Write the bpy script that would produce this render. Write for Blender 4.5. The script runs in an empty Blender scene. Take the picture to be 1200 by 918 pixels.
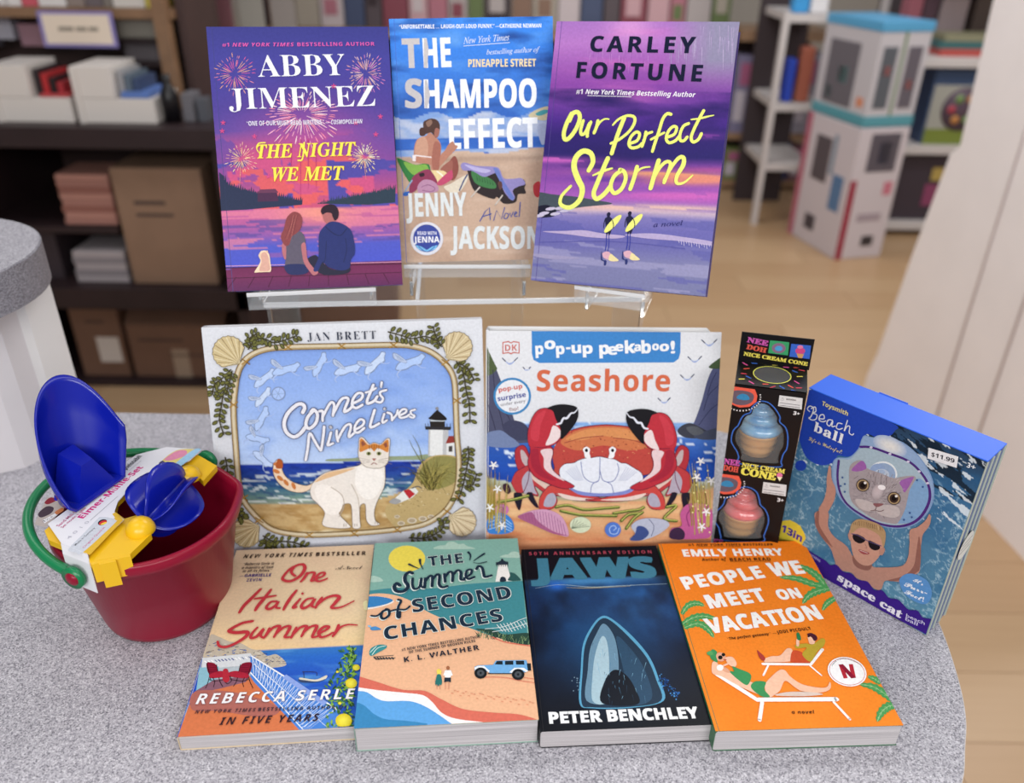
import bpy, bmesh, math, random
import numpy as np
from mathutils import Vector, Matrix
from mathutils.geometry import tessellate_polygon

SC = bpy.context.scene
COL = SC.collection
rnd = random.Random(7)

# ------------------------------------------------------------------ camera
CAM_F = 963.90151          # focal length in pixels of the 1200 px wide frame
CAM_PITCH = math.radians(29.53662)
CAM_ROLL = math.radians(0.79151)
CAM_H = 0.5360368          # above the counter top (z = 0)
_fw = Vector((0, math.cos(CAM_PITCH), -math.sin(CAM_PITCH)))
_up = Vector((0, math.sin(CAM_PITCH), math.cos(CAM_PITCH)))
_rt = Vector((1, 0, 0))
_c, _s = math.cos(CAM_ROLL), math.sin(CAM_ROLL)
_rt2 = _rt * _c + _up * _s
_up2 = _up * _c - _rt * _s
cam_data = bpy.data.cameras.new('camera')
cam_data.sensor_fit = 'HORIZONTAL'
cam_data.sensor_width = 36.0
cam_data.lens = CAM_F / 1200 * 36
cam_data.clip_start = 0.02
cam_data.clip_end = 60
cam_data.dof.use_dof = True
cam_data.dof.focus_distance = 0.67
cam_data.dof.aperture_fstop = (cam_data.lens / 1000) / 0.0071
cam = bpy.data.objects.new('camera', cam_data)
COL.objects.link(cam)
cam.matrix_world = Matrix((
    (_rt2.x, _up2.x, -_fw.x, 0), (_rt2.y, _up2.y, -_fw.y, 0),
    (_rt2.z, _up2.z, -_fw.z, CAM_H), (0, 0, 0, 1)))
SC.camera = cam

# ------------------------------------------------------------------ world, lamps, exposure
world = bpy.data.worlds.new('shop_light')
SC.world = world
world.use_nodes = True
world.node_tree.nodes['Background'].inputs['Color'].default_value = (0.93, 0.95, 1.0, 1)
world.node_tree.nodes['Background'].inputs['Strength'].default_value = 0.36
def area(name, loc, size, power, rot=(0, 0, 0), col=(1, 0.985, 0.96)):
    l = bpy.data.lights.new(name, 'AREA')
    l.shape = 'RECTANGLE'; l.size, l.size_y = size; l.energy = power; l.color = col
    o = bpy.data.objects.new(name, l); COL.objects.link(o)
    o.location = loc; o.rotation_euler = rot
    return o
# rows of fluorescent troffers in the shop ceiling, plus two added front fills
area('ceiling_lamp', (-0.85, 0.15, 1.75), (1.2, 0.6), 8.5)
area('ceiling_lamp', (0.95, 0.05, 1.75), (1.2, 0.6), 8.5)
area('ceiling_lamp', (-0.5, -1.8, 1.3), (1.3, 0.7), 39, (math.radians(60), 0, math.radians(-10)))  # added fill from the camera side, brightens the upright covers
area('ceiling_lamp', (1.0, -1.7, 1.3), (1.3, 0.7), 32, (math.radians(60), 0, math.radians(18)))  # second added fill, turned to the covers from the front right
area('ceiling_lamp', (-1.6, 1.6, 1.75), (1.2, 0.6), 12)
area('ceiling_lamp', (0.7, 1.8, 1.75), (1.2, 0.6), 24)
area('ceiling_lamp', (2.4, 3.2, 1.75), (1.2, 0.6), 34)
area('ceiling_lamp', (0.2, 3.9, 1.75), (1.2, 0.6), 30)
SC.view_settings.view_transform = 'Standard'
SC.view_settings.look = 'None'
SC.view_settings.gamma = 1
SC.view_settings.use_curve_mapping = False
SC.view_settings.exposure = -0.27
SC.cycles.max_bounces = 18
SC.cycles.transmission_bounces = 18
SC.cycles.transparent_max_bounces = 12

def pix_ray(px, py):
    return (_rt2 * ((px - 600) / CAM_F) + _up2 * (-(py - 459) / CAM_F) + _fw)
def pix_on_z(px, py, z):
    """the point at height z seen at a pixel of the photograph (used to measure outlines)"""
    d = pix_ray(px, py); t = (z - CAM_H) / d.z; return Vector((0, 0, CAM_H)) + d * t
def pix_on_plane(px, py, P0, n):
    d = pix_ray(px, py); C = Vector((0, 0, CAM_H)); return C + d * ((Vector(P0) - C).dot(Vector(n)) / d.dot(Vector(n)))
# ------------------------------------------------------------------ colour and materials
def lin(c):
    if isinstance(c, str):
        c = c.lstrip('#')
        if len(c) == 3: c = ''.join(k * 2 for k in c)
        c = [int(c[i:i + 2], 16) / 255 for i in (0, 2, 4)]
    return [(x / 12.92 if x <= 0.04045 else ((x + 0.055) / 1.055) ** 2.4) for x in c[:3]]
def srgb(c):
    if isinstance(c, str):
        c = c.lstrip('#')
        if len(c) == 3: c = ''.join(k * 2 for k in c)
        c = [int(c[i:i + 2], 16) / 255 for i in (0, 2, 4)]
    return np.array(c[:3], float)
_mats = {}
def mat(name, col='#cccccc', rough=0.5, spec=0.5, metal=0.0, noise=0.0, nscale=60, bump=0.0, bscale=200, coat=0.0,
        trans=0.0, ior=1.45, sss=0.0, col2=None):
    if name in _mats: return _mats[name]
    m = bpy.data.materials.new(name); m.use_nodes = True
    nt = m.node_tree; b = nt.nodes['Principled BSDF']
    b.inputs['Base Color'].default_value = (*lin(col), 1)
    b.inputs['Roughness'].default_value = rough
    b.inputs['Specular IOR Level'].default_value = spec
    b.inputs['Metallic'].default_value = metal
    b.inputs['Coat Weight'].default_value = coat
    b.inputs['Coat Roughness'].default_value = 0.08
    b.inputs['Transmission Weight'].default_value = trans
    b.inputs['IOR'].default_value = ior
    tc = nt.nodes.new('ShaderNodeTexCoord')
    if noise > 0 or col2:
        n = nt.nodes.new('ShaderNodeTexNoise'); n.inputs['Scale'].default_value = nscale
        n.inputs['Detail'].default_value = 4
        nt.links.new(tc.outputs['Object'], n.inputs['Vector'])
        mx = nt.nodes.new('ShaderNodeMix'); mx.data_type = 'RGBA'
        a = lin(col); c2 = lin(col2) if col2 else [x * (1 - noise) for x in a]
        mx.inputs[6].default_value = (*a, 1); mx.inputs[7].default_value = (*c2, 1)
        rp = nt.nodes.new('ShaderNodeMapRange'); rp.inputs[1].default_value = 0.35; rp.inputs[2].default_value = 0.65
        nt.links.new(n.outputs['Fac'], rp.inputs[0]); nt.links.new(rp.outputs[0], mx.inputs[0])
        nt.links.new(mx.outputs[2], b.inputs['Base Color'])
    if bump > 0:
        n2 = nt.nodes.new('ShaderNodeTexNoise'); n2.inputs['Scale'].default_value = bscale
        nt.links.new(tc.outputs['Object'], n2.inputs['Vector'])
        bp = nt.nodes.new('ShaderNodeBump'); bp.inputs['Strength'].default_value = bump; bp.inputs['Distance'].default_value = 0.002
        nt.links.new(n2.outputs['Fac'], bp.inputs['Height']); nt.links.new(bp.outputs[0], b.inputs['Normal'])
    _mats[name] = m
    return m
def mat_print(name='print_ink', rough=0.5, spec=0.06, coat=0.0):
    """ink colours stored on the mesh, with a faint paper grain"""
    if name in _mats: return _mats[name]
    m = bpy.data.materials.new(name); m.use_nodes = True
    nt = m.node_tree; b = nt.nodes['Principled BSDF']
    at = nt.nodes.new('ShaderNodeAttribute'); at.attribute_name = 'ink'
    tc = nt.nodes.new('ShaderNodeTexCoord')
    n = nt.nodes.new('ShaderNodeTexNoise'); n.inputs['Scale'].default_value = 420
    n.inputs['Detail'].default_value = 3
    rp = nt.nodes.new('ShaderNodeMapRange'); rp.inputs[1].default_value = 0.3; rp.inputs[2].default_value = 0.7
    rp.inputs[3].default_value = 0.93; rp.inputs[4].default_value = 1.05
    mx = nt.nodes.new('ShaderNodeVectorMath'); mx.operation = 'SCALE'
    nt.links.new(tc.outputs['Object'], n.inputs['Vector']); nt.links.new(n.outputs['Fac'], rp.inputs[0])
    nt.links.new(at.outputs['Color'], mx.inputs[0]); nt.links.new(rp.outputs[0], mx.inputs['Scale'])
    nt.links.new(mx.outputs[0], b.inputs['Base Color'])
    b.inputs['Roughness'].default_value = rough; b.inputs['Specular IOR Level'].default_value = spec
    b.inputs['Coat Weight'].default_value = coat
    _mats[name] = m
    return m
def mat_pages(name, col='#cfc9c4', dark='#a8a29e', axis=2, scale=900):
    if name in _mats: return _mats[name]
    m = bpy.data.materials.new(name); m.use_nodes = True
    nt = m.node_tree; b = nt.nodes['Principled BSDF']; b.inputs['Roughness'].default_value = 0.85
    b.inputs['Specular IOR Level'].default_value = 0.15
    tc = nt.nodes.new('ShaderNodeTexCoord'); mp = nt.nodes.new('ShaderNodeMapping')
    s = [6, 6, 6]; s[axis] = scale; mp.inputs['Scale'].default_value = s
    n = nt.nodes.new('ShaderNodeTexNoise'); n.inputs['Scale'].default_value = 1.0; n.inputs['Detail'].default_value = 2
    mx = nt.nodes.new('ShaderNodeMix'); mx.data_type = 'RGBA'
    mx.inputs[6].default_value = (*lin(col), 1); mx.inputs[7].default_value = (*lin(dark), 1)
    nt.links.new(tc.outputs['Object'], mp.inputs[0]); nt.links.new(mp.outputs[0], n.inputs['Vector'])
    rp = nt.nodes.new('ShaderNodeMapRange'); rp.inputs[1].default_value = 0.35; rp.inputs[2].default_value = 0.65
    nt.links.new(n.outputs['Fac'], rp.inputs[0]); nt.links.new(rp.outputs[0], mx.inputs[0])
    nt.links.new(mx.outputs[2], b.inputs['Base Color'])
    _mats[name] = m
    return m

# ------------------------------------------------------------------ object helpers
def mesh_obj(name, verts, faces, m=None, parent=None, smooth=False, loc=None):
    me = bpy.data.meshes.new(name); me.from_pydata([tuple(v) for v in verts], [], faces)
    if m: me.materials.append(m)
    if smooth: me.polygons.foreach_set('use_smooth', [True] * len(me.polygons))
    me.update()
    o = bpy.data.objects.new(name, me); COL.objects.link(o)
    if parent: o.parent = parent
    if loc: o.location = loc
    return o
def bm_obj(name, bm, m=None, parent=None, smooth=False, loc=None, rot=None):
    me = bpy.data.meshes.new(name); bmesh.ops.recalc_face_normals(bm, faces=bm.faces); bm.to_mesh(me); bm.free()
    if m: me.materials.append(m)
    if smooth: me.polygons.foreach_set('use_smooth', [True] * len(me.polygons))
    o = bpy.data.objects.new(name, me); COL.objects.link(o)
    if parent: o.parent = parent
    if loc: o.location = loc
    if rot: o.rotation_euler = rot
    return o
def box_bm(x0, x1, y0, y1, z0, z1, bev=0.0, bm=None, seg=2):
    own = bmesh.new()
    bmesh.ops.create_cube(own, size=1)
    for v in own.verts:
        v.co = Vector(((x0 + x1) / 2 + v.co.x * (x1 - x0), (y0 + y1) / 2 + v.co.y * (y1 - y0), (z0 + z1) / 2 + v.co.z * (z1 - z0)))
    if bev > 0:
        bmesh.ops.bevel(own, geom=own.edges[:], offset=bev, segments=seg, affect='EDGES', profile=0.5)
    if bm is None: return own
    me = bpy.data.meshes.new('tmp'); own.to_mesh(me); own.free(); bm.from_mesh(me); bpy.data.meshes.remove(me)
    return bm
def box(name, x0, x1, y0, y1, z0, z1, m, parent=None, bev=0.0, smooth=False):
    return bm_obj(name, box_bm(x0, x1, y0, y1, z0, z1, bev), m, parent, smooth)
def prism(name, pts, z0, z1, m, parent=None, bev=0.0, smooth=False):
    """vertical prism over a plan outline"""
    bm = bmesh.new(); lo = [bm.verts.new((x, y, z0)) for x, y in pts]; hi = [bm.verts.new((x, y, z1)) for x, y in pts]
    n = len(pts); bm.faces.new(lo); top = bm.faces.new(hi)
    for i in range(n): bm.faces.new((lo[i], lo[(i + 1) % n], hi[(i + 1) % n], hi[i]))
    bmesh.ops.recalc_face_normals(bm, faces=bm.faces)
    if bev > 0: bmesh.ops.bevel(bm, geom=list(top.edges), offset=bev, segments=2, affect='EDGES')
    return bm_obj(name, bm, m, parent, smooth)
def tube(name, pts, r, m, parent=None, n=10, closed=False, sx=1.0, radii=None, up=Vector((0, 0, 1))):
    pts = [Vector(p) for p in pts]; V, F = [], []
    N = len(pts)
    for i, p in enumerate(pts):
        a = pts[(i - 1) % N] if (closed or i > 0) else pts[i]; b = pts[(i + 1) % N] if (closed or i < N - 1) else pts[i]
        t = (b - a).normalized(); s = t.cross(up)
        if s.length < 1e-4: s = t.cross(Vector((1, 0, 0)))
        s.normalize(); u = s.cross(t)
        rr = radii[i] if radii else r
        for k in range(n):
            an = 2 * math.pi * k / n
            V.append(p + s * math.cos(an) * rr * sx + u * math.sin(an) * rr)
    for i in range(N if closed else N - 1):
        for k in range(n):
            j = (i + 1) % N
            F.append((i * n + k, i * n + (k + 1) % n, j * n + (k + 1) % n, j * n + k))
    if not closed:
        F.append(tuple(range(n))[::-1]); F.append(tuple((N - 1) * n + k for k in range(n)))
    return mesh_obj(name, V, F, m, parent, smooth=True)
def lathe(name, prof, m, parent=None, n=48, rfun=None, loc=None):
    V, F = [], []
    for i, (r, z) in enumerate(prof):
        for k in range(n):
            a = 2 * math.pi * k / n
            rr = rfun(r, z, a) if rfun else r
            V.append((rr * math.cos(a), rr * math.sin(a), z))
    for i in range(len(prof) - 1):
        for k in range(n):
            F.append((i * n + k, i * n + (k + 1) % n, (i + 1) * n + (k + 1) % n, (i + 1) * n + k))
    return mesh_obj(name, V, F, m, parent, smooth=True, loc=loc)
def thing(name, label, cat, loc=(0, 0, 0), rot=None, group=None):
    o = bpy.data.objects.new(name, None); COL.objects.link(o); o.empty_display_size = 0.02
    o.location = loc
    if rot is not None:
        o.matrix_world = Matrix.Translation(Vector(loc)) @ rot.to_4x4()
    o['label'] = label; o['category'] = cat
    if group: o['group'] = group
    return o
def tag(o, label, cat, group=None):
    o['label'] = label; o['category'] = cat
    if group: o['group'] = group
    return o
def struct(o):
    o['kind'] = 'structure'; return o
def plane_rot(yaw, tilt, roll=0):
    return (Matrix.Rotation(math.radians(yaw), 3, 'Z') @ Matrix.Rotation(math.radians(tilt), 3, 'X') @ Matrix.Rotation(math.radians(roll), 3, 'Z'))

# ------------------------------------------------------------------ lettering outlines
_T = {}
_BASE = dict(serif=(0x1D400, 0x1D41A, 0x1D7CE), serifi=(0x1D468, 0x1D482, 0x1D7CE), bold=(0x1D5D4, 0x1D5EE, 0x1D7EC),
             bi=(0x1D63C, 0x1D656, 0x1D7EC), it=(0x1D434, 0x1D44E, 0x1D7CE), script=(0x1D4D0, 0x1D4EA, 0x1D7CE))
def _map(s, font):
    if font == 'sans': return s
    U, L, D = _BASE[font]; o = ''
    for ch in s:
        if 'A' <= ch <= 'Z': o += chr(U + ord(ch) - 65)
        elif font == 'it' and ch == 'h': o += '\u210e'
        elif 'a' <= ch <= 'z': o += chr(L + ord(ch) - 97)
        elif '0' <= ch <= '9': o += chr(D + ord(ch) - 48)
        else: o += ch
    return o
def _raw(s, font, off, space):
    k = (s, font, off, space)
    if k in _T: return _T[k]
    t = bpy.data.curves.new('lettering', 'FONT'); t.body = _map(s, font); t.size = 1.0
    t.resolution_u = 2 if font != 'sans' else 3
    t.offset = off; t.space_character = space
    o = bpy.data.objects.new('lettering', t)
    me = bpy.data.meshes.new_from_object(o)
    V = [(v.co.x, v.co.y) for v in me.vertices]; F = [tuple(p.vertices) for p in me.polygons]
    bpy.data.meshes.remove(me); bpy.data.objects.remove(o); bpy.data.curves.remove(t)
    _T[k] = (V, F)
    return _T[k]
_cap = {}
def cap_h(font):
    if font not in _cap:
        V, F = _raw('H', font, 0, 1); _cap[font] = max(v[1] for v in V)
    return _cap[font]

# ------------------------------------------------------------------ flat print (covers, labels)
def smooth_pts(pts, closed=False, n=6):
    P = [np.array(p[:2], float) for p in pts]; N = len(P); out = []
    for i in range(N if closed else N - 1):
        p0 = P[(i - 1) % N] if (closed or i > 0) else P[i]; p1 = P[i]; p2 = P[(i + 1) % N]
        p3 = P[(i + 2) % N] if (closed or i + 2 < N) else P[(i + 1) % N]
        for k in range(n):
            t = k / n
            out.append(0.5 * ((2 * p1) + (-p0 + p2) * t + (2 * p0 - 5 * p1 + 4 * p2 - p3) * t * t + (-p0 + 3 * p1 - 3 * p2 + p3) * t ** 3))
    if not closed: out.append(P[-1])
    return [tuple(p) for p in out]
def _h(ix, iy, seed):
    v = np.sin(ix * 127.1 + iy * 311.7 + seed * 74.7) * 43758.5453
    return v - np.floor(v)
def vnoise(x, y, seed=0):
    ix, iy = np.floor(x), np.floor(y); fx, fy = x - ix, y - iy
    fx = fx * fx * (3 - 2 * fx); fy = fy * fy * (3 - 2 * fy)
    a, b, c, d = _h(ix, iy, seed), _h(ix + 1, iy, seed), _h(ix, iy + 1, seed), _h(ix + 1, iy + 1, seed)
    return a + (b - a) * fx + (c - a) * fy + (a - b - c + d) * fx * fy
def fbm(x, y, seed=0, o=4):
    s = 0; a = 0.5; t = 0
    for k in range(o):
        s = s + a * vnoise(x * 2 ** k, y * 2 ** k, seed + k * 13); t += a; a *= 0.5
    return s / t
def ramp(V, stops):
    xs = [s[0] for s in stops]; cs = np.array([srgb(s[1]) for s in stops])
    return np.stack([np.interp(V, xs, cs[:, k]) for k in range(3)], -1)
def mixc(a, b, f):
    f = np.clip(f, 0, 1)[..., None]
    return a * (1 - f) + (b if isinstance(b, np.ndarray) else srgb(b)) * f

class Art:
    """flat print on a surface whose local frame is: u right, v up, n out. Coordinates are given on a view of the printed face."""
    DZ = 9e-6
    outline = False
    def __init__(s, parent, M, w, h, view, name='front_print', n0=0.0001, material=None, base=None):
        s.local = (base.inverted() @ M) if base is not None else None
        s.parent, s.w, s.h = parent, w, h
        R = M.to_3x3(); s.R = R; s.O = M.translation
        s.Ri = R.transposed(); s.view = view; s.z = n0
        s.mat = material or mat_print(); s.root = None; s.M = M
        s.begin(name)
    def uv(s, x, y):
        x0, y0, k = s.view; px, py = x0 + x / k, y0 + y / k
        a, b = (px - 600) / CAM_F, -(py - 459) / CAM_F
        d = _rt2 * a + _up2 * b + _fw
        C = Vector((0, 0, CAM_H)); nn = s.R.col[2]
        t = (s.O - C).dot(nn) / d.dot(nn)
        L = s.Ri @ (C + d * t - s.O)
        return (L.x, L.y)
    def begin(s, name):
        s.name = name; s.V, s.F, s.C = [], [], []
        return s
    def end(s, parent=None):
        if not s.V: return None
        me = bpy.data.meshes.new(s.name); me.from_pydata(s.V, [], s.F)
        at = me.attributes.new('ink', 'FLOAT_COLOR', 'POINT')
        arr = np.ones((len(s.V), 4), np.float32); arr[:, :3] = np.array(s.C, np.float32); at.data.foreach_set('color', arr.ravel())
        me.materials.append(s.mat); me.update()
        o = bpy.data.objects.new(s.name, me); COL.objects.link(o); o.parent = parent or s.root or s.parent
        if s.root is None:
            s.root = o
            if s.local is not None: o.matrix_basis = s.local
        s.V, s.F, s.C = [], [], []
        return o
    def part(s, name):
        """close the current print mesh and open the next one (a sub-part of the first)"""
        s.end(); s.begin(name)
    def up_(s): s.z += s.DZ
    def clip(s, P):
        e = 1e-5
        for ax, lim, sg in ((0, e, 1), (0, s.w - e, -1), (1, e, 1), (1, s.h - e, -1)):
            out = []
            for i in range(len(P)):
                a, b = P[i - 1], P[i]; da, db = sg * (a[ax] - lim), sg * (b[ax] - lim)
                if (da >= 0) != (db >= 0):
                    t = da / (da - db); out.append((a[0] + (b[0] - a[0]) * t, a[1] + (b[1] - a[1]) * t))
                if db >= 0: out.append(b)
            P = out
            if not P: return P
        return P
    def add_uv(s, P, col, clip=True, lift=True):
        if clip: P = s.clip(P)
        if len(P) < 3: return
        tr = tessellate_polygon([[Vector((a, b, 0)) for a, b in P]])
        n = len(s.V); s.V += [(a, b, s.z) for a, b in P]
        c = lin(col); s.C += [c] * len(P)
        for t in tr:
            a, b, cc = [P[i] for i in t]
            ar = (b[0] - a[0]) * (cc[1] - a[1]) - (b[1] - a[1]) * (cc[0] - a[0])
            s.F.append(tuple(n + i for i in (t if ar > 0 else t[::-1])))
        if lift: s.up_()
    def poly(s, pts, col, sm=False, lift=True):
        if sm: pts = smooth_pts(pts, True)
        s.add_uv([s.uv(x, y) for x, y in pts], col, lift=lift)
    def blob(s, pts, col, lift=True): s.poly(pts, col, True, lift)
    def ell(s, cx, cy, rx, ry, col, col2=None, rot=0, n=28, lift=True, a0=0, a1=360):
        c, q = math.cos(math.radians(rot)), math.sin(math.radians(rot))
        full = abs(a1 - a0) >= 360
        ang = [math.radians(a0 + (a1 - a0) * k / (n if full else n - 1)) for k in range(n)]
        P = [(cx + rx * math.cos(a) * c - ry * math.sin(a) * q, cy + rx * math.cos(a) * q + ry * math.sin(a) * c) for a in ang]
        if col2 is None: s.poly(P, col, lift=lift); return
        b = len(s.V); rings = 7; A, B = srgb(col), srgb(col2)
        for r in range(rings + 1):
            f = r / rings; cc = lin(A * (1 - f * f) + B * f * f)
            for x, y in P:
                u, v = s.uv(cx + (x - cx) * max(f, 0.001), cy + (y - cy) * max(f, 0.001))
                s.V.append((min(max(u, 0), s.w), min(max(v, 0), s.h), s.z)); s.C.append(cc)
        m = len(P)
        for r in range(rings):
            for k in range(m):
                s.F.append((b + r * m + k, b + r * m + (k + 1) % m, b + (r + 1) * m + (k + 1) % m, b + (r + 1) * m + k)[::-1])
        if lift: s.up_()
    def line(s, pts, w, col, sm=True, taper=None, lift=False, n=5, cap=True, closed=False):
        """stroke of width w (view pixels); taper=(start, end) factors"""
        if closed: pts = list(pts) + [pts[0]]
        if sm and len(pts) > 2: pts = smooth_pts(pts, False, n)
        U = [s.uv(x, y) for x, y in pts]
        k = s.view[2]; x0, y0 = pts[len(pts) // 2]
        a, b = s.uv(x0, y0), s.uv(x0 + 10, y0); sc = math.hypot(a[0] - b[0], a[1] - b[1]) / 10
        N = len(U); base = len(s.V); c = lin(col)
        def wid(i):
            if not taper: return w * sc / 2
            t = i / max(1, N - 1)
            if len(taper) == 2: f = taper[0] + (taper[1] - taper[0]) * t
            else: f = taper[0] + (taper[1] - taper[0]) * t * 2 if t < 0.5 else taper[1] + (taper[2] - taper[1]) * (t * 2 - 1)
            return w * sc / 2 * max(f, 0.05)
        for i, (x, y) in enumerate(U):
            s.z += 4e-7
            p, q = U[max(i - 1, 0)], U[min(i + 1, N - 1)]
            dx, dy = q[0] - p[0], q[1] - p[1]; L = math.hypot(dx, dy) or 1; dx, dy = dx / L, dy / L
            ww = wid(i)
            for sg in (1, -1):
                u, v = x - dy * ww * sg, y + dx * ww * sg
                s.V.append((min(max(u, 0), s.w), min(max(v, 0), s.h), s.z)); s.C.append(c)
        for i in range(N - 1):
            q = base + 2 * i; s.F.append((q, q + 1, q + 3, q + 2))
        if cap and w * k ** 0 > 2:
            for i in (0, N - 1):
                r = wid(i); x, y = U[i]; b0 = len(s.V)
                for j in range(8):
                    u, v = x + r * math.cos(j * math.pi / 4), y + r * math.sin(j * math.pi / 4)
                    s.V.append((min(max(u, 0), s.w), min(max(v, 0), s.h), s.z)); s.C.append(c)
                s.F.append(tuple(range(b0, b0 + 8)))
        if lift: s.up_()
    def bg(s, nx, ny, fn, box_=None, lift=True):
        """grid over the face (or box_ = u0,u1,v0,v1 as fractions, v downward); fn(U, V) gives sRGB"""
        u0, u1, v0, v1 = box_ or (0, 1, 0, 1)
        U, V = np.meshgrid(np.linspace(u0, u1, nx + 1), np.linspace(v0, v1, ny + 1))
        c = np.clip(fn(U, V), 0, 1); c = np.where(c <= 0.04045, c / 12.92, ((c + 0.055) / 1.055) ** 2.4)
        b = len(s.V)
        X = (U * s.w).ravel(); Y = ((1 - V) * s.h).ravel()
        s.V += [(float(x), float(y), s.z) for x, y in zip(X, Y)]; s.C += c.reshape(-1, 3).tolist()
        for j in range(ny):
            r = b + j * (nx + 1)
            for i in range(nx): s.F.append((r + i, r + nx + 1 + i, r + nx + 2 + i, r + i + 1))
        if lift: s.up_()
    def frac(s, x, y):
        u, v = s.uv(x, y); return u / s.w, 1 - v / s.h
    def text(s, t, x0, y0, x1, y1, h, col, font='bold', off=0.0, space=1.0, out=None, bow=0, shear=0, lift=True, upright=False, cutx=None):
        """a line of lettering: baseline from (x0,y0) to (x1,y1), cap height h, all in view pixels"""
        if out:
            s.outline = True
            s.text(t, x0, y0, x1, y1, h, out[0], font, max(off + out[1], .0066), space, None, bow, shear, True, upright)
            s.outline = False
        fat = off if off > 0.0065 else 0.0
        V, F = _raw(t, font, 0.0 if fat else off, space); V0 = _raw(t, font, 0, space)[0]
        mn = min(v[0] for v in V0); mx_ = max(v[0] for v in V0); ch = cap_h(font)
        A = np.array(s.uv(x0, y0)); B = np.array(s.uv(x1, y1)); Hh = np.array(s.uv(x0, y0 - h))
        hu = abs(Hh[1] - A[1]); d = B - A; L = np.hypot(*d); d = d / L
        up = np.array([0, 1.0]) if upright else np.array([-d[1], d[0]])
        bw = 0
        if bow: bw = abs(np.array(s.uv(x0, y0 - bow))[1] - A[1]) * (1 if bow > 0 else -1)
        W0 = mx_ - mn; c = lin(col)
        # heavy weights: the outline is struck several times, a hair apart
        sh = [(0, 0)] if not fat else [(a * fat, b * fat * 0.8) for a in (-1, 0, 1) for b in (-1, 0, 1) if (a or b)]
        kx = (W0 - 2 * fat) / W0; ky = (ch - 1.6 * fat) / ch if fat and not s.outline else 1.0
        if s.outline: kx = 1.0
        for gx, gy in sh:
            b = len(s.V)
            for x, y in V:
                tt = (W0 / 2 + (x - mn - W0 / 2) * kx + gx) / W0; yy = (y * ky + gy + (0.8 * fat if fat and not s.outline else 0)) / ch
                P = A + d * L * tt + up * hu * yy + d * shear * hu * yy + up * bw * 4 * tt * (1 - tt)
                s.V.append((min(max(P[0], 0), s.w), min(max(P[1], 0), s.h), s.z))
            s.C += [c] * len(V)
            s.F += [tuple(b + i for i in f) for f in F]
            if fat: s.z += 1.5e-6
        if lift: s.up_()
# ------------------------------------------------------------------ the counter
def mat_laminate(name, cols=('#5a5862', '#85838c', '#aeabb3', '#bdbac2', '#dcdae0'), k=1.0):
    """grains of dark, mid and light grey, each about a millimetre across"""
    m = bpy.data.materials.new(name); m.use_nodes = True; nt = m.node_tree; b = nt.nodes['Principled BSDF']
    tc = nt.nodes.new('ShaderNodeTexCoord'); outs = []
    for sc in (900 * k, 1700 * k):
        v = nt.nodes.new('ShaderNodeTexVoronoi'); v.inputs['Scale'].default_value = sc; nt.links.new(tc.outputs['Object'], v.inputs['Vector'])
        sp_ = nt.nodes.new('ShaderNodeSeparateColor'); nt.links.new(v.outputs['Color'], sp_.inputs[0])
        r = nt.nodes.new('ShaderNodeValToRGB'); e = r.color_ramp.elements; e[0].position = 0; e[0].color = (*lin(cols[0]), 1); e[1].position = 0.14; e[1].color = (*lin(cols[1]), 1)
        for p_, c in ((0.30, cols[2]), (0.62, cols[3]), (0.86, cols[4])): x = e.new(p_); x.color = (*lin(c), 1)
        r.color_ramp.interpolation = 'CONSTANT'; nt.links.new(sp_.outputs[0], r.inputs[0]); outs.append(r.outputs[0])
    mx = nt.nodes.new('ShaderNodeMix'); mx.data_type = 'RGBA'; mx.inputs[0].default_value = 0.4
    nt.links.new(outs[0], mx.inputs[6]); nt.links.new(outs[1], mx.inputs[7]); nt.links.new(mx.outputs[2], b.inputs['Base Color'])
    b.inputs['Roughness'].default_value = 0.5; b.inputs['Specular IOR Level'].default_value = 0.3
    _mats[name] = m
    return m
laminate = mat_laminate('speckled_laminate')
white_panel = mat('white_panel', '#dcd8dc', 0.45, noise=0.06, nscale=3)
seam = mat('laminate_seam', '#cfc9c4', 0.5)
top_pts = [(-1.3, 0.26), (0.16, 0.26), (0.235, 0.29), (0.292, 0.335), (0.329, 0.38), (0.346, 0.411), (0.359, 0.437), (0.370, 0.471),
           (0.3805, 0.52), (0.385, 0.56), (0.384, 0.62), (0.374, 0.69), (0.345, 0.77), (0.295, 0.83), (0.23, 0.865), (0.16, 0.875), (-1.3, 0.884)]
top_pts = [top_pts[0]] + smooth_pts(top_pts[1:-1], False, 4) + [top_pts[-1]]
counter = struct(prism('counter_top', top_pts, -0.035, 0.0, laminate, bev=0.0006))
struct(prism('trim_1', [(x * 1.0 + (0.0006 if x > 0 else 0), y) for x, y in top_pts], -0.034, -0.0012, seam))
def inset(pts, d):
    out = []
    for i, (x, y) in enumerate(pts):
        out.append((x - d if x > 0.1 else x, min(max(y, 0.30), 0.84)))
    return out
struct(prism('counter_base', inset(top_pts, 0.05), -0.95, -0.036, white_panel))

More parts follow.
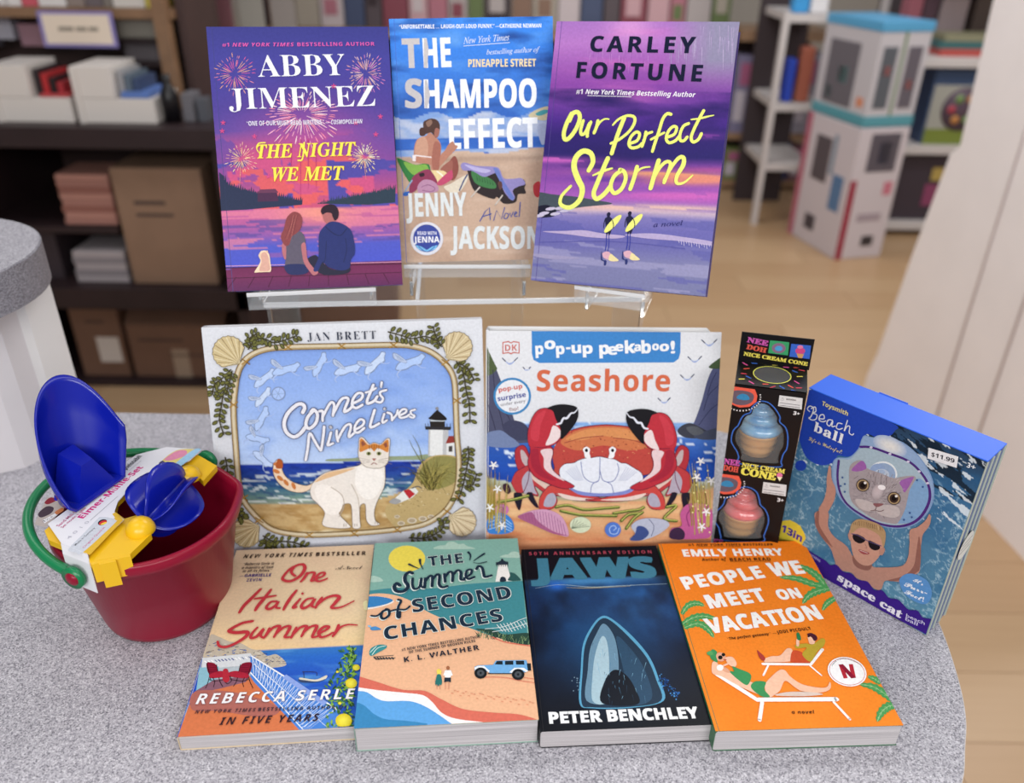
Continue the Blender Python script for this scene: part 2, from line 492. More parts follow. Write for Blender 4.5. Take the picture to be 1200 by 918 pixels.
# raised round-ended ledge at the far left of the counter
ledge = thing('raised_ledge', 'raised speckled ledge with rounded end on white pedestal behind the sand bucket', 'counter ledge', (-0.62, 0.78, 0))
def loc_(pts, o=(-0.62, 0.78)): return [(x - o[0], y - o[1]) for x, y in pts]
arc = [(-0.62 + 0.13 * math.cos(a), 0.78 + 0.13 * math.sin(a)) for a in np.linspace(math.radians(-62), math.radians(118), 28)]
pl = arc + [(-1.25, 0.60), (-1.15, 0.40)]
prism('ledge_top', loc_(pl), 0.197, 0.24, mat_laminate('ledge_laminate', ('#63616a', '#83818a', '#9e9ba3', '#aeabb3', '#c6c4ca')), ledge, bev=0.001)
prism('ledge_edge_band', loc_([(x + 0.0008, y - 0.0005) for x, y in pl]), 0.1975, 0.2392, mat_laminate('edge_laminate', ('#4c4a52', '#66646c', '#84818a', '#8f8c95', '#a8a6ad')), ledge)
prism('pedestal', loc_([(-0.88, 0.585), (-0.58, 0.738), (-0.545, 0.757), (-0.535, 0.775), (-0.532, 0.868), (-0.88, 0.868)]), 0.0, 0.197, white_panel, ledge)
prism('corner_post', loc_([(-0.540, 0.80), (-0.528, 0.815), (-0.522, 0.862), (-0.535, 0.872), (-0.55, 0.866), (-0.55, 0.81)]), 0.0, 0.197, mat('post_white', '#e4e2e2', 0.4), ledge)

# ------------------------------------------------------------------ floor of planks and the walls
FZ = -0.95
floor_m = []
for i, (a, b_) in enumerate((('#bd9d7a', '#b0906d'), ('#b99876', '#ad8c69'), ('#c0a07e', '#b3936f'), ('#b79674', '#ac8a66'))):
    m = bpy.data.materials.new('maple_plank'); m.use_nodes = True; nt = m.node_tree; bb = nt.nodes['Principled BSDF']
    tc = nt.nodes.new('ShaderNodeTexCoord'); mp = nt.nodes.new('ShaderNodeMapping'); mp.inputs['Scale'].default_value = (1.2, 22, 1)
    mp.inputs['Location'].default_value = (i * 3.1, i * 1.7, 0)
    n = nt.nodes.new('ShaderNodeTexNoise'); n.inputs['Scale'].default_value = 2.5; n.inputs['Detail'].default_value = 5
    mx = nt.nodes.new('ShaderNodeMix'); mx.data_type = 'RGBA'; mx.inputs[6].default_value = (*lin(a), 1); mx.inputs[7].default_value = (*lin(b_), 1)
    nt.links.new(tc.outputs['Object'], mp.inputs[0]); nt.links.new(mp.outputs[0], n.inputs['Vector'])
    nt.links.new(n.outputs['Fac'], mx.inputs[0]); nt.links.new(mx.outputs[2], bb.inputs['Base Color']); bb.inputs['Roughness'].default_value = 0.38
    floor_m.append(m)
fl = struct(box('floor', -4.0, 4.5, -1.5, 7.6, FZ - 0.05, FZ - 0.004, mat('floor_joint', '#9a7b5c', 0.6)))
# planks: where they show one by one each is a part; nearer the far wall they are longer boards
PW, PL = 0.19, 1.35
pm = {}
def plank_mesh(L, k):
    key = (round(L, 3), k)
    if key not in pm:
        b = box_bm(0, L - 0.002, 0, PW - 0.002, -0.004, 0, 0.0)
        me = bpy.data.meshes.new('plank'); b.to_mesh(me); b.free(); me.materials.append(floor_m[k]); pm[key] = me
    return pm[key]
row = 0; y = 0.2; count = 0
while y < 7.5:
    x = -2.6 - (row * 0.47 % PL)
    while x < 4.2:
        # only boards the picture can plausibly show
        if count < 298 and y > 0.2 and x + PL > -2.2 and x < 0.62 * y + 0.9:
            o = bpy.data.objects.new('plank', plank_mesh(PL, rnd.randrange(4))); COL.objects.link(o); o.parent = fl
            o.location = (x, y, FZ); count += 1
        x += PL
    y += PW; row += 1
wall_m = mat('wall_paint', '#cdc6bd', 0.8)
struct(box('wall_back', -4.0, 4.5, 7.6, 7.7, FZ, 1.9, wall_m))
struct(box('wall_left', -4.1, -4.0, -1.5, 7.6, FZ, 1.9, wall_m))
struct(box('wall_right', 4.5, 4.6, -1.5, 7.6, FZ, 1.9, wall_m))
# ------------------------------------------------------------------ book bodies
INK = mat_print()
INK_GLOSS = mat_print('print_ink_gloss', 0.38, 0.09)
def frame(O, yaw, tilt, roll):
    R = plane_rot(yaw, tilt, roll)
    return Matrix.Translation(Vector(O)) @ R.to_4x4()
def spine_profile(T, r, n=6):
    """cross-section of the cover round the spine, from front face to back face: list of (u, n)"""
    pts = []
    for k in range(n + 1):
        a = math.pi / 2 * k / n; pts.append((r - r * math.sin(a), -r + r * math.cos(a)))
    for k in range(n + 1):
        a = math.pi / 2 * k / n; pts.append((r - r * math.cos(a), -T + r - r * math.sin(a)))
    return pts
def shell(name, w, h, T, th, r, m, parent):
    outer = [(w, 0)] + spine_profile(T, r) + [(w, -T)]
    inner = [(w, -th)] + [(max(u, 0) + th * (1 if u < r * 0.5 else 0.6), max(min(nn, -th), -T + th)) for u, nn in spine_profile(T, r)] + [(w, -T + th)]
    V, F = [], []
    n = len(outer)
    for v in (0, h):
        V += [(a, v, b) for a, b in outer] + [(a, v, b) for a, b in inner]
    N = 2 * n
    for i in range(n - 1):
        F.append((i, i + 1, N + i + 1, N + i)); F.append((n + i + 1, n + i, N + n + i, N + n + i + 1))
        F.append((i + 1, i, n + i, n + i + 1)); F.append((N + i, N + i + 1, N + n + i + 1, N + n + i))
    F.append((0, n, N + n, N)[::-1]); F.append((n - 1, 2 * n - 1, N + 2 * n - 1, N + n - 1))
    bm = bmesh.new(); me = bpy.data.meshes.new('t'); me.from_pydata(V, [], F); bm.from_mesh(me); bpy.data.meshes.remove(me)
    return bm_obj(name, bm, m, parent)
PAGES = mat_pages('page_edges', '#cdc8ca', '#a5a0a3', 2, 1500)
PAGES_L = mat_pages('page_edges_light', '#dcd6d0', '#b9b2aa', 2, 1500)
def book(name, label, O, yaw, tilt, roll, w, h, T, cover_col, view, board=0.0004, inset_=0.0006, group=None, r=0.0012, pages=None,
         gloss=False, spine_col=None, cat='book'):
    M = frame(O, yaw, tilt, roll)
    t = thing(name, label, cat, O, plane_rot(yaw, tilt, roll), group)
    cm = mat('cover_stock_' + cover_col.strip('#'), cover_col, 0.4)
    shell('cover', w, h, T, board, r, cm, t)
    box('page_block', board * 1.5, w - inset_, inset_, h - inset_, -T + board * 1.02, -board * 1.02, pages or PAGES, t)
    A = Art(t, M, w, h, view, 'front_print', 0.00006, INK_GLOSS if gloss else INK)
    if spine_col:   # ink wrapping over the spine
        s0 = [p for p in spine_profile(T, r)]
        V, F = [], []
        e = 0.00012
        for u, n_ in s0:
            V += [(u - e, 0, n_ + (e if n_ > -r else 0)), (u - e, h, n_ + (e if n_ > -r else 0))]
        for i in range(len(s0) - 1): F.append((2 * i, 2 * i + 1, 2 * i + 3, 2 * i + 2))
        mesh_obj('spine_print', V, F, mat('spine_ink_' + spine_col.strip('#'), spine_col, 0.4), t, True)
    return t, A
def burst(A, cx, cy, r0, r1, n, cols, w, sq=1.0, seed=1, droop=0.0):
    q = random.Random(seed)
    for k in range(n):
        a = 2 * math.pi * (k + q.uniform(-.3, .3)) / n; a0 = q.uniform(r0, r0 * 1.8 + (r1 - r0) * 0.15); a1 = r1 * q.uniform(0.68, 1.0)
        for (s0, s1) in ((a0, a0 + (a1 - a0) * .62), (a0 + (a1 - a0) * .72, a1)):
            P = [(cx + math.cos(a) * rr, cy + math.sin(a) * rr * sq + droop * (rr / r1) ** 2 * r1) for rr in (s0, (s0 + s1) / 2, s1)]
            A.line(P, w * q.uniform(.7, 1.2), q.choice(cols), taper=(.4, 1, .5), n=2, cap=False)
    A.up_()
def jag(x0, x1, yb0, yb1, yt, seed, step=4, amp=12):
    """outline of a conifer skyline; yt(t) height of the tops"""
    q = random.Random(seed); P = [(x0, yb0)]; x = x0
    while x < x1:
        t = (x - x0) / (x1 - x0); b = yt(t)
        P += [(x, b + q.uniform(.2, .6) * amp), (x + step / 2, b - q.uniform(0, 1) * amp)]; x += step
    P += [(x1, yb1)]
    return P
# ---- purple hardcover with a couple on a dock
t, A = book('hardcover_book', 'hardcover with purple fireworks sky and couple sitting on a dock, standing on clear stand', (-0.2597, 0.6939, 0.2432), 8.5, 66.9, -0.1,
            0.158, 0.2309, 0.029, '#3d3f8e', (230, 20, 2.78), board=0.0022, inset_=0.004, r=0.005, spine_col='#33357d', gloss=True)
def f(U, V):
    c = ramp(V, [(0, '#40418a'), (.12, '#48469a'), (.3, '#4b4296'), (.4, '#5b4a9c'), (.55, '#8a4a96'), (.66, '#c85478')])
    g = np.exp(-(((U - .52) / .36) ** 2 + ((V - .42) / .14) ** 2)); c = mixc(c, '#b0509c', g * .75)
    n = fbm(U * 4.2, V * 9 + 2, 3)
    band = np.clip((V - .38) / .1, 0, 1)
    c = np.where(((n > .5) & (V > .36 + .08 * np.abs(U - .5)))[..., None], mixc(c, '#cf5582', band * .9), c)
    n2 = fbm(U * 3.1 + 9, V * 13, 5); c = np.where(((n2 > .56) & (V > .47))[..., None], mixc(c, '#e2605f', band * .85), c)
    n3 = fbm(U * 3.6 + 4, V * 15 + 7, 8); c = np.where(((n3 > .57) & (V > .5) & (np.abs(U - .5) > .1))[..., None], srgb('#514aa0') + 0 * c, c)
    w = ramp(V, [(.67, '#c8649a'), (.74, '#b45c98'), (.79, '#8a58a8'), (.83, '#4f58c0'), (.92, '#4a56c8')])
    n4 = fbm(U * 3, V * 60, 11); w = mixc(w, '#e0809a', (n4 > .56) * (V < .84) * .7); w = mixc(w, '#5a4a98', (n4 < .38) * (V < .82) * .7)
    w = mixc(w, '#8a5aa8', (fbm(U * 2.5, V * 45, 14) > .6) * (V > .83) * .8)
    g2 = np.exp(-(((U - .55) / .2) ** 2 + ((V - .7) / .05) ** 2)); w = mixc(w, '#f09a84', g2 * .8)
    c = np.where((V > .683)[..., None], w, c)
    d = ramp(V, [(.9, '#6a2450'), (.94, '#742c58'), (1, '#5e2858')]); return np.where((V > .912 - .012 * U)[..., None], d, c)
A.bg(110, 170, f)
for k, y in enumerate((806, 812, 846)):
    A.line([(92, y + 6), (668, y - 8 if k < 2 else y - 14)], 2.2 if k != 1 else 3.5, '#d59ab4' if k == 0 else '#4a1838', lift=True, sm=False)
for k in range(9):
    x = 130 + k * 60; A.line([(x, 848 - k * 1.6), (x - 26 + k * 5.5, 884 - k * 2)], 2.5, '#4a1838', sm=False)
A.up_()
A.poly([(74, 505), (90, 518)] + jag(92, 345, 520, 612, lambda t: 525 + 68 * t ** .5, 2, 7, 13) + [(345, 612), (250, 620), (160, 628), (80, 632)], '#2a3350')
A.poly(jag(395, 648, 608, 540, lambda t: 606 - 52 * t ** .9, 4, 6, 13)[:-1] + [(648, 604), (560, 612), (395, 608)], '#2c3d4e')
A.poly([(200, 572), (262, 568), (268, 600), (200, 602)], '#4c2c4c'); A.poly([(196, 574), (210, 562), (258, 560), (268, 572)], '#6a3a58')
A.part('sky_print')
burst(A, 125, 185, 8, 74, 30, ['#e08aa0', '#d8609e', '#e8a890'], 2.2, seed=1)
burst(A, 552, 182, 8, 72, 34, ['#f0c8c8', '#e08ac0', '#f0b0a0'], 2.2, seed=2)
burst(A, 345, 318, 14, 135, 46, ['#f0a8c8', '#f4d0d8', '#e88aa8'], 3.4, .72, 3, .12)
burst(A, 147, 462, 5, 58, 26, ['#f6d8a0', '#f0b0a0', '#f4c8b8'], 2.2, seed=4)
burst(A, 547, 455, 5, 54, 28, ['#f8e0a0', '#f0c8a0', '#f8f0d0'], 2.2, seed=5)
for x0, y0, y1 in ((147, 470, 560), (547, 470, 530), (340, 400, 590), (365, 400, 560), (390, 410, 560), (310, 410, 530)):
    A.line([(x0, y0), (x0 + (x0 - 345) * .03, y1)], 2 if x0 in (147, 547) else 3, '#f0a880' if x0 in (147, 547) else '#b8387c', sm=False, taper=(1, .2))
for x, y in ((88, 345), (190, 390), (600, 325), (585, 383), (520, 345), (85, 372), (235, 520), (448, 226)):
    for k in range(5):
        a = k * 1.256 - 1.57; A.line([(x, y), (x + 8 * math.cos(a), y + 8 * math.sin(a))], 3, '#d8508a', sm=False, cap=False)
A.up_()
A.part('title_print')
A.text('#1', 86, 97, 108, 97, 12, '#e060b0', 'bold'); A.text('NEW YORK TIMES', 119, 97, 319, 96, 12, '#e060b0', 'bi', space=1.15)
A.text('BESTSELLING AUTHOR', 330, 96, 581, 94, 12, '#e060b0', 'bold', space=1.15)
A.text('ABBY', 202, 196, 488, 190, 70, '#f2f2fa', 'serif', -.006)
A.text('JIMENEZ', 108, 302, 585, 290, 68, '#f2f2fa', 'serif', -.006)
A.text('“ONE OF OUR MUST-READ WRITERS.” —', 165, 355, 436, 350, 15, '#e6e2f2', 'bold'); A.text('COSMOPOLITAN', 440, 350, 542, 347, 14, '#e6e2f2', 'bi')
A.text('THE NIGHT', 200, 461, 522, 451, 44, '#f6ea58', 'serifi', .004, out=('#c86a3a', .011))
A.line([(215, 452), (203, 440), (197, 425), (205, 412), (225, 410)], 4, '#f6ea58', taper=(.6, 1)); A.line([(352, 410), (350, 440), (345, 465), (332, 468)], 5, '#f6ea58')
A.text('WE MET', 250, 535, 484, 530, 44, '#f6ea58', 'serifi', .004, out=('#c86a3a', .011))
A.part('picture_print')
A.blob([(213, 763), (228, 762), (238, 775), (242, 800), (244, 828), (228, 831), (205, 832), (190, 832), (200, 815), (210, 795), (204, 778)], '#f4d8b8')
A.poly([(206, 770), (212, 762), (218, 768)], '#f4d8b8'); A.poly([(226, 764), (233, 760), (236, 772)], '#e0b8a0'); A.blob([(203, 776), (212, 768), (216, 780), (208, 784)], '#e8c8ac')
A.blob([(216, 768), (227, 767), (235, 780), (239, 802), (240, 825), (212, 828), (206, 822), (213, 797), (211, 780)], '#d8a898')
A.blob([(362, 790), (385, 776), (400, 785), (432, 818), (470, 825), (500, 815), (496, 833), (450, 841), (410, 838), (375, 812)], '#25253c')
A.blob([(298, 704), (335, 698), (352, 714), (356, 740), (346, 762), (350, 815), (294, 815), (292, 780), (282, 740), (284, 716)], '#5f586a')
A.blob([(292, 808), (350, 806), (368, 824), (352, 838), (310, 840), (292, 828)], '#28305f')
A.blob([(343, 742), (356, 738), (363, 788), (380, 815), (398, 832), (384, 842), (372, 832), (352, 802), (345, 770)], '#b87078')
A.blob([(281, 738), (292, 742), (293, 785), (287, 788), (280, 762)], '#b87078')
A.blob([(300, 648), (318, 635), (338, 642), (346, 662), (340, 690), (326, 706), (312, 716), (303, 742), (288, 744), (276, 716), (286, 690), (292, 664)], '#8a4448')
for k in range(5): A.line([(312 + k * 5, 645), (306 + k * 4, 680), (288 + k * 7, 725)], 1.6, '#b87068' if k % 2 else '#6a3038', taper=(.4, 1, .3))
A.up_()
A.blob([(411, 634), (430, 632), (450, 645), (448, 668), (436, 676), (424, 672), (416, 660)], '#b06a6a')
A.blob([(406, 632), (414, 618), (432, 611), (452, 614), (463, 630), (463, 652), (452, 664), (444, 650), (440, 640), (424, 638), (412, 644)], '#2c1c2c')
A.blob([(436, 668), (466, 670), (500, 690), (513, 722), (517, 768), (504, 792), (499, 818), (470, 826), (432, 816), (412, 800), (396, 828), (382, 824), (398, 785), (399, 740), (401, 706), (414, 686)], '#28326e')
A.line([(422, 684), (445, 704), (470, 712), (490, 690)], 3, '#1c2450', lift=True); A.line([(424, 730), (420, 790), (410, 800)], 2, '#1c2450', lift=True)
A.line([(486, 720), (490, 760), (480, 800)], 2, '#1c2450', lift=True)
A.end()
# ---- blue and sand hardcover with a woman in a beach chair
t, A = book('hardcover_book', 'hardcover with bright blue sea and sunbather seen from behind, middle book on clear stand', (-0.1081, 0.7515, 0.2515), 2.3, 74.1, 1.4,
            0.1483, 0.2183, 0.026, '#2e6fd8', (440, 10, 2.959), board=0.0022, inset_=0.004, r=0.005, spine_col='#2b62c8', gloss=True)
def f(U, V):
    c = ramp(V, [(0, '#3c8cf2'), (.2, '#3a7fe0'), (.34, '#3468bf'), (.4, '#2f64c0')])
    n = fbm(U * 5, V * 22, 2); c = mixc(c, '#62a0ee', (n - .45) * 2.2); c = mixc(c, '#2350a0', (fbm(U * 4 + 5, V * 26, 5) - .5) * 3.2)
    w = fbm(U * 6, V * 30, 8); foam = ((V > .385 + .015 * np.sin(U * 19)) & (V < .475)) | ((V > .52) & (V < .55 + .012 * np.sin(U * 9)))
    c = np.where(foam[..., None], mixc(srgb('#b9c3dc') + 0 * c, '#7fa0d8', (w - .42) * 4), c)
    s = mixc(srgb('#c6a995') + 0 * c, '#b0907c', (fbm(U * 8, V * 8, 4) - .4) * 1.6); s = mixc(s, '#d6bdaa', (fbm(U * 3, V * 30, 6) - .55) * 3)
    s = mixc(s, '#9a8070', np.exp(-((V - .565) / .012) ** 2) * .5)
    return np.where((V > .548 - .02 * U + .008 * np.sin(U * 12))[..., None], s, c)
A.bg(100, 150, f)
A.blob([(530, 372), (560, 350), (600, 340), (600, 372), (590, 388), (560, 385)], '#cfc3a2'); A.blob([(555, 365), (580, 352), (600, 352), (600, 360), (570, 372)], '#4aa0a8')
A.blob([(562, 408), (590, 400), (600, 425), (592, 462), (575, 470)], '#a9b3d2')
A.blob([(548, 612), (568, 600), (572, 630), (565, 655), (550, 645)], '#b5343c')
A.part('title_print')
A.text('“UNFORGETTABLE … LAUGH-OUT-LOUD FUNNY.” —CATHERINE NEWMAN', 83, 70, 575, 66, 14, '#f4f6ff', 'bold', .01)
A.text('T', 95, 207, 157, 206, 103, '#c9c4c6', 'bold', .017); A.text('HE', 168, 206, 264, 203, 103, '#f3f6fb', 'bold', .017)
A.poly([(168, 104), (178, 104), (184, 140), (180, 206), (168, 206)], '#c9c4c6')
A.text('S', 103, 345, 162, 346, 102, '#c4c0c4', 'bold', .017); A.text('HAMPOO', 170, 346, 559, 343, 100, '#f3f6fb', 'bold', .017)
A.poly([(171, 248), (178, 248), (190, 300), (180, 345), (171, 345)], '#c4c0c4')
A.text('EFFECT', 257, 488, 563, 481, 104, '#f1f4fa', 'bold', .017)
A.text('New York Times', 305, 123, 463, 110, 22, '#dfe8fa', 'it', .004, shear=.15); A.line([(306, 130), (466, 118)], 2, '#dfe8fa', sm=False, lift=True)
A.text('bestselling author of', 385, 160, 568, 150, 17, '#dfe8fa', 'it', .004, shear=.15)
A.text('PINEAPPLE STREET', 322, 203, 557, 201, 27, '#f2dcae', 'bold', .012)
A.part('picture_print')
A.view = (460, 120, 7.65)
A.blob([(40, 510), (110, 525), (210, 560), (310, 545), (340, 600), (330, 660), (200, 690), (150, 715)], '#2e7a3e')
A.blob([(100, 535), (210, 562), (300, 558), (320, 620), (240, 650), (170, 640)], '#7fb04c')
A.blob([(190, 470), (200, 380), (230, 325), (300, 300), (330, 270), (375, 300), (420, 350), (436, 400), (430, 470), (420, 560), (400, 620), (350, 600), (340, 560), (250, 545), (195, 530)], '#b9826e')
A.blob([(230, 330), (290, 310), (320, 400), (300, 500), (210, 470), (205, 400)], '#c99a84'); A.blob([(375, 360), (425, 370), (432, 450), (415, 600), (370, 610), (352, 520)], '#a5685a')
A.poly([(178, 475), (205, 470), (350, 488), (350, 498), (210, 482), (208, 530), (180, 525)], '#eee4e6')
A.blob([(430, 480), (470, 430), (500, 380), (540, 350), (560, 380), (585, 395), (560, 430), (500, 490), (450, 550), (420, 570)], '#b8806c')
A.blob([(470, 600), (540, 490), (575, 500), (592, 580), (580, 650), (540, 700), (480, 660)], '#8a4c44'); A.blob([(430, 600), (520, 520), (540, 540), (530, 620), (470, 660)], '#9c5f54')
A.blob([(330, 620), (400, 610), (470, 620), (510, 680), (440, 720), (380, 700)], '#e6cf9c'); A.line([(400, 620), (440, 650), (470, 690)], 12, '#f4efe2', lift=True)
A.blob([(275, 190), (300, 160), (350, 145), (400, 160), (425, 210), (415, 290), (390, 318), (365, 290), (340, 270), (290, 280)], '#4e342e')
A.blob([(385, 235), (418, 240), (420, 275), (402, 315), (375, 300)], '#a0685c'); A.blob([(300, 180), (345, 155), (355, 190), (320, 220)], '#8a6a5c')
A.blob([(240, 255), (255, 228), (285, 232), (300, 270), (285, 298), (250, 298)], '#4a2f2a')
A.blob([(170, 690), (230, 630), (320, 600), (370, 650), (400, 720), (330, 740), (240, 760), (200, 800), (150, 810)], '#8c3556')
A.blob([(240, 640), (280, 632), (285, 660), (250, 668)], '#2a1424')
A.blob([(230, 740), (280, 695), (350, 700), (400, 740), (400, 800), (250, 815), (225, 790)], '#b78aa8'); A.line([(260, 760), (320, 740), (380, 770), (350, 800), (270, 790)], 7, '#8f5f84', lift=True)
A.blob([(400, 720), (520, 610), (540, 640), (530, 690), (440, 745)], '#c04a6e')
A.blob([(460, 760), (520, 730), (620, 670), (680, 650), (660, 720), (600, 800), (520, 810)], '#ddd2c0'); A.line([(670, 650), (640, 700), (600, 790)], 12, '#3c4a78', lift=True)
A.line([(175, 700), (110, 800)], 12, '#8fa6c8', sm=False, lift=True); A.blob([(100, 810), (150, 800), (140, 835), (100, 838)], '#2d62b8')
A.view = (540, 170, 6.56)
A.blob([(50, 190), (80, 170), (270, 180), (300, 200), (340, 260), (470, 260), (498, 300), (490, 330), (498, 372), (440, 380), (420, 440), (330, 450), (280, 400), (250, 415), (150, 380), (90, 330)], '#2a2024')
A.blob([(80, 205), (140, 215), (250, 275), (270, 330), (200, 330), (110, 290)], '#3f7a48')
for k in range(7): A.line([(120 + k * 20, 225 + k * 8), (128 + k * 20, 270 + k * 6)], 8, '#2f5f3a', taper=(.3, 1))
A.up_()
A.blob([(0, 155), (30, 135), (120, 160), (265, 168), (300, 190), (330, 255), (400, 260), (465, 255), (495, 300), (440, 320), (400, 350), (415, 405), (390, 425), (340, 370), (310, 300), (280, 215), (180, 245), (90, 200), (20, 195)], '#9288c0')
A.blob([(250, 180), (290, 190), (320, 260), (390, 370), (410, 410), (385, 420), (330, 340), (290, 260)], '#6a7ac0'); A.blob([(30, 150), (120, 170), (230, 195), (180, 215), (90, 190)], '#b8b0dc')
A.blob([(285, 290), (310, 280), (320, 320), (300, 345)], '#5c3a38')
A.line([(145, 325), (80, 400)], 10, '#c8c0b8', sm=False); A.line([(320, 388), (265, 460)], 10, '#c8c0b8', sm=False, lift=True)
A.view = (440, 10, 2.959)
A.part('author_print')
A.text('JENNY', 107, 723, 317, 719, 82, '#dde2e4', 'bold', .016)
A.text('JACKSON', 260, 834, 572, 834, 79, '#dde2e4', 'bold', .016)
B = '#2c4a9c'
A.line([(362, 738), (380, 705), (395, 690), (398, 732)], 3, B, sm=False); A.line([(370, 722), (402, 712)], 3, B)
A.line([(410, 735), (420, 700), (437, 730), (448, 690)], 3, B, sm=False); A.line([(450, 712), (445, 726), (455, 728), (462, 714), (452, 710)], 3, B)
A.line([(466, 710), (470, 724), (478, 706)], 3, B, sm=False); A.line([(482, 716), (490, 708), (484, 706), (482, 720), (492, 720)], 3, B); A.line([(502, 672), (498, 722)], 3, B, lift=True)
A.part('round_sticker')
A.ell(178, 798, 57, 58, '#dcdce6'); A.ell(178, 797, 47, 48, '#38489c')
A.text('READ WITH', 146, 785, 212, 785, 12, '#e8eaf6', 'bold'); A.text('JENNA', 134, 812, 222, 811, 21, '#f4f4fa', 'bold', .006)
A.poly([(178, 846), (148, 834), (138, 820), (160, 826), (178, 838), (196, 826), (216, 820), (208, 834)], '#7cc0ee')
A.line([(150, 826), (178, 844), (206, 826)], 2.5, '#38489c', lift=True)
A.end()
# ---- violet hardcover with two surfers walking on a beach
t, A = book('hardcover_book', 'hardcover with violet stormy sky over two surfers on wet sand, tilted on clear stand', (0.016, 0.7126, 0.251), -18.1, 66.8, 2.3,
            0.1586, 0.23, 0.028, '#3c2c6c', (610, 10, 2.7), board=0.0022, inset_=0.004, r=0.005, spine_col='#4a3a86', gloss=True)
def f(U, V):
    wv = V + .03 * (U - .5) + .02 * (fbm(U * 2, V * 5, 1) - .5)
    c = ramp(wv, [(0, '#a874c0'), (.07, '#b478c4'), (.14, '#a060b4'), (.22, '#8a48a4'), (.3, '#6c3c98'), (.36, '#4c2c88'), (.42, '#33246e'), (.5, '#2c2468'),
                  (.525, '#6a3c90'), (.56, '#8a4aa0'), (.6, '#9050a8'), (.66, '#a45cb4'), (.69, '#8a70b4'), (.705, '#c8b0c0'), (.73, '#8078b4'), (.78, '#6a66ac'),
                  (.84, '#6a68a8'), (.9, '#7c7ca8'), (1, '#7678a2')])
    st = fbm(U * 2.2, V * 26, 4)
    c = mixc(c, '#d070c0', (st - .5) * 2.4 * ((V > .02) & (V < .3)) * np.exp(-((U - .35) / .3) ** 2)); c = mixc(c, '#2c2060', (fbm(U * 3, V * 18, 7) - .5) * 2.6 * ((V > .25) & (V < .55)))
    c = mixc(c, '#8f8fa8', np.clip((U - .62) * 4, 0, 1) * np.clip((.26 - V) * 8, 0, 1) * .9); c = mixc(c, '#e0a0d8', np.exp(-(((U - .42) / .12) ** 2 + ((V - .02) / .05) ** 2)) * .7)
    for (u0, v0, su, sv, col, a) in ((.1, .51, .25, .012, '#c060b8', .9), (.85, .58, .3, .02, '#e08a78', .95), (.7, .56, .3, .01, '#e8a070', .7), (.8, .64, .35, .02, '#c864b8', .8), (.6, .69, .5, .012, '#e0b8b0', .9),
                                     (.95, .545, .2, .01, '#c85a90', .8), (.85, .42, .2, .012, '#8a44a0', .6), (.3, .585, .3, .012, '#6a3c9c', .8), (.5, .62, .4, .01, '#7a48a8', .7)):
        c = mixc(c, col, a * np.exp(-(((U - u0) / su) ** 2 + ((V - v0 + .03 * (U - .5)) / sv) ** 2)) * (.6 + .8 * (st > .48)))
    c = mixc(c, '#a4a0c4', (fbm(U * 2, V * 40, 12) > .56) * (V > .82) * .55); c = mixc(c, '#5c5ca4', (fbm(U * 2.4, V * 34, 15) > .58) * (V > .72) * .6)
    return c
A.bg(110, 170, f)
q = random.Random(8)
for k in range(70):
    x = q.uniform(470, 690); y = q.uniform(50, 130) if x > 560 else q.uniform(90, 140); A.line([(x, y), (x - 1, y + q.uniform(15, 70))], q.uniform(1.2, 2.6), q.choice(['#b9a8cc', '#a89ac0', '#9c8cb4']), taper=(1, .3), cap=False, sm=False)
for k in range(50):
    x = q.uniform(210, 420); y = q.uniform(120, 170); A.line([(x, y), (x - 1, y + q.uniform(10, 40))], q.uniform(1, 2.2), q.choice(['#c088cc', '#b47cc4', '#9c5cb0']), taper=(1, .3), cap=False, sm=False)
A.up_()
A.blob([(55, 600), (60, 582), (100, 588), (170, 595), (235, 606), (290, 618), (200, 628), (120, 640), (60, 650)], '#46505a')
A.blob([(50, 630), (85, 622), (112, 640), (104, 658), (60, 662), (48, 655)], '#1c1c30')
for x, y in ((75, 648), (95, 634), (125, 632), (140, 640), (60, 656), (110, 650), (155, 636)): A.ell(x, y, 16, 5, '#c4bcd4', rot=-8)
A.blob([(70, 706), (140, 704), (200, 702), (260, 712), (330, 720), (300, 728), (220, 724), (160, 716)], '#b9a8cc')
A.blob([(330, 716), (420, 712), (520, 724), (605, 738), (602, 750), (500, 736), (400, 728)], '#b4a6cc')
for k in range(14): A.line([(500 + k * 8, 734 + k), (502 + k * 8, 742 + (k % 3) * 4 + k)], 1.6, '#c8c0dc', sm=False)
A.up_(); A.blob([(40, 776), (120, 782), (190, 790), (110, 794), (50, 786)], '#9c96ba'); A.line([(60, 740), (300, 738), (520, 760)], 3, '#5a58a0', lift=True)
A.part('picture_print')
A.view = (630, 240, 9.18)
for dx, dy in ((0, 0), (228, -10)):
    q = lambda P: [(x + dx, y + dy) for x, y in P]
    A.blob(q([(745, 100), (765, 80), (785, 95), (778, 130), (800, 150), (812, 200), (800, 260), (780, 320), (765, 330), (760, 300), (745, 340), (738, 330), (735, 260), (728, 180), (730, 145), (748, 132)]), '#1c1c3c')
    A.line(q([(730, 150), (716, 200), (712, 250)]), 9, '#1c1c3c', lift=True)
    A.ell(810 + dx, 205 + dy, 130, 34, '#ecec80', rot=-46); A.line(q([(806, 170), (818, 220), (812, 255)]), 9, '#1c1c3c', lift=True)
    A.line(q([(742, 330), (740, 420), (728, 490)]), 11, '#343c98'); A.line(q([(768, 330), (768, 420), (756, 500)]), 9, '#343c98', lift=True)
    A.blob(q([(690, 500), (700, 590), (740, 600), (735, 650), (715, 650), (712, 610), (680, 590)]), '#28306c')
    A.blob(q([(700, 520), (760, 505), (800, 540), (870, 600), (800, 610), (750, 588), (710, 570)]), '#d8a8b8'); A.blob(q([(785, 530), (830, 560), (872, 602), (800, 608), (765, 590)]), '#e8d8a0')
A.view = (610, 10, 2.7)
A.part('author_print')
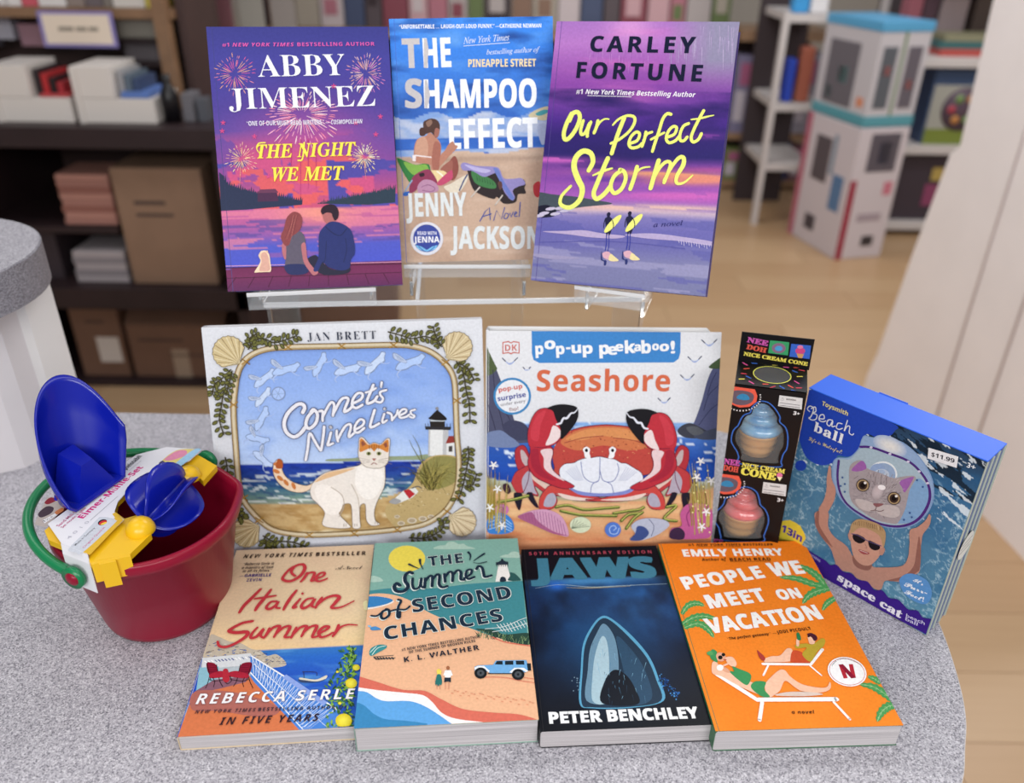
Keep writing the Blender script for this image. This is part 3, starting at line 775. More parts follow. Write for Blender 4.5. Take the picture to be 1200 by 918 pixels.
A.text('CARLEY', 219, 137, 550, 142, 50, '#151a35', 'bold', .012, space=1.3)
A.text('FORTUNE', 176, 220, 572, 232, 51, '#151a35', 'bold', .012, space=1.3)
A.text('#1 New York Times Bestselling Author', 176, 270, 553, 281, 15, '#f2eef6', 'bi'); A.line([(212, 276), (352, 280)], 1.6, '#f2eef6', sm=False, lift=True)
A.text('a novel', 421, 692, 514, 686, 15, '#2c2c6c', 'it', .006)
A.part('title_print')
A.view = (645, 120, 6.0)
Y = '#eaf07a'
S = lambda P, w=26, tp=None: A.line(P, w * 1.12, Y, taper=tp)
for sh in (1,):
    S([(150, 80), (115, 150), (95, 220), (105, 262), (140, 245), (185, 180), (208, 110), (195, 72), (160, 78), (135, 130)])
    S([(232, 130), (215, 190), (218, 225), (245, 215), (275, 150)], 20); S([(285, 140), (265, 195), (260, 240)], 20)
    S([(335, 130), (325, 175), (308, 215)], 20); S([(318, 190), (350, 140), (385, 118), (412, 120)], 16, (1, .5))
    S([(520, 110), (480, 210), (450, 300), (432, 360)], 26); S([(440, 160), (480, 120), (540, 95), (590, 105), (590, 150), (550, 210), (480, 265), (425, 290)], 20, (.6, 1, .8))
    S([(560, 290), (610, 270), (628, 225), (605, 210), (570, 240), (552, 290), (570, 320), (615, 315), (645, 290)], 19)
    S([(672, 210), (662, 260), (645, 310)], 19); S([(655, 270), (680, 225), (715, 210)], 16)
    S([(848, 85), (820, 82), (790, 120), (765, 200), (735, 290), (718, 345)], 20); S([(708, 262), (750, 240), (800, 215)], 15)
    S([(825, 245), (872, 225), (888, 180), (862, 172), (830, 205), (815, 255), (835, 285), (880, 270), (905, 240)], 19)
    S([(972, 150), (935, 170), (912, 225), (915, 268), (940, 270), (962, 245)], 19)
    S([(1078, 60), (1050, 110), (1010, 190), (990, 250), (1005, 280), (1040, 262), (1062, 222)], 20); S([(990, 122), (1050, 115), (1110, 100), (1150, 92)], 14, (.6, 1, .4))
    S([(270, 480), (300, 420), (285, 360), (230, 345), (180, 390), (168, 460), (195, 540), (225, 610), (205, 690), (140, 740), (75, 720), (80, 660), (145, 590)], 34, (.8, 1.1, .5))
    S([(405, 395), (380, 450), (330, 570), (305, 640), (325, 680), (375, 650), (425, 590)], 28); S([(300, 515), (370, 485), (435, 465)], 18, (.5, 1, .6))
    S([(500, 480), (450, 520), (425, 590), (450, 640), (500, 610), (530, 540), (520, 490), (490, 475)], 25)
    S([(610, 455), (590, 530), (562, 610)], 26); S([(575, 560), (610, 490), (650, 462), (700, 455)], 18, (1, .5))
    S([(762, 410), (735, 500), (705, 605)], 28); S([(720, 545), (770, 460), (815, 420), (845, 430), (830, 490), (800, 565)], 22); S([(800, 550), (850, 460), (900, 395), (935, 390), (935, 440), (890, 520), (890, 570), (940, 565), (1000, 515)], 24, (.8, 1.2, .4))
A.end()
# ---- cream and terracotta paperback with an Italian terrace
t, A = book('paperback_book', 'cream paperback with terrace chairs and blue sea, first of the four lying in front', (-0.2423, 0.3983, 0.0147), 5.0, 0, 0,
            0.1297, 0.2079, 0.0145, '#e6cfa8', (200, 630, 3.529), gloss=False, spine_col='#dcc6a0')
def f(U, V):
    c = ramp(V, [(0, '#dcc0a2'), (.2, '#e2c6a2'), (.42, '#e8cda6'), (.57, '#eed0a0'), (.6, '#f0cf9c')])
    c = mixc(c, '#d3ab90', (fbm(U * 3, V * 6, 3) - .5) * 1.8)
    sea = ramp(V, [(.6, '#3f7fc0'), (.66, '#2f6cc8'), (.75, '#2a58c0')]); sea = mixc(sea, '#5a9ad8', (fbm(U * 6, V * 50, 6) - .5) * 2.5)
    c = np.where((V > .61)[..., None], sea, c)
    return c
A.bg(70, 110, f)
A.poly([(135, 500), (330, 480), (350, 520), (430, 580), (330, 590), (110, 640), (120, 560)], '#b9c4ca')
A.blob([(160, 408), (200, 412), (240, 430), (290, 438), (330, 460), (372, 470), (400, 490), (440, 485), (478, 528), (400, 540), (300, 530), (140, 510)], '#c3b8a6')
q = random.Random(5)
for k in range(150):
    x = q.uniform(142, 400); y = q.uniform(425 + (x - 142) * .22, 535); A.line([(x, y), (x + q.uniform(4, 16), y + q.uniform(-6, 3))], q.uniform(2, 4), q.choice(['#46508c', '#3a68b4', '#8a7a70', '#e6e0d0', '#d6b48c', '#5f6660']), sm=False, cap=False)
for k in range(40):
    x = q.uniform(400, 475); y = q.uniform(490 + abs(x - 435) * .5, 533); A.line([(x, y), (x + q.uniform(3, 9), y + q.uniform(-6, 4))], 1.6, q.choice(['#46508c', '#8a7a70', '#e6e0d0', '#3c3c44']), sm=False, cap=False)
A.up_(); A.poly([(130, 500), (330, 480), (345, 500), (340, 530), (130, 545)], '#d9dde0'); A.poly([(120, 540), (200, 535), (190, 600), (105, 640)], '#8fc0d0')
for k in range(14): A.line([(140 + k * 14, 512 - k * 1.4), (150 + k * 14, 520 - k * 1.4)], 4, q.choice(['#46508c', '#7a86a4', '#fff']), sm=False, cap=False)
A.up_()
A.poly([(330, 490), (350, 500), (700, 720), (690, 810), (540, 812), (330, 600)], '#4d86d8')
A.poly([(98, 640), (180, 590), (330, 578), (345, 600), (545, 812), (28, 830), (60, 740)], '#d4784e')
A.poly([(98, 640), (180, 590), (330, 575), (310, 600), (200, 628), (90, 650)], '#8a6070')
A.blob([(100, 640), (250, 640), (400, 680), (450, 720), (380, 745), (200, 720), (90, 715)], '#b06a60')
A.line([(335, 492), (700, 720)], 7, '#f2f4f8', sm=False); A.line([(330, 560), (545, 812)], 6, '#f2f4f8', sm=False); A.line([(345, 525), (650, 800)], 3, '#f2f4f8', sm=False)
for k in range(24):
    t_ = k / 24; x0, y0 = 338 + 362 * t_, 496 + 224 * t_; x1, y1 = 332 + 213 * t_, 566 + 246 * t_
    A.line([(x0, y0), (x1 + 12, y1)], 2.4, '#e6eef8', sm=False, cap=False); A.line([(x0, y0), (x1 + 34, y1 + 6)], 2.0, '#dbe6f6', sm=False, cap=False)
A.line([(470, 575), (640, 690)], 22, '#8ea6e4', sm=False, cap=False); A.up_()
A.part('picture_print')
for sx, x0, fl in ((1, 180, 1), (1, 300, -1)):
    g = lambda P: [(x0 + (x - 180) * fl * (1 if fl == 1 else 1.15), y) for x, y in P]
    A.blob(g([(148, 528), (155, 518), (180, 522), (190, 535), (196, 565), (170, 572), (155, 560)]), '#8a1c34')
    A.line(g([(150, 522), (160, 565), (166, 590)]), 3, '#2a1820'); A.line(g([(190, 528), (196, 560)]), 3, '#2a1820')
    A.blob(g([(160, 570), (200, 555), (230, 560), (235, 575), (200, 582), (168, 584)]), '#b0283c')
    for P in ([(160, 580), (155, 600), (145, 625)], [(175, 582), (182, 600), (178, 620)], [(200, 582), (205, 600), (215, 618)], [(228, 575), (222, 595), (235, 608)], [(160, 590), (185, 596), (225, 590)]):
        A.line(g(P), 3, '#2a1820')
    for k in range(4): A.line(g([(158, 530 + k * 9), (190, 532 + k * 9)]), 1.5, '#4a1020')
    A.up_()
A.blob([(218, 550), (232, 545), (240, 560), (244, 590), (232, 602), (218, 595), (214, 575)], '#b8303e')
A.blob([(535, 582), (600, 590), (645, 572), (640, 588), (600, 598), (545, 596)], '#ddd6c4'); A.blob([(530, 590), (600, 598), (640, 588), (610, 600), (545, 602)], '#3c4a6a')
A.line([(545, 558), (600, 560), (604, 574)], 2.2, '#3a3030'); A.line([(550, 558), (552, 584)], 2, '#3a3030', lift=True)
A.part('lemon_tree_print')
for k in range(230):
    y = q.uniform(455, 800); w_ = 40 + (y - 455) * .34; x = 765 - (y - 455) * .03 - abs(q.gauss(0, .55)) * w_
    if x < 640: continue
    a = q.uniform(0, 6.3); L = q.uniform(7, 13)
    A.line([(x - L * math.cos(a), y - L * math.sin(a)), (x, y), (x + L * math.cos(a), y + L * math.sin(a))], q.uniform(6, 10), q.choice(['#3d6a30', '#5c8e36', '#2c4f2c', '#7fae48', '#86b050']), taper=(.2, 1, .2), cap=False, n=2)
A.up_()
for x, y, r in ((747, 607, 24), (768, 542, 15), (716, 762, 34), (690, 560, 6), (700, 690, 7)): A.ell(x, y, r, r * .86, '#f4e650', '#dcc52c')
A.blob([(796, 275), (812, 265), (815, 300), (802, 302)], '#eee2b0')
A.part('author_print')
A.text('REBECCA SERLE', 103, 694, 752, 671, 42, '#f4f3f4', 'bold', .002, space=1.3, out=('#7d5064', .012), shear=.12)
A.text('NEW YORK TIMES', 100, 733, 350, 724, 14, '#46303a', 'bi', space=1.4); A.text('BESTSELLING AUTHOR OF', 361, 723, 728, 712, 14, '#37303e', 'bold', space=1.3)
A.text('IN FIVE YEARS', 200, 780, 612, 763, 30, '#33222c', 'bi', 0, space=1.3)
A.text('NEW YORK TIMES', 300, 90, 585, 81, 15, '#2c2020', 'bi', .006, space=1.4); A.text('BESTSELLER', 600, 81, 806, 76, 15, '#2c2020', 'bold', .01, space=1.4)
A.text('“Rebecca Serle is', 300, 120, 427, 117, 11, '#4a3a38', 'bi'); A.text('a maestro of love', 294, 135, 424, 132, 11, '#4a3a38', 'bi'); A.text('in all its forms.”', 297, 149, 417, 146, 11, '#4a3a38', 'bi')
A.text('—GABRIELLE', 283, 169, 415, 165, 12, '#3c2c78', 'bold'); A.text('ZEVIN', 313, 187, 375, 185, 12, '#3c2c78', 'bold', space=1.3)
A.text('A Novel', 682, 137, 792, 135, 14, '#4a3a38', 'script', -.003)
A.part('title_print')
A.view = (250, 650, 6.667)
R = '#c23a42'
S = lambda P, w=22, tp=(.75, 1.05, .7): A.line(P, w * 1.3, R, taper=tp)
S([(640, 175), (610, 145), (640, 100), (700, 85), (715, 120), (680, 175), (610, 215), (555, 210), (545, 185), (600, 120), (660, 90)])
S([(735, 150), (712, 190), (685, 220)], 20); S([(700, 200), (745, 155), (790, 150), (780, 185), (765, 215), (795, 210)], 18)
S([(800, 200), (860, 175), (868, 150), (830, 158), (800, 195), (820, 218), (870, 205), (890, 195)], 18)
S([(370, 280), (300, 350), (240, 410), (205, 462)], 24); S([(450, 285), (400, 350), (350, 410), (330, 445)], 24); S([(325, 355), (400, 345), (490, 330)], 18)
S([(495, 375), (450, 380), (415, 420), (440, 435), (490, 405), (510, 375), (490, 420), (520, 428)], 20)
S([(650, 290), (610, 340), (570, 400), (550, 440)], 22); S([(680, 355), (645, 395), (625, 425), (650, 420)], 20); A.ell(698, 314, 10, 9, R)
S([(780, 350), (730, 360), (690, 405), (705, 430), (760, 400), (795, 355), (770, 410), (800, 420)], 20)
S([(850, 345), (820, 385), (800, 425)], 20); S([(815, 400), (880, 350), (950, 330), (985, 345), (950, 390), (925, 425), (1000, 420), (1100, 372)], 22, (.8, 1.15, .4))
S([(308, 530), (230, 545), (150, 585), (125, 608), (180, 620), (260, 615), (265, 640), (200, 690), (110, 730), (50, 725), (35, 690)], 24, (.8, 1.1, .6))
S([(345, 580), (305, 625), (295, 660), (340, 650), (395, 590), (370, 640), (390, 660)], 20)
S([(440, 585), (420, 630), (395, 662)], 20); S([(420, 630), (470, 580), (520, 570), (500, 610), (475, 655)], 20); S([(490, 630), (550, 580), (600, 572), (580, 620), (560, 655), (600, 655)], 20)
S([(650, 580), (630, 620), (610, 660)], 20); S([(630, 630), (680, 580), (730, 570), (710, 610), (690, 650)], 20); S([(705, 620), (760, 575), (810, 568), (790, 615), (775, 655), (815, 650)], 20)
S([(820, 630), (880, 600), (905, 575), (865, 575), (825, 615), (840, 655), (890, 645), (935, 620)], 20)
S([(980, 560), (965, 605), (935, 648)], 22); S([(950, 625), (1000, 575), (1060, 558), (1125, 562)], 18, (1, .5))
A.end()

# ---- teal and peach paperback with lighthouse and beach
t, A = book('paperback_book', 'teal and peach paperback with lighthouse, sun and pale blue off-road car', (-0.1117, 0.399, 0.0254), 4.4, 0.2, 0,
            0.1352, 0.2066, 0.0248, '#8fb4a4', (410, 625, 3.53), spine_col='#7aa293')
A.bg(40, 60, lambda U, V: mixc(ramp(V, [(0, '#83b0a3'), (1, '#83b0a3')]), '#8fbcae', (fbm(U * 3, V * 4, 3) - .5) * 1.5))
A.ell(236, 106, 76, 54, '#eed958')
for P in ([(352, 66), (370, 52), (395, 50), (405, 38), (430, 36), (450, 46), (470, 44), (485, 54), (508, 60), (506, 66)], [(622, 100), (640, 90), (655, 88), (668, 78), (690, 78), (710, 90), (710, 102)], [(80, 202), (84, 180), (105, 178), (130, 188), (134, 200)]):
    A.blob(P, '#aecbbc')
A.poly([(70, 250)] + smooth_pts([(75, 240), (180, 228), (330, 230), (500, 210), (640, 202), (715, 198)]) + [(740, 480), (60, 480)], '#438a92')
A.poly([(60, 262)] + smooth_pts([(60, 258), (120, 250), (190, 258), (260, 285), (320, 325), (400, 360), (500, 395), (600, 430), (700, 455), (745, 460)]) + [(790, 800), (10, 820), (40, 500)], '#ecb892')
A.poly(smooth_pts([(60, 268), (110, 262), (160, 270), (182, 284), (150, 300), (100, 312), (60, 318)]), '#f0e6dc'); A.poly(smooth_pts([(60, 264), (110, 262), (160, 270), (178, 280), (150, 294), (100, 306), (60, 310)]), '#3b82bd')
A.blob([(520, 396), (600, 402), (640, 420), (742, 415), (748, 460), (680, 455), (610, 432), (560, 412)], '#2f4a40')
q = random.Random(9)
for k in range(120):
    x = q.uniform(525, 738); y = 412 + (x - 525) * .16 + q.uniform(0, 22); a = q.uniform(-.7, .7); A.line([(x, y), (x + 10 * math.sin(a), y - 12), (x + 22 * math.sin(a), y - 18)], 2.6, q.choice(['#2f4a40', '#5c7f58', '#1f3530', '#8fa878']), taper=(1, .2), cap=False, n=2)
A.up_()
for k in range(9): A.line([(632 + k * 13, 408 + k * .5 - (k > 3) * (k - 3) * 5), (612 + k * 14 - 4, 380 + k * 1 - k * 3)], 3.2, '#dfe8e6', sm=False)
A.line([(560, 398), (640, 388), (700, 362), (735, 350)], 3, '#dfe8e6'); A.line([(590, 410), (660, 398), (736, 374)], 3, '#dfe8e6', lift=True)
A.line([(590, 432), (640, 452), (700, 462), (745, 468)], 5, '#d9705e', lift=True)
A.poly(smooth_pts([(38, 594), (120, 620), (220, 650), (310, 655), (380, 690), (470, 730), (600, 745), (700, 752), (780, 775)]) + [(780, 800), (10, 820)], '#d9705e')
A.poly(smooth_pts([(36, 640), (120, 652), (220, 662), (300, 672), (340, 700), (380, 745), (440, 770), (560, 785)]) + [(560, 800), (10, 820)], '#f4f2f0')
A.poly(smooth_pts([(34, 655), (70, 660), (110, 685), (150, 697), (230, 696), (280, 705), (340, 735), (420, 790)]) + [(420, 800), (10, 820)], '#62a6e2')
A.poly(smooth_pts([(28, 702), (60, 715), (100, 750), (150, 772), (230, 778), (320, 790)]) + [(320, 800), (10, 820)], '#3e88bb')
A.part('picture_print')
A.poly([(615, 130), (648, 128), (670, 200), (602, 203)], '#efece6'); A.poly([(604, 122), (655, 120), (655, 132), (604, 134)], '#26323e'); A.poly([(612, 122), (630, 112), (648, 120)], '#26323e'); A.ell(630, 112, 5, 5, '#26323e')
A.blob([(622, 203), (622, 188), (632, 182), (644, 188), (645, 201)], '#26323e')
for k in range(6): A.line([(608 + k * 9, 133), (608 + k * 9, 140)], 2.5, '#26323e', sm=False)
A.blob([(655, 198), (662, 180), (662, 165), (680, 168), (695, 180), (705, 192), (704, 198)], '#2f5a58')
A.blob([(80, 500), (88, 478), (120, 464), (150, 466), (150, 478), (120, 495), (90, 510)], '#3f8f92'); A.line([(92, 506), (115, 478), (148, 468)], 3, '#dcebe0'); A.line([(84, 496), (110, 470)], 3, '#dcebe0', lift=True)
for k in range(7): A.line([(100 + k * 12, 516), (110 + k * 12, 524)], 6, '#2c3a40', sm=False, cap=False)
A.line([(98, 514), (180, 508)], 2.5, '#2c3a40', sm=False); A.line([(110, 526), (188, 518)], 2.5, '#2c3a40', sm=False, lift=True)
A.blob([(85, 395), (105, 388), (128, 398), (126, 402), (92, 404)], '#4f8fc8'); A.ell(82, 388, 8, 4, '#8fc4e6', rot=20)
A.ell(368, 574, 9, 10, '#f0d860'); A.poly([(358, 572), (380, 572), (376, 590), (362, 590)], '#f0d860'); A.blob([(360, 590), (376, 590), (380, 628), (354, 630)], '#2f7470')
for x in (360, 372): A.line([(x, 630), (x + 1, 648)], 3.2, '#d99a7e', sm=False)
A.line([(358, 592), (352, 615)], 3, '#e0a888', sm=False); A.ell(406, 560, 7, 8, '#a86a48'); A.poly([(394, 570), (418, 570), (426, 590), (418, 594), (416, 600), (394, 600), (392, 592), (386, 592)], '#f6f4f0')
A.poly([(392, 600), (418, 600), (418, 620), (406, 616), (390, 620)], '#26323e')
for x in (396, 410): A.line([(x, 620), (x - 1, 648)], 3.2, '#d99a7e', sm=False)
A.up_()
for k in range(30):
    x = 420 + k * 11.5; y = 650 + k * 1.6 + (14 if k % 3 == 0 else 0) + (k % 5) * 2; A.line([(x, y), (x + 7, y + 1)], 3, '#d98a6c', sm=False)
A.line([(560, 598), (640, 600), (700, 612), (765, 622)], 2.5, '#d9705e'); A.line([(720, 600), (765, 606)], 2.5, '#d9705e', lift=True)
A.poly([(516, 556), (530, 550), (592, 548), (604, 530), (730, 528), (736, 545), (738, 570), (728, 578), (668, 582), (580, 582), (556, 568), (516, 572)], '#73aee0')
A.poly([(514, 560), (530, 552), (555, 552), (578, 572), (575, 580), (556, 562), (530, 562), (520, 572)], '#eef2f4'); A.poly([(660, 578), (680, 560), (720, 560), (738, 574), (728, 578), (712, 568), (686, 568), (672, 582)], '#eef2f4')
for P in ([(600, 546), (608, 532), (632, 532), (632, 547)], [(642, 532), (676, 531), (676, 547), (642, 548)], [(686, 531), (720, 531), (722, 547), (688, 547)]): A.poly(P, '#1e2830')
A.poly([(732, 542), (748, 542), (750, 572), (736, 572)], '#1e2830'); A.line([(572, 584), (668, 584)], 4, '#1e2830', sm=False, lift=True)
for x, y in ((541, 582), (696, 588)): A.ell(x, y, 26, 23, '#1c2024'); A.ell(x, y, 15, 13, '#4c5258'); A.ell(x, y, 5, 5, '#1c2024')
A.part('title_print')
N, O = '#1f2f40', ('#dfe9e4', .022)
A.text('THE', 326, 140, 470, 125, 40, N, 'bold', .01, space=1.1, out=O)
A.line([(245, 132), (262, 140), (285, 150)], 11, N, taper=(1, .3)); A.line([(290, 112), (292, 130), (303, 152)], 11, N, taper=(1, .3)); A.line([(490, 82), (499, 95), (496, 115)], 11, N, taper=(1, .3))
A.line([(512, 118), (530, 105), (556, 88)], 10, N, taper=(.3, 1)); A.line([(510, 125), (535, 128), (565, 122)], 6, N, taper=(.3, 1), lift=True)
A.text('SECOND', 262, 332, 672, 272, 54, N, 'bold', .01, space=1.12, out=O)
A.text('CHANCES', 145, 446, 635, 366, 54, N, 'bold', .01, space=1.12, out=O)
A.view = (425, 640, 6.0)
def two(strokes):
    for P, w in strokes: A.line([(x - 6, y + 6) for x, y in P], w * 1.35, '#dfe9e4')
    A.up_()
    for P, w in strokes: A.line(P, w * 1.35, N)
    A.up_()
two([([(350, 200), (330, 190), (300, 215), (300, 255), (320, 290), (290, 325), (240, 325), (222, 295), (240, 270), (262, 285)], 20),
     ([(352, 235), (350, 280), (365, 310), (400, 295), (412, 240)], 15), ([(412, 235), (408, 280), (425, 300)], 14), ([(440, 235), (436, 300)], 16), ([(440, 255), (470, 220), (490, 225), (488, 290)], 16),
     ([(490, 245), (520, 210), (540, 215), (538, 275), (560, 298), (595, 290)], 16), ([(575, 205), (580, 260)], 16), ([(580, 225), (610, 190), (632, 200), (632, 255)], 16), ([(632, 215), (665, 180), (690, 190), (690, 240), (715, 245)], 16),
     ([(715, 235), (760, 205), (765, 175), (735, 180), (725, 215), (745, 240), (785, 225)], 15), ([(800, 170), (815, 150), (840, 160), (850, 200), (860, 225), (905, 215)], 16),
     ([(62, 498), (100, 500), (140, 470)], 12), ([(175, 455), (140, 470), (130, 505), (150, 520), (185, 495), (185, 460), (165, 452)], 15), ([(250, 385), (270, 395), (250, 440), (245, 500), (260, 510), (262, 470)], 14), ([(185, 470), (240, 455), (300, 455), (332, 432)], 12)])
A.view = (410, 625, 3.53)
A.part('author_print')
A.text('#1 NEW YORK TIMES BESTSELLING AUTHOR', 215, 493, 540, 437, 11, '#2c3038', 'bold', space=1.05); A.text('OF THE SUMMER OF BROKEN RULES', 245, 503, 520, 455, 11, '#2c3038', 'bold', space=1.05)
A.text('K. L. WALTHER', 226, 539, 536, 487, 21, '#222a38', 'bold', .004, space=1.2)
A.end()

# ---- black and navy paperback, deep water scene (plain generic picture)
t, A = book('paperback_book', 'black paperback with a dark blue underwater scene under blue block title', (0.024, 0.4041, 0.019), 3.7, 0, 0,
            0.1299, 0.2038, 0.0186, '#15161c', (600, 630, 3.6), spine_col='#121318', gloss=True, r=0.003)
def f(U, V):
    c = ramp(V, [(0, '#0e0f18'), (.205, '#0d0e16'), (.21, '#3f6c98'), (.24, '#1c4474'), (.33, '#152f58'), (.5, '#122546'), (.7, '#10192c'), (1, '#0d0f16')])
    n = fbm(U * 5, V * 6, 3); m = (V > .2)
    c = mixc(c, '#2c6cb0', m * np.clip(n - .45, 0, 1) * 1.6 * np.exp(-((V - .3) / .3) ** 2)); c = mixc(c, '#0a0c14', (fbm(U * 4 + 3, V * 5, 8) - .5) * 2)
    c = mixc(c, '#4484b8', m * np.exp(-(((U - .45) / .3) ** 2 + ((V - .225) / .025) ** 2)) * (.5 + n)); c = mixc(c, '#2a6ad0', m * np.exp(-(((U - .22) / .06) ** 2 + ((V - .25) / .03) ** 2)) * .9)
    c = mixc(c, '#2a6298', np.exp(-(((U - .48) / .26) ** 2 + ((V - .62) / .24) ** 2)) * .75)
    return c
A.bg(90, 130, f)
A.line([(100, 215), (200, 200), (330, 210), (450, 205), (560, 200), (655, 196)], 4, '#9ab0b8', taper=(.3, 1, .3), lift=True); A.line([(230, 212), (330, 214), (500, 206)], 6, '#8f866c', taper=(.3, 1, .3), lift=True)
A.part('picture_print')
A.blob([(285, 700), (290, 560), (300, 450), (340, 370), (382, 332), (430, 350), (510, 420), (580, 505), (620, 600), (640, 690), (500, 720), (340, 722)], '#5aa0c4')
A.blob([(294, 700), (298, 565), (308, 458), (344, 380), (382, 342), (425, 358), (500, 428), (568, 508), (608, 600), (628, 690), (500, 716), (340, 718)], '#22364a')
A.blob([(315, 690), (320, 560), (330, 470), (360, 400), (384, 365), (415, 390), (440, 450), (450, 560), (430, 690)], '#6a8ea6')
A.blob([(340, 690), (340, 580), (352, 490), (378, 420), (400, 440), (410, 540), (400, 690)], '#a8c4d0')
A.blob([(440, 420), (500, 470), (560, 560), (590, 680), (500, 700), (470, 560)], '#2e4c66')
A.blob([(380, 700), (390, 610), (430, 560), (480, 580), (520, 640), (530, 705)], '#141a24')
q = random.Random(4)
for k in range(60):
    x = q.gauss(450, 80); y = q.gauss(560, 90)
    if 330 < x < 580 and 400 < y < 700 and y > 350 + abs(x - 400) * .8: A.line([(x, y), (x + q.uniform(-10, 10), y + q.uniform(10, 34))], 2, q.choice(['#7fb0cc', '#2a4058', '#4f7c9a']), taper=(1, .2), cap=False)
for k in range(60):
    t_ = q.random(); x = 625 + t_ * 75 + q.gauss(0, 9); y = 590 + t_ * 85 + q.gauss(0, 9); A.ell(x, y, q.uniform(1.5, 5), q.uniform(1.5, 5), q.choice(['#2c68b0', '#4a90d0', '#1c4484']), n=8, lift=False)
for k in range(10): A.ell(q.uniform(250, 290), q.uniform(590, 690), 2.5, 2.5, '#7a94a8', n=8, lift=False)
A.up_()
A.part('title_print')
A.text('50TH ANNIVERSARY EDITION', 72, 76, 590, 68, 13, '#b4485a', 'bold', space=1.6)
A.text('JAWS', 80, 182, 616, 172, 92, '#3f7a92', 'bold', .042)
A.part('author_print')
A.text('PETER BENCHLEY', 158, 788, 793, 764, 50, '#f1f2f4', 'bold', .03)
A.end()

# ---- orange paperback with people on sun loungers
t, A = book('paperback_book', 'bright orange paperback with two people on white sun loungers, green spine', (0.153, 0.4037, 0.0226), 3.0, -0.1, 0,
            0.1414, 0.2111, 0.0222, '#2f6b46', (760, 625, 3.4656), spine_col='#2f6b46', r=0.003)
A.bg(60, 90, lambda U, V: mixc(ramp(V, [(0, '#ee7d1f'), (.5, '#f1862a'), (1, '#f38a2e')]), '#e8741c', (fbm(U * 4, V * 5, 3) - .5) * 1.2))
def palm(P, w, flip=1):
    """a palm frond: broad blade with pale veins"""
    c = smooth_pts(P, False, 5); top, bot = [], []
    n = len(c)
    for i, (x, y) in enumerate(c):
        a = c[max(i - 1, 0)]; b = c[min(i + 1, n - 1)]; dx, dy = b[0] - a[0], b[1] - a[1]; L = math.hypot(dx, dy) or 1
        t_ = i / (n - 1); ww = w * (math.sin(math.pi * min(1, t_ * .9 + .1)) ** .6) * (1.12 if i % 2 else .82); top.append((x - dy / L * ww, y + dx / L * ww)); bot.append((x + dy / L * ww, y - dx / L * ww))
    A.poly(top + bot[::-1], '#4e9a58')
    A.line(P, 2, '#a8cf98', cap=False)
    for i in range(2, n - 1, 2):
        for e in (top, bot): A.line([c[i], ((e[min(i + 2, n - 1)][0] + c[i][0]) / 2 * 1.0, (e[min(i + 2, n - 1)][1] + c[i][1]) / 2)], 1.4, '#a8cf98', sm=False, cap=False)
    A.up_()
A.part('palm_print')
for P, w in (([(135, 330), (160, 295), (195, 285), (228, 296)], 13), ([(135, 372), (180, 345), (230, 338), (280, 352)], 14), ([(145, 385), (200, 368), (240, 390), (266, 426)], 14),
             ([(722, 222), (690, 180), (650, 150), (606, 130)], 14), ([(722, 222), (660, 205), (600, 185), (530, 180)], 13), ([(740, 225), (690, 235), (650, 255), (625, 288)], 16), ([(768, 262), (740, 275), (720, 292), (706, 316)], 13),
             ([(942, 612), (920, 595), (890, 583)], 12), ([(1000, 690), (960, 655), (910, 625), (856, 616)], 15), ([(1010, 700), (975, 705), (945, 730), (928, 768)], 19)):
    palm(P, w)
A.part('title_print')
W = '#f5f2ef'
A.text('EMILY HENRY', 143, 97, 552, 92, 29, W, 'bold', .022, space=1.05)
A.text('PEOPLE', 152, 232, 477, 182, 52, W, 'bold', .03, space=1.1); A.text('WE', 506, 178, 640, 165, 55, W, 'bold', .03, space=1.05)
A.text('MEET', 250, 309, 487, 277, 56, W, 'bold', .03, space=1.08); A.text('ON', 533, 274, 628, 264, 42, W, 'bold', .03)
A.text('VACATION', 250, 411, 712, 350, 62, W, 'bold', .03, space=1.06)
K = '#3a2014'
A.text('#1 NEW YORK TIMES BESTSELLER', 162, 54, 506, 52, 9, K, 'bi', space=1.1); A.line([(196, 57), (380, 56)], 1.5, K, sm=False)
A.text('Author of', 217, 115, 318, 113, 11, K, 'bi', space=1.1); A.text('BEACH READ', 332, 115, 498, 113, 12, K, 'bold', space=1.1); A.line([(332, 118), (498, 116)], 1.5, K, sm=False, lift=True)
A.text('“The perfect getaway.” —', 322, 436, 522, 412, 10, K, 'bi'); A.text('JODI PICOULT', 524, 411, 662, 394, 12, K, 'bold', space=1.1)
A.text('a novel', 583, 736, 676, 735, 13, K, 'bi', space=1.1)
A.part('picture_print')
A.view = (820, 730, 5.0)
Wt, SK, SK2 = '#f6f2ee', '#f0bfa2', '#e2a688'
A.line([(370, 245), (650, 248), (718, 160)], 18, Wt, sm=False); A.line([(400, 255), (372, 312)], 11, Wt, sm=False); A.line([(645, 255), (712, 312)], 10, Wt, sm=False, lift=True)
A.blob([(380, 215), (420, 200), (470, 195), (510, 155), (540, 160), (545, 200), (530, 230), (400, 236), (378, 232)], SK); A.blob([(335, 165), (350, 175), (380, 205), (380, 225), (362, 222), (345, 200)], '#a83c34')
A.blob([(545, 168), (600, 178), (650, 232), (600, 240), (540, 236), (530, 220)], '#c9502e')
A.blob([(560, 135), (620, 125), (660, 130), (715, 95), (735, 110), (722, 145), (690, 170), (650, 232), (600, 190), (625, 150), (570, 155)], '#b79e34')
A.blob([(566, 100), (582, 110), (580, 140), (566, 138)], SK); A.blob([(566, 68), (580, 62), (592, 90), (590, 105), (572, 102)], '#2e7a4c')
A.blob([(632, 85), (650, 75), (672, 90), (672, 125), (645, 128), (636, 108)], SK); A.blob([(628, 72), (650, 64), (680, 78), (688, 100), (670, 110), (655, 90), (640, 82)], '#4a2030'); A.ell(638, 84, 7, 5, '#2a1a20')
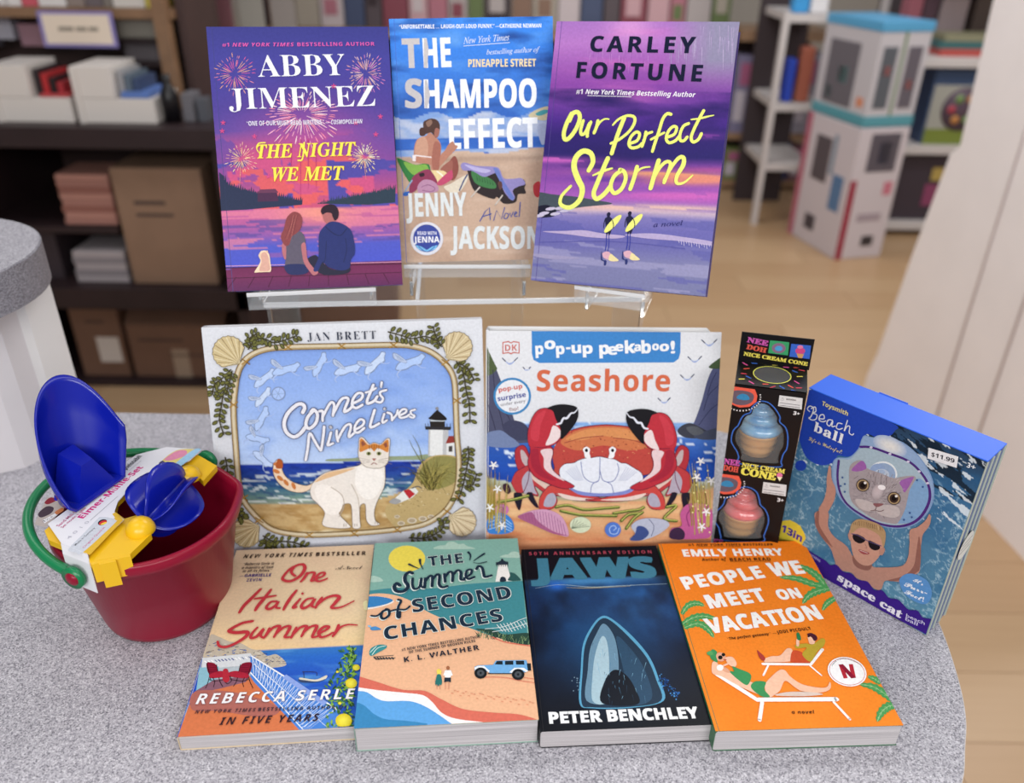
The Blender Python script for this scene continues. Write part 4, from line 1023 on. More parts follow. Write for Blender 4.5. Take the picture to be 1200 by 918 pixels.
A.line([(100, 305), (335, 455), (800, 452)], 30, Wt, sm=False); A.line([(365, 470), (350, 575)], 22, Wt, sm=False); A.line([(785, 470), (878, 570)], 16, Wt, sm=False, lift=True)
A.blob([(70, 290), (72, 240), (95, 230), (120, 260), (200, 300), (260, 340), (320, 360), (400, 430), (360, 430), (240, 380), (130, 320), (85, 308)], SK)
A.blob([(150, 210), (190, 205), (215, 240), (205, 262), (170, 250)], SK); A.line([(130, 260), (185, 235)], 12, SK, lift=True)
A.blob([(385, 360), (430, 310), (470, 280), (500, 285), (530, 320), (600, 365), (700, 385), (745, 380), (760, 352), (768, 370), (755, 400), (690, 415), (600, 405), (560, 385), (500, 345), (470, 400), (440, 425), (410, 440), (385, 405)], SK)
A.blob([(440, 430), (520, 410), (660, 412), (720, 425), (600, 435)], '#d8c4b8')
A.blob([(190, 260), (230, 275), (290, 300), (300, 330), (275, 370), (220, 335), (170, 290), (150, 280), (200, 290)], '#3f9058'); A.blob([(320, 350), (385, 352), (378, 395), (410, 438), (360, 435), (300, 385)], '#3f9058')
A.ell(150, 280, 30, 12, SK2, rot=30)
A.ell(122, 205, 30, 26, SK2, rot=20); A.blob([(60, 180), (75, 160), (100, 175), (95, 200), (105, 235), (85, 230), (62, 210)], '#3f9058'); A.blob([(40, 180), (65, 170), (78, 190), (52, 196)], '#5aa060')
A.ell(120, 208, 13, 12, '#1c1814'); A.ell(138, 192, 11, 10, '#1c1814'); A.line([(140, 222), (155, 220)], 5, '#b03a30', lift=True); A.ell(118, 268, 20, 18, '#f6f2ee')
A.part('round_sticker')
A.ell(862, 292, 116, 84, '#f4f2f2', rot=16); A.ell(862, 292, 107, 77, '#c84a44', rot=16); A.ell(862, 292, 104, 74, '#f4f2f2', rot=16)
A.poly([(812, 250), (836, 248), (866, 330), (842, 332)], '#b22a38'); A.poly([(872, 248), (896, 248), (914, 328), (888, 330)], '#b22a38'); A.poly([(812, 250), (838, 248), (914, 328), (886, 331)], '#8c1c34')
A.text('COMING TO SCREENS EVERYWHERE', 775, 262, 948, 258, 7, '#5a5450', 'bold', 0, 1, None, 42)
A.end()
# ---- large white picture book with a shell and twig border
t, A = book('picture_book', 'large white picture book with shell border, lighthouse and a white and ginger cat', (-0.2763, 0.6131, 0.001), 6.2, 73.2, 0,
            0.2557, 0.2232, 0.013, '#dddde2', (230, 365, 3.165), board=0.0028, inset_=0.004, r=0.0035, pages=PAGES_L, spine_col='#d8d9de', gloss=True)
A.bg(20, 20, lambda U, V: ramp(V, [(0, '#d9dbe2'), (1, '#c9ccd6')]))
OV = [(150, 250), (165, 205), (200, 165), (260, 140), (350, 132), (540, 128), (720, 124), (800, 128), (870, 150), (925, 195), (955, 250), (962, 340), (966, 450), (974, 560), (968, 650), (945, 710), (905, 755), (840, 790), (740, 808), (580, 822), (420, 828), (330, 820), (270, 800), (215, 750), (172, 690), (158, 620), (148, 500), (140, 360)]
def crop_grid(fn, nx, ny, x0, y0, x1, y1, OV):
    """picture ground inside an oval outline: rows of quads between the left and right edge of the outline"""
    C = smooth_pts(OV, True, 6); n = len(C); rows = np.linspace(y0, y1, ny + 1); L = []
    for y in rows:
        xs = []
        for i in range(n):
            a, b = C[i - 1], C[i]
            if (a[1] - y) * (b[1] - y) <= 0 and a[1] != b[1]: xs.append(a[0] + (b[0] - a[0]) * (y - a[1]) / (b[1] - a[1]))
        L.append((min(xs), max(xs)) if len(xs) > 1 else (550, 550))
    b0 = len(A.V)
    X = np.array([np.linspace(l, r, nx + 1) for l, r in L]); Y = np.repeat(rows[:, None], nx + 1, 1)
    c = np.clip(fn(X, Y), 0, 1); c = np.where(c <= .04045, c / 12.92, ((c + .055) / 1.055) ** 2.4)
    for j in range(ny + 1):
        for i in range(nx + 1): u, v = A.uv(X[j, i], Y[j, i]); A.V.append((u, v, A.z))
    A.C += c.reshape(-1, 3).tolist()
    for j in range(ny):
        for i in range(nx): r = b0 + j * (nx + 1) + i; A.F.append((r, r + nx + 1, r + nx + 2, r + 1))
    A.up_()
def f(X, Y):
    hz = 568 - .022 * (X - 160)
    sky = ramp((Y - 130) / 440, [(0, '#7f9fe0'), (.4, '#93b0e8'), (1, '#b6cbee')]); sky = mixc(sky, '#6f92da', (fbm(X / 120, Y / 60, 2) - .5) * 1.5)
    sea = ramp((Y - hz) / 170, [(0, '#2038a0'), (.3, '#2a4a98'), (.5, '#37648a'), (.75, '#6f9088'), (.95, '#a8a68c')]); sea = mixc(sea, '#dfe8e8', ((fbm(X / 60, Y / 7, 5) > .62) & (Y > hz + 18)) * .8)
    sea = mixc(sea, '#14246c', (fbm(X / 40, Y / 6, 9) - .5) * 2)
    sand = mixc(srgb('#c2a676') + 0 * sky, '#a88654', (fbm(X / 40, Y / 12, 7) - .42) * 3); sand = mixc(sand, '#e0d2b0', (fbm(X / 70, Y / 20, 11) - .55) * 4)
    c = np.where((Y > hz)[..., None], sea, sky); ed = 722 - .02 * X - np.clip(X - 640, 0, 400) * .30
    return np.where((Y > ed)[..., None], sand, c)
crop_grid(f, 110, 110, 560, 128, 560, 826, OV)
A.part('picture_print')
# pale winged wisps drifting round the sky
q = random.Random(3)
for (x, y, s_, r) in ((250, 250, 1.0, -.5), (330, 215, 1.1, -.1), (455, 200, 1.0, -.9), (560, 215, 1.1, -.1), (660, 195, 1.1, -.6), (790, 190, 1.2, -.2), (245, 320, .9, -.7), (240, 400, 1.0, -.9), (225, 470, .9, .4), (245, 545, .9, .9)):
    c_, k_ = math.cos(r), math.sin(r)
    g = lambda P: [(x + (a * c_ - b * k_) * s_, y + (a * k_ + b * c_) * s_) for a, b in P]
    A.blob(g([(-46, 8), (-30, -8), (0, -12), (30, -16), (44, -22), (54, -10), (42, 2), (34, 14), (10, 12), (-14, 20), (-40, 18)]), '#8394b8')
    A.blob(g([(-43, 9), (-28, -5), (0, -9), (30, -13), (43, -18), (50, -9), (40, 0), (32, 10), (10, 9), (-14, 16), (-38, 15)]), q.choice(['#b9cdf0', '#c4d4ee', '#aec6f0']))
    A.blob(g([(-8, -8), (-30, -34), (-44, -40), (-46, -24), (-30, -10), (-10, 0)]), '#8394b8'); A.blob(g([(-9, -8), (-30, -31), (-42, -37), (-43, -24), (-30, -11), (-11, -2)]), '#b4c2de')
    for m in range(3): A.line(g([(-14 - m * 7, -8 - m * 2), (-30 - m * 4, -26 - m * 4)]), 1.5, '#8090b0')
    A.line(g([(20, 8), (34, 22), (48, 26)]), 5, '#a8bce4', taper=(1, .3)); A.line(g([(-30, 16), (-44, 28), (-40, 40)]), 6, '#a8bce4', taper=(1, .4), lift=True)
A.ell(305, 305, 26, 26, '#8394b8'); A.ell(305, 305, 22, 22, '#a6bfee')
for k in range(6): A.line([(305, 305), (305 + 22 * math.cos(k), 305 + 22 * math.sin(k))], 1.4, '#8394b8', sm=False)
A.up_()
A.blob([(490, 548), (560, 545), (680, 538), (800, 536), (860, 530), (860, 548), (700, 552), (500, 556)], '#8f9c80')
# lighthouse
A.poly([(862, 432), (935, 432), (936, 536), (860, 536)], '#b9b9bc'); A.poly([(868, 432), (915, 432), (914, 534), (866, 536)], '#dedfe0')
A.poly([(848, 426), (945, 428), (943, 440), (850, 438)], '#2e2c30'); A.poly([(866, 402), (922, 402), (922, 428), (868, 428)], '#2a2624'); A.poly([(868, 398), (922, 398), (922, 408), (868, 408)], '#b9c0c8')
A.blob([(862, 398), (870, 388), (893, 366), (900, 370), (930, 400), (896, 404)], '#231f20'); A.ell(893, 360, 6, 6, '#8a8a90')
for x in (850, 860, 930, 942): A.line([(x, 416), (x, 432)], 2, '#3a3a3e', sm=False)
A.up_(); A.poly([(925, 490), (936, 462), (954, 462), (958, 480), (956, 488)], '#8e3a34'); A.poly([(928, 490), (958, 486), (958, 536), (928, 536)], '#dcdcdc'); A.poly([(936, 500), (950, 498), (950, 520), (936, 520)], '#4a4440')
# dune and grass
A.blob([(745, 800), (700, 740), (740, 690), (800, 640), (830, 570), (880, 535), (965, 540), (974, 600), (966, 660), (945, 710), (900, 758), (840, 790)], '#b7a070')
A.blob([(830, 590), (880, 540), (964, 545), (970, 600), (950, 640), (880, 660), (840, 640)], '#8c8650')
for k in range(110):
    a = q.gauss(0, .62); L = q.uniform(45, 120); x, y = 868 + q.gauss(0, 16), 650 + q.gauss(0, 8)
    A.line([(x, y), (x + L * .5 * math.sin(a), y - L * .55), (x + L * math.sin(a) * 1.1, y - L * math.cos(a))], 2.6, q.choice(['#4c4a26', '#8c8444', '#2f2c1c', '#a89a58', '#6b6030']), taper=(1, .2), cap=False, n=3)
A.line([(840, 560), (825, 500), (802, 458)], 4, '#6a6a38', taper=(1, .2)); A.line([(836, 560), (806, 510), (790, 476)], 3.5, '#6a6a38', taper=(1, .2), lift=True)
for k in range(120):
    x, y = q.uniform(740, 950), q.uniform(650, 790)
    if y < 1100 - .5 * x * .9 and y > 690 - (x - 740) * .5: A.line([(x, y), (x + q.uniform(-9, 9), y + q.uniform(-5, 5))], 2, q.choice(['#8a7248', '#e0d4b4', '#6a5638']), cap=False, sm=False)
A.up_()
for x, y, r in ((760, 785, 14), (800, 775, 18), (840, 768, 16), (870, 760, 12), (745, 760, 10), (820, 795, 10)): A.ell(x, y, r, r * .6, '#cfc4b0'); A.ell(x, y, r * .7, r * .4, '#a89880')
A.poly([(722, 706), (768, 664), (812, 652), (824, 668), (800, 690), (748, 712)], '#dcdcda'); A.poly([(768, 664), (790, 658), (812, 676), (790, 694)], '#b02c34'); A.blob([(715, 706), (735, 692), (760, 702), (740, 714)], '#9a9a9c'); A.line([(800, 655), (822, 648), (835, 655)], 4, '#5c5a5c', lift=True)
# a plain cat on the sand
D = '#7a6a5c'
def lined(P, col, w=4): A.line(P, w, D, closed=True); A.up_(); A.blob(P, col)
lined([(448, 640), (400, 668), (350, 664), (312, 640), (290, 606), (288, 572), (304, 548), (320, 556), (318, 584), (332, 612), (362, 634), (410, 646), (440, 632)], '#e4cdb4')
for k, (x, y) in enumerate(((300, 566), (298, 592), (312, 618), (334, 634), (362, 646))): A.ell(x, y, 14, 7, '#c47a44', rot=10 + k * 14)
A.blob([(304, 546), (320, 556), (320, 580), (296, 578)], '#a8562c')
lined([(424, 660), (440, 628), (480, 598), (540, 584), (600, 572), (625, 560), (690, 560), (700, 600), (696, 650), (672, 700), (660, 740), (664, 775), (680, 788), (650, 792), (632, 770), (628, 715), (608, 720), (606, 770), (608, 800), (584, 802), (580, 780), (574, 715), (540, 718), (530, 750), (560, 784), (570, 800), (520, 802), (470, 790), (478, 745), (452, 712), (430, 690)], '#e2dcd6')
A.blob([(600, 576), (640, 580), (688, 590), (690, 640), (660, 690), (620, 690), (590, 640)], '#ece8e4'); A.blob([(440, 660), (470, 640), (520, 660), (545, 700), (530, 745), (490, 750), (456, 710)], '#ece7e2'); A.line([(500, 650), (540, 680), (548, 720), (530, 760)], 3, '#b0a498', lift=True)
A.blob([(440, 632), (480, 600), (540, 586), (590, 580), (540, 600), (480, 620)], '#d8b48c'); A.line([(576, 640), (600, 690), (606, 740)], 3, '#b8aca0', lift=True)
lined([(604, 500), (606, 470), (620, 468), (642, 492), (660, 486), (684, 492), (706, 472), (718, 476), (714, 530), (710, 558), (690, 576), (660, 580), (630, 574), (608, 552), (602, 524)], '#e0d8d0')
A.blob([(606, 500), (608, 474), (618, 472), (640, 494), (660, 488), (684, 494), (704, 476), (714, 480), (712, 520), (690, 512), (672, 506), (660, 518), (648, 506), (630, 512), (608, 520)], '#c8803e')
A.poly([(611, 484), (618, 478), (630, 492), (616, 500)], '#8a5040'); A.poly([(694, 492), (706, 482), (710, 500), (702, 504)], '#8a5040')
for k in range(5): A.line([(642 + k * 9, 494), (644 + k * 8, 510)], 2.4, '#7c4420', sm=False)
for x in (640, 678): A.ell(x, 526, 9, 7, '#8c9058'); A.ell(x, 526, 3.4, 5.6, '#16140f')
A.poly([(652, 544), (668, 544), (660, 554)], '#9a5c50'); A.line([(650, 566), (660, 560), (670, 566)], 3, '#8a4a44')
for sx in (-1, 1):
    for k in range(3): A.line([(660 + sx * 16, 550 + k * 4), (660 + sx * 66, 540 + k * 12)], 1.3, '#8a8078', sm=False)
A.up_()
for x in (588, 596, 664, 672, 548, 556): A.line([(x, 786 if x < 640 else 778), (x, 796 if x < 640 else 788)], 2, '#8a7c70', sm=False)
A.up_()
# border: a bent pale rod with lashings, scallop shells and sprays of seaweed
A.part('border_print')
A.line(OV, 22, '#6b5434', closed=True); A.up_(); A.line(OV, 17, '#a8926c', closed=True); A.up_(); A.line([(x - 1, y - 2) for x, y in OV], 9, '#d0c3a8', closed=True, lift=True)
for x, y in ((540, 128), (342, 132), (732, 124), (140, 345), (966, 330), (972, 690), (420, 828), (586, 822), (745, 808), (178, 690), (185, 185), (925, 188), (235, 772), (930, 740)):
    A.line([(x - 14, y - 10), (x + 14, y + 10)], 4.5, '#8a6526'); A.line([(x - 14, y + 10), (x + 14, y - 10)], 4.5, '#a8803a')
A.up_()
def scallop(cx, cy, R, rot, col='#cbb98e'):
    P = []
    for k in range(26):
        a = rot + math.radians(-118 + 236 * k / 25); r = R * (1.0 if k % 2 else .95); P.append((cx + r * math.cos(a), cy + r * math.sin(a)))
    hx, hy = cx - R * .95 * math.cos(rot), cy - R * .95 * math.sin(rot); P.append((hx + 8 * math.sin(rot), hy - 8 * math.cos(rot))); P.insert(0, (hx - 8 * math.sin(rot), hy + 8 * math.cos(rot)))
    A.line(P, 4, '#5c4a30', closed=True, sm=False); A.up_(); A.poly(P, col)
    for k in range(13):
        a = rot + math.radians(-106 + 212 * k / 12); A.line([(hx, hy), (cx + R * .93 * math.cos(a), cy + R * .93 * math.sin(a))], 3, '#8c744c' if k % 2 else '#e2d6b4', taper=(.3, 1), sm=False, cap=False)
    A.up_()
scallop(122, 150, 60, math.radians(-135)); scallop(966, 132, 58, math.radians(-48), '#cdbb96'); scallop(188, 818, 55, math.radians(150), '#c2ad84'); scallop(984, 778, 54, math.radians(28), '#cdbb9c')
def weed(P, r=9, seed=1, col='#6a6a38'):
    c = smooth_pts(P, False, 5); A.line(P, 5, '#3f3a20'); q = random.Random(seed)
    for i in range(1, len(c), 2):
        for sg in (-1, 1):
            a = c[max(i - 1, 0)]; b = c[min(i + 1, len(c) - 1)]; dx, dy = b[0] - a[0], b[1] - a[1]; L = math.hypot(dx, dy) or 1
            m = q.uniform(1.2, 2.3) * r; x = c[i][0] + (dx / L * .5 - dy / L * sg * .9) * m; y = c[i][1] + (dy / L * .5 + dx / L * sg * .9) * m
            A.line([c[i], (x, y)], 3, '#3f3a20', cap=False, sm=False)
            an = math.degrees(math.atan2(y - c[i][1], x - c[i][0])); A.ell(x, y, r * 1.35, r * .85, '#37351d', rot=an, n=10, lift=False)
    A.up_()
    q = random.Random(seed)
    for i in range(1, len(c), 2):
        for sg in (-1, 1):
            a = c[max(i - 1, 0)]; b = c[min(i + 1, len(c) - 1)]; dx, dy = b[0] - a[0], b[1] - a[1]; L = math.hypot(dx, dy) or 1
            m = q.uniform(1.2, 2.3) * r; x = c[i][0] + (dx / L * .5 - dy / L * sg * .9) * m; y = c[i][1] + (dy / L * .5 + dx / L * sg * .9) * m
            an = math.degrees(math.atan2(y - c[i][1], x - c[i][0])); A.ell(x, y, r * 1.0, r * .52, col, rot=an, n=10, lift=False)
    A.up_()
weed([(195, 140), (215, 110), (250, 100), (290, 115), (330, 105), (372, 90)], 9, 1); weed([(205, 130), (200, 100), (225, 82)], 8, 2)
weed([(130, 215), (95, 250), (70, 270), (62, 305)], 8, 3); weed([(125, 225), (105, 290), (95, 350), (88, 400), (104, 455)], 9, 4); weed([(135, 220), (125, 260), (112, 310)], 8, 15)
weed([(712, 75), (760, 88), (800, 100), (850, 92), (900, 110)], 9, 5); weed([(910, 130), (890, 95), (878, 55)], 8, 6)
weed([(965, 185), (990, 230), (1000, 290), (1012, 340), (1015, 410)], 9, 7); weed([(975, 190), (1010, 215), (1030, 255)], 8, 8)
weed([(1008, 500), (1010, 540), (1000, 590), (990, 640), (970, 700)], 9, 9); weed([(1000, 650), (1025, 640), (1040, 600)], 8, 10)
weed([(110, 540), (118, 590), (112, 640), (130, 690), (155, 740), (175, 765)], 9, 11); weed([(250, 830), (290, 850), (350, 852), (405, 868)], 8, 12); weed([(262, 845), (260, 865), (300, 870)], 8, 13)
weed([(790, 836), (840, 838), (880, 826), (915, 800), (915, 770)], 8, 14)
A.part('title_print')
A.text('JAN BRETT', 414, 109, 668, 101, 31, '#232a40', 'serif', -.012, space=1.25)
A.view = (320, 440, 6.667)
def two(strokes, w0, w1, c0, c1):
    for P, k in strokes: A.line(P, w0 * k, c0)
    A.up_()
    for P, k in strokes: A.line(P, w1 * k, c1)
    A.up_()
ST = [([(235, 285), (250, 250), (235, 222), (190, 225), (120, 290), (90, 370), (110, 440), (165, 475), (215, 450), (255, 400)], 1.35),
      ([(320, 270), (275, 320), (260, 380), (285, 410), (335, 370), (350, 300), (320, 262), (300, 280)], 1.2),
      ([(365, 275), (390, 275), (390, 320), (390, 350)], 1), ([(390, 320), (440, 225), (465, 205), (480, 230), (470, 310)], 1), ([(475, 290), (530, 190), (570, 170), (590, 185), (565, 250), (560, 280), (600, 260), (620, 235)], 1.05),
      ([(625, 215), (690, 180), (700, 140), (665, 135), (630, 175), (620, 225), (650, 250), (700, 225)], 1), ([(785, 70), (765, 120), (740, 180), (740, 215), (790, 195), (815, 160)], 1.05), ([(725, 130), (770, 115), (805, 95)], .8),
      ([(850, 50), (845, 85)], .9), ([(885, 110), (840, 125), (840, 150), (860, 175), (845, 205), (810, 200)], .9),
      ([(258, 655), (275, 560), (285, 460), (300, 455), (330, 510), (370, 575), (380, 570), (395, 470), (402, 395)], 1.0),
      ([(455, 440), (440, 500), (430, 540), (470, 525)], .95), ([(452, 398), (454, 402)], 1.1), ([(500, 425), (500, 470), (510, 510)], .9), ([(510, 490), (560, 400), (600, 375), (610, 400), (595, 460), (600, 475), (640, 440)], .95),
      ([(640, 420), (700, 385), (712, 350), (680, 340), (645, 385), (640, 430), (670, 440), (715, 405)], .95), ([(795, 265), (775, 330), (760, 395), (785, 395), (830, 370)], 1.0),
      ([(870, 295), (855, 345), (860, 365), (890, 345)], .85), ([(872, 255), (873, 258)], 1), ([(895, 285), (925, 300), (930, 345)], .9), ([(930, 345), (965, 300), (975, 265)], .8),
      ([(985, 310), (1035, 285), (1040, 262), (1010, 262), (985, 295), (995, 325), (1040, 318), (1065, 300)], .85), ([(1110, 262), (1075, 275), (1085, 300), (1105, 310), (1095, 325), (1070, 318)], .75)]
two(ST, 31, 21, '#4a4e74', '#e2e2ea')
A.end()

# ---- board book with a big red crab
t, A = book('board_book', 'square white board book with a big red crab, leaning on the clear stand', (-0.0229, 0.6208, 0.001), 0.8, 69.9, 0,
            0.2196, 0.2190, 0.004, '#dcdde0', (560, 375, 3.4), board=0.0018, inset_=0.001, r=0.0018, gloss=True, spine_col='#dadbdf')
rd = plane_rot(0.8, 69.9, 0)
# the thick board pages and the back cover behind the front cover, fanned a little apart
for k in range(6):
    z0 = -0.0075 - k * 0.0036
    m_ = mat('board_page_%d' % (k % 3), ['#e8e6e4', '#5d6b5f', '#d9d4cc'][k % 3], 0.5)
    box('board_page', 0.003, 0.2196 - 0.004 - 0.001 * k, 0.003, 0.2160 + (0.0008 if k % 2 else -0.001), z0 - 0.0026, z0, m_, t, bev=0.0008)
prism_pts = [(0.0, 0.0), (0.2130, 0.0), (0.2170, 0.004), (0.2170, 0.2165), (0.2130, 0.2205), (0.0, 0.2205)]
bmk = prism('back_cover', prism_pts, -0.0325, -0.0293, mat('board_white', '#e4e4e6', 0.35), t, bev=0.0006)
box('spine', -0.0012, 0.0014, 0.0, 0.2195, -0.0325, -0.0022, mat('board_white', '#e4e4e6', 0.35), t, bev=0.0006)
def f(U, V):
    c = ramp(V, [(0, '#dcdde2'), (.38, '#d6d8de')])
    sea = ramp(V, [(.395, '#7fa6dc'), (.44, '#8ab0e2'), (.47, '#4470c0'), (.55, '#2450a8'), (.64, '#1f4cae')])
    sea = mixc(sea, '#dfe9f4', ((fbm(U * 5, V * 80, 3) > .6) & (V < .47)) * .8); sea = mixc(sea, '#e2ecf6', (np.abs(fbm(U * 4, V * 26, 6) - .5) < .018) * .9); sea = mixc(sea, '#16358c', (fbm(U * 4, V * 30, 9) - .5) * 2.5)
    c = np.where((V > .395)[..., None], sea, c)
    sh = .645 + .07 * np.sin(U * 3.14); wet = ramp(V - sh, [(0, '#b9c0b0'), (.035, '#a3a086'), (.05, '#d8ae7c')])
    sand = ramp(V, [(.65, '#d0a078'), (.78, '#dcae80'), (.88, '#cf9468'), (1, '#c27a58')]); sand = mixc(sand, '#b9603e', np.clip((np.sin(V * 90 - U * 9 + fbm(U * 4, V * 4, 2) * 6) - .3), 0, 1) * .55 * (V > .72)); sand = mixc(sand, '#e8c69a', (fbm(U * 3, V * 24, 12) - .5) * 2)
    c = np.where((V > sh)[..., None], wet, c); return np.where((V > sh + .045)[..., None], sand, c)
A.bg(110, 110, f)
A.poly([(214, 45), (808, 45), (807, 130), (800, 155), (780, 170), (245, 172), (222, 160), (215, 135)], '#3a80c4')
A.poly([(34, 215), (50, 190), (75, 200), (95, 250), (125, 330), (145, 400), (200, 430), (215, 460), (200, 490), (34, 500)], '#4a4c66'); A.poly([(34, 100), (46, 130), (60, 160), (78, 195), (60, 215), (34, 225)], '#4c5a38')
for P in ([(60, 200), (70, 300), (95, 400), (100, 430)], [(90, 250), (100, 340), (140, 420)], [(34, 320), (60, 400), (70, 440)]): A.line(P, 3, '#2c2c44')
A.up_(); A.blob([(34, 455), (80, 440), (110, 450), (150, 480), (165, 500), (120, 510), (34, 500)], '#6f7ea4'); A.blob([(100, 420), (130, 400), (180, 410), (205, 440), (210, 470), (160, 480), (110, 450)], '#3c3e58')
A.poly(smooth_pts([(975, 180), (940, 190), (915, 240), (890, 330), (865, 400), (850, 430)]) + [(960, 460), (975, 460)], '#54597e'); A.blob([(920, 188), (945, 165), (975, 150), (975, 190), (940, 195)], '#44553a')
for P in ([(960, 260), (920, 300), (900, 360)], [(965, 330), (925, 360), (880, 420)], [(950, 210), (930, 250), (915, 300)]): A.line(P, 3, '#343656')
A.up_(); A.blob([(795, 445), (815, 420), (850, 412), (890, 430), (920, 450), (900, 470), (830, 470)], '#3a3c48'); A.blob([(860, 465), (900, 445), (968, 430), (968, 470), (900, 478)], '#444a5e'); A.blob([(830, 430), (870, 425), (900, 448), (860, 460)], '#565a62')
for x, y, s_ in ((128, 165, 1), (195, 195, .5), (922, 92, 1), (864, 158, .9), (834, 230, .9), (742, 322, .8)):
    A.line([(x - 30 * s_, y - 12 * s_), (x - 8, y + 8 * s_), (x, y + 10 * s_), (x + 10, y + 6 * s_), (x + 30 * s_, y - 14 * s_)], 7 * s_, '#9aaad4', taper=(.2, 1.2, .2)); A.line([(x - 30 * s_, y - 12 * s_), (x - 18 * s_, y)], 4, '#2c3458'); A.line([(x + 30 * s_, y - 14 * s_), (x + 18 * s_, y - 2)], 4, '#2c3458')
A.up_()
A.part('title_print')
def bouncy(s_, P, h, col, off=.02, lay=None):
    for ch, (x0, y0, x1, k) in zip(s_, P): A.text(ch, x0, y0, x1, y0 - (x1 - x0) * .06, h * k, col, 'bold', off, lift=False); A.z += 1e-6
    A.up_()
PU = [(230, 138, 262, .86), (266, 118, 310, .86), (312, 138, 346, .84), (352, 130, 370, 1), (374, 134, 412, .84), (418, 136, 458, .84), (484, 138, 524, .94), (518, 140, 556, .84), (548, 126, 580, .72), (586, 134, 628, .95), (622, 126, 650, .68), (652, 134, 690, .96), (694, 122, 722, .66), (724, 126, 762, .74), (768, 134, 786, 1.0)]
bouncy('pop-uppeekaboo!', PU, 52, '#e8eaee', .018)
A.text('Seashore', 235, 284, 764, 284, 84, '#cb6546', 'bold', .004, space=1.05)
A.poly([(98, 88), (122, 84), (132, 90), (142, 84), (166, 88), (166, 134), (142, 132), (132, 138), (122, 132), (98, 136)], '#c06a64'); A.poly([(102, 92), (122, 89), (132, 95), (142, 89), (162, 92), (162, 130), (142, 127), (132, 132), (122, 127), (102, 131)], '#dcdde2')
A.text('DK', 108, 124, 157, 123, 25, '#c06a64', 'bold')
A.part('round_sticker')
A.ell(137, 304, 75, 74, '#3a80b8'); A.ell(137, 304, 66, 65, '#dee0e6')
A.text('pop-up', 84, 288, 178, 272, 18, '#c25044', 'bold', .008); A.text('surprise', 80, 324, 192, 306, 19, '#27368c', 'bold', .008); A.text('under every', 92, 344, 190, 328, 13, '#6a6470', 'sans', .004); A.text('flap!', 126, 364, 162, 358, 14, '#8a5a5c', 'sans', .004)
A.part('crab_print')
RD, DR, PK = '#b83a3a', '#8c2436', '#d8756a'
def out(P, col, w=5, oc='#5c1c34'): A.line(P, w, oc, closed=True); A.up_(); A.blob(P, col)
# shell body
out([(300, 520), (340, 460), (400, 432), (480, 420), (540, 420), (620, 432), (690, 470), (720, 520), (700, 590), (640, 620), (340, 620), (305, 580)], '#b4453e')
A.blob([(330, 490), (370, 450), (440, 430), (520, 424), (600, 432), (670, 462), (700, 500), (600, 520), (500, 500), (400, 520)], '#c4714a'); A.blob([(350, 475), (420, 440), (520, 430), (610, 440), (668, 470), (600, 480), (500, 462), (420, 478)], '#cf8a56')
q = random.Random(2)
for k in range(90): A.ell(q.uniform(330, 690), q.uniform(440, 560), q.uniform(1.2, 3), q.uniform(1.2, 2.6), q.choice(['#8c3428', '#7a2a2a', '#d8956a']), n=7, lift=False)
A.up_(); A.line([(345, 490), (420, 470), (500, 462)], 3, '#8c3a34'); A.line([(540, 470), (620, 480), (700, 505)], 3, '#8c3a34', lift=True)
# legs
for sg in (1, -1):
    X = (lambda x: x) if sg == 1 else (lambda x: 988 - x)
    m = lambda P: [(X(x), y) for x, y in P]
    out(m([(150, 560), (150, 520), (168, 502), (188, 505), (205, 540), (230, 580), (215, 600), (190, 590), (165, 600)]), '#a8303a'); A.blob(m([(170, 520), (185, 525), (205, 560), (222, 585), (195, 585), (175, 560)]), '#b9a6a8')
    out(m([(135, 650), (150, 610), (180, 590), (205, 580), (235, 600), (290, 650), (320, 665), (380, 690), (470, 705), (400, 712), (320, 700), (270, 690), (225, 660), (240, 700), (210, 690), (190, 680), (160, 690)]), '#b23a3e')
    A.blob(m([(215, 600), (260, 640), (330, 680), (440, 704), (380, 706), (300, 690), (250, 660), (215, 630)]), '#d6b9ae'); A.blob(m([(175, 640), (195, 605), (210, 610), (225, 670), (235, 695), (205, 685), (185, 690)]), '#a9a0b0'); A.line(m([(205, 590), (200, 640), (180, 690)]), 3, '#6a2c44', lift=True)
    out(m([(145, 690), (172, 690), (176, 710), (168, 752), (160, 752), (146, 715)]), '#1e1a28', 3); out(m([(195, 690), (215, 688), (222, 705), (240, 745), (228, 742), (205, 715)]), '#1e1a28', 3)
    out(m([(245, 750), (248, 710), (270, 675), (300, 660), (400, 685), (500, 712), (560, 715), (480, 722), (380, 716), (310, 690), (315, 720), (300, 748), (270, 755)]), '#c04440'); A.blob(m([(262, 740), (275, 700), (300, 690), (312, 715), (298, 742)]), '#a6a2b4'); A.blob(m([(320, 690), (400, 706), (500, 716), (420, 720), (350, 712)]), '#dfc9c0')
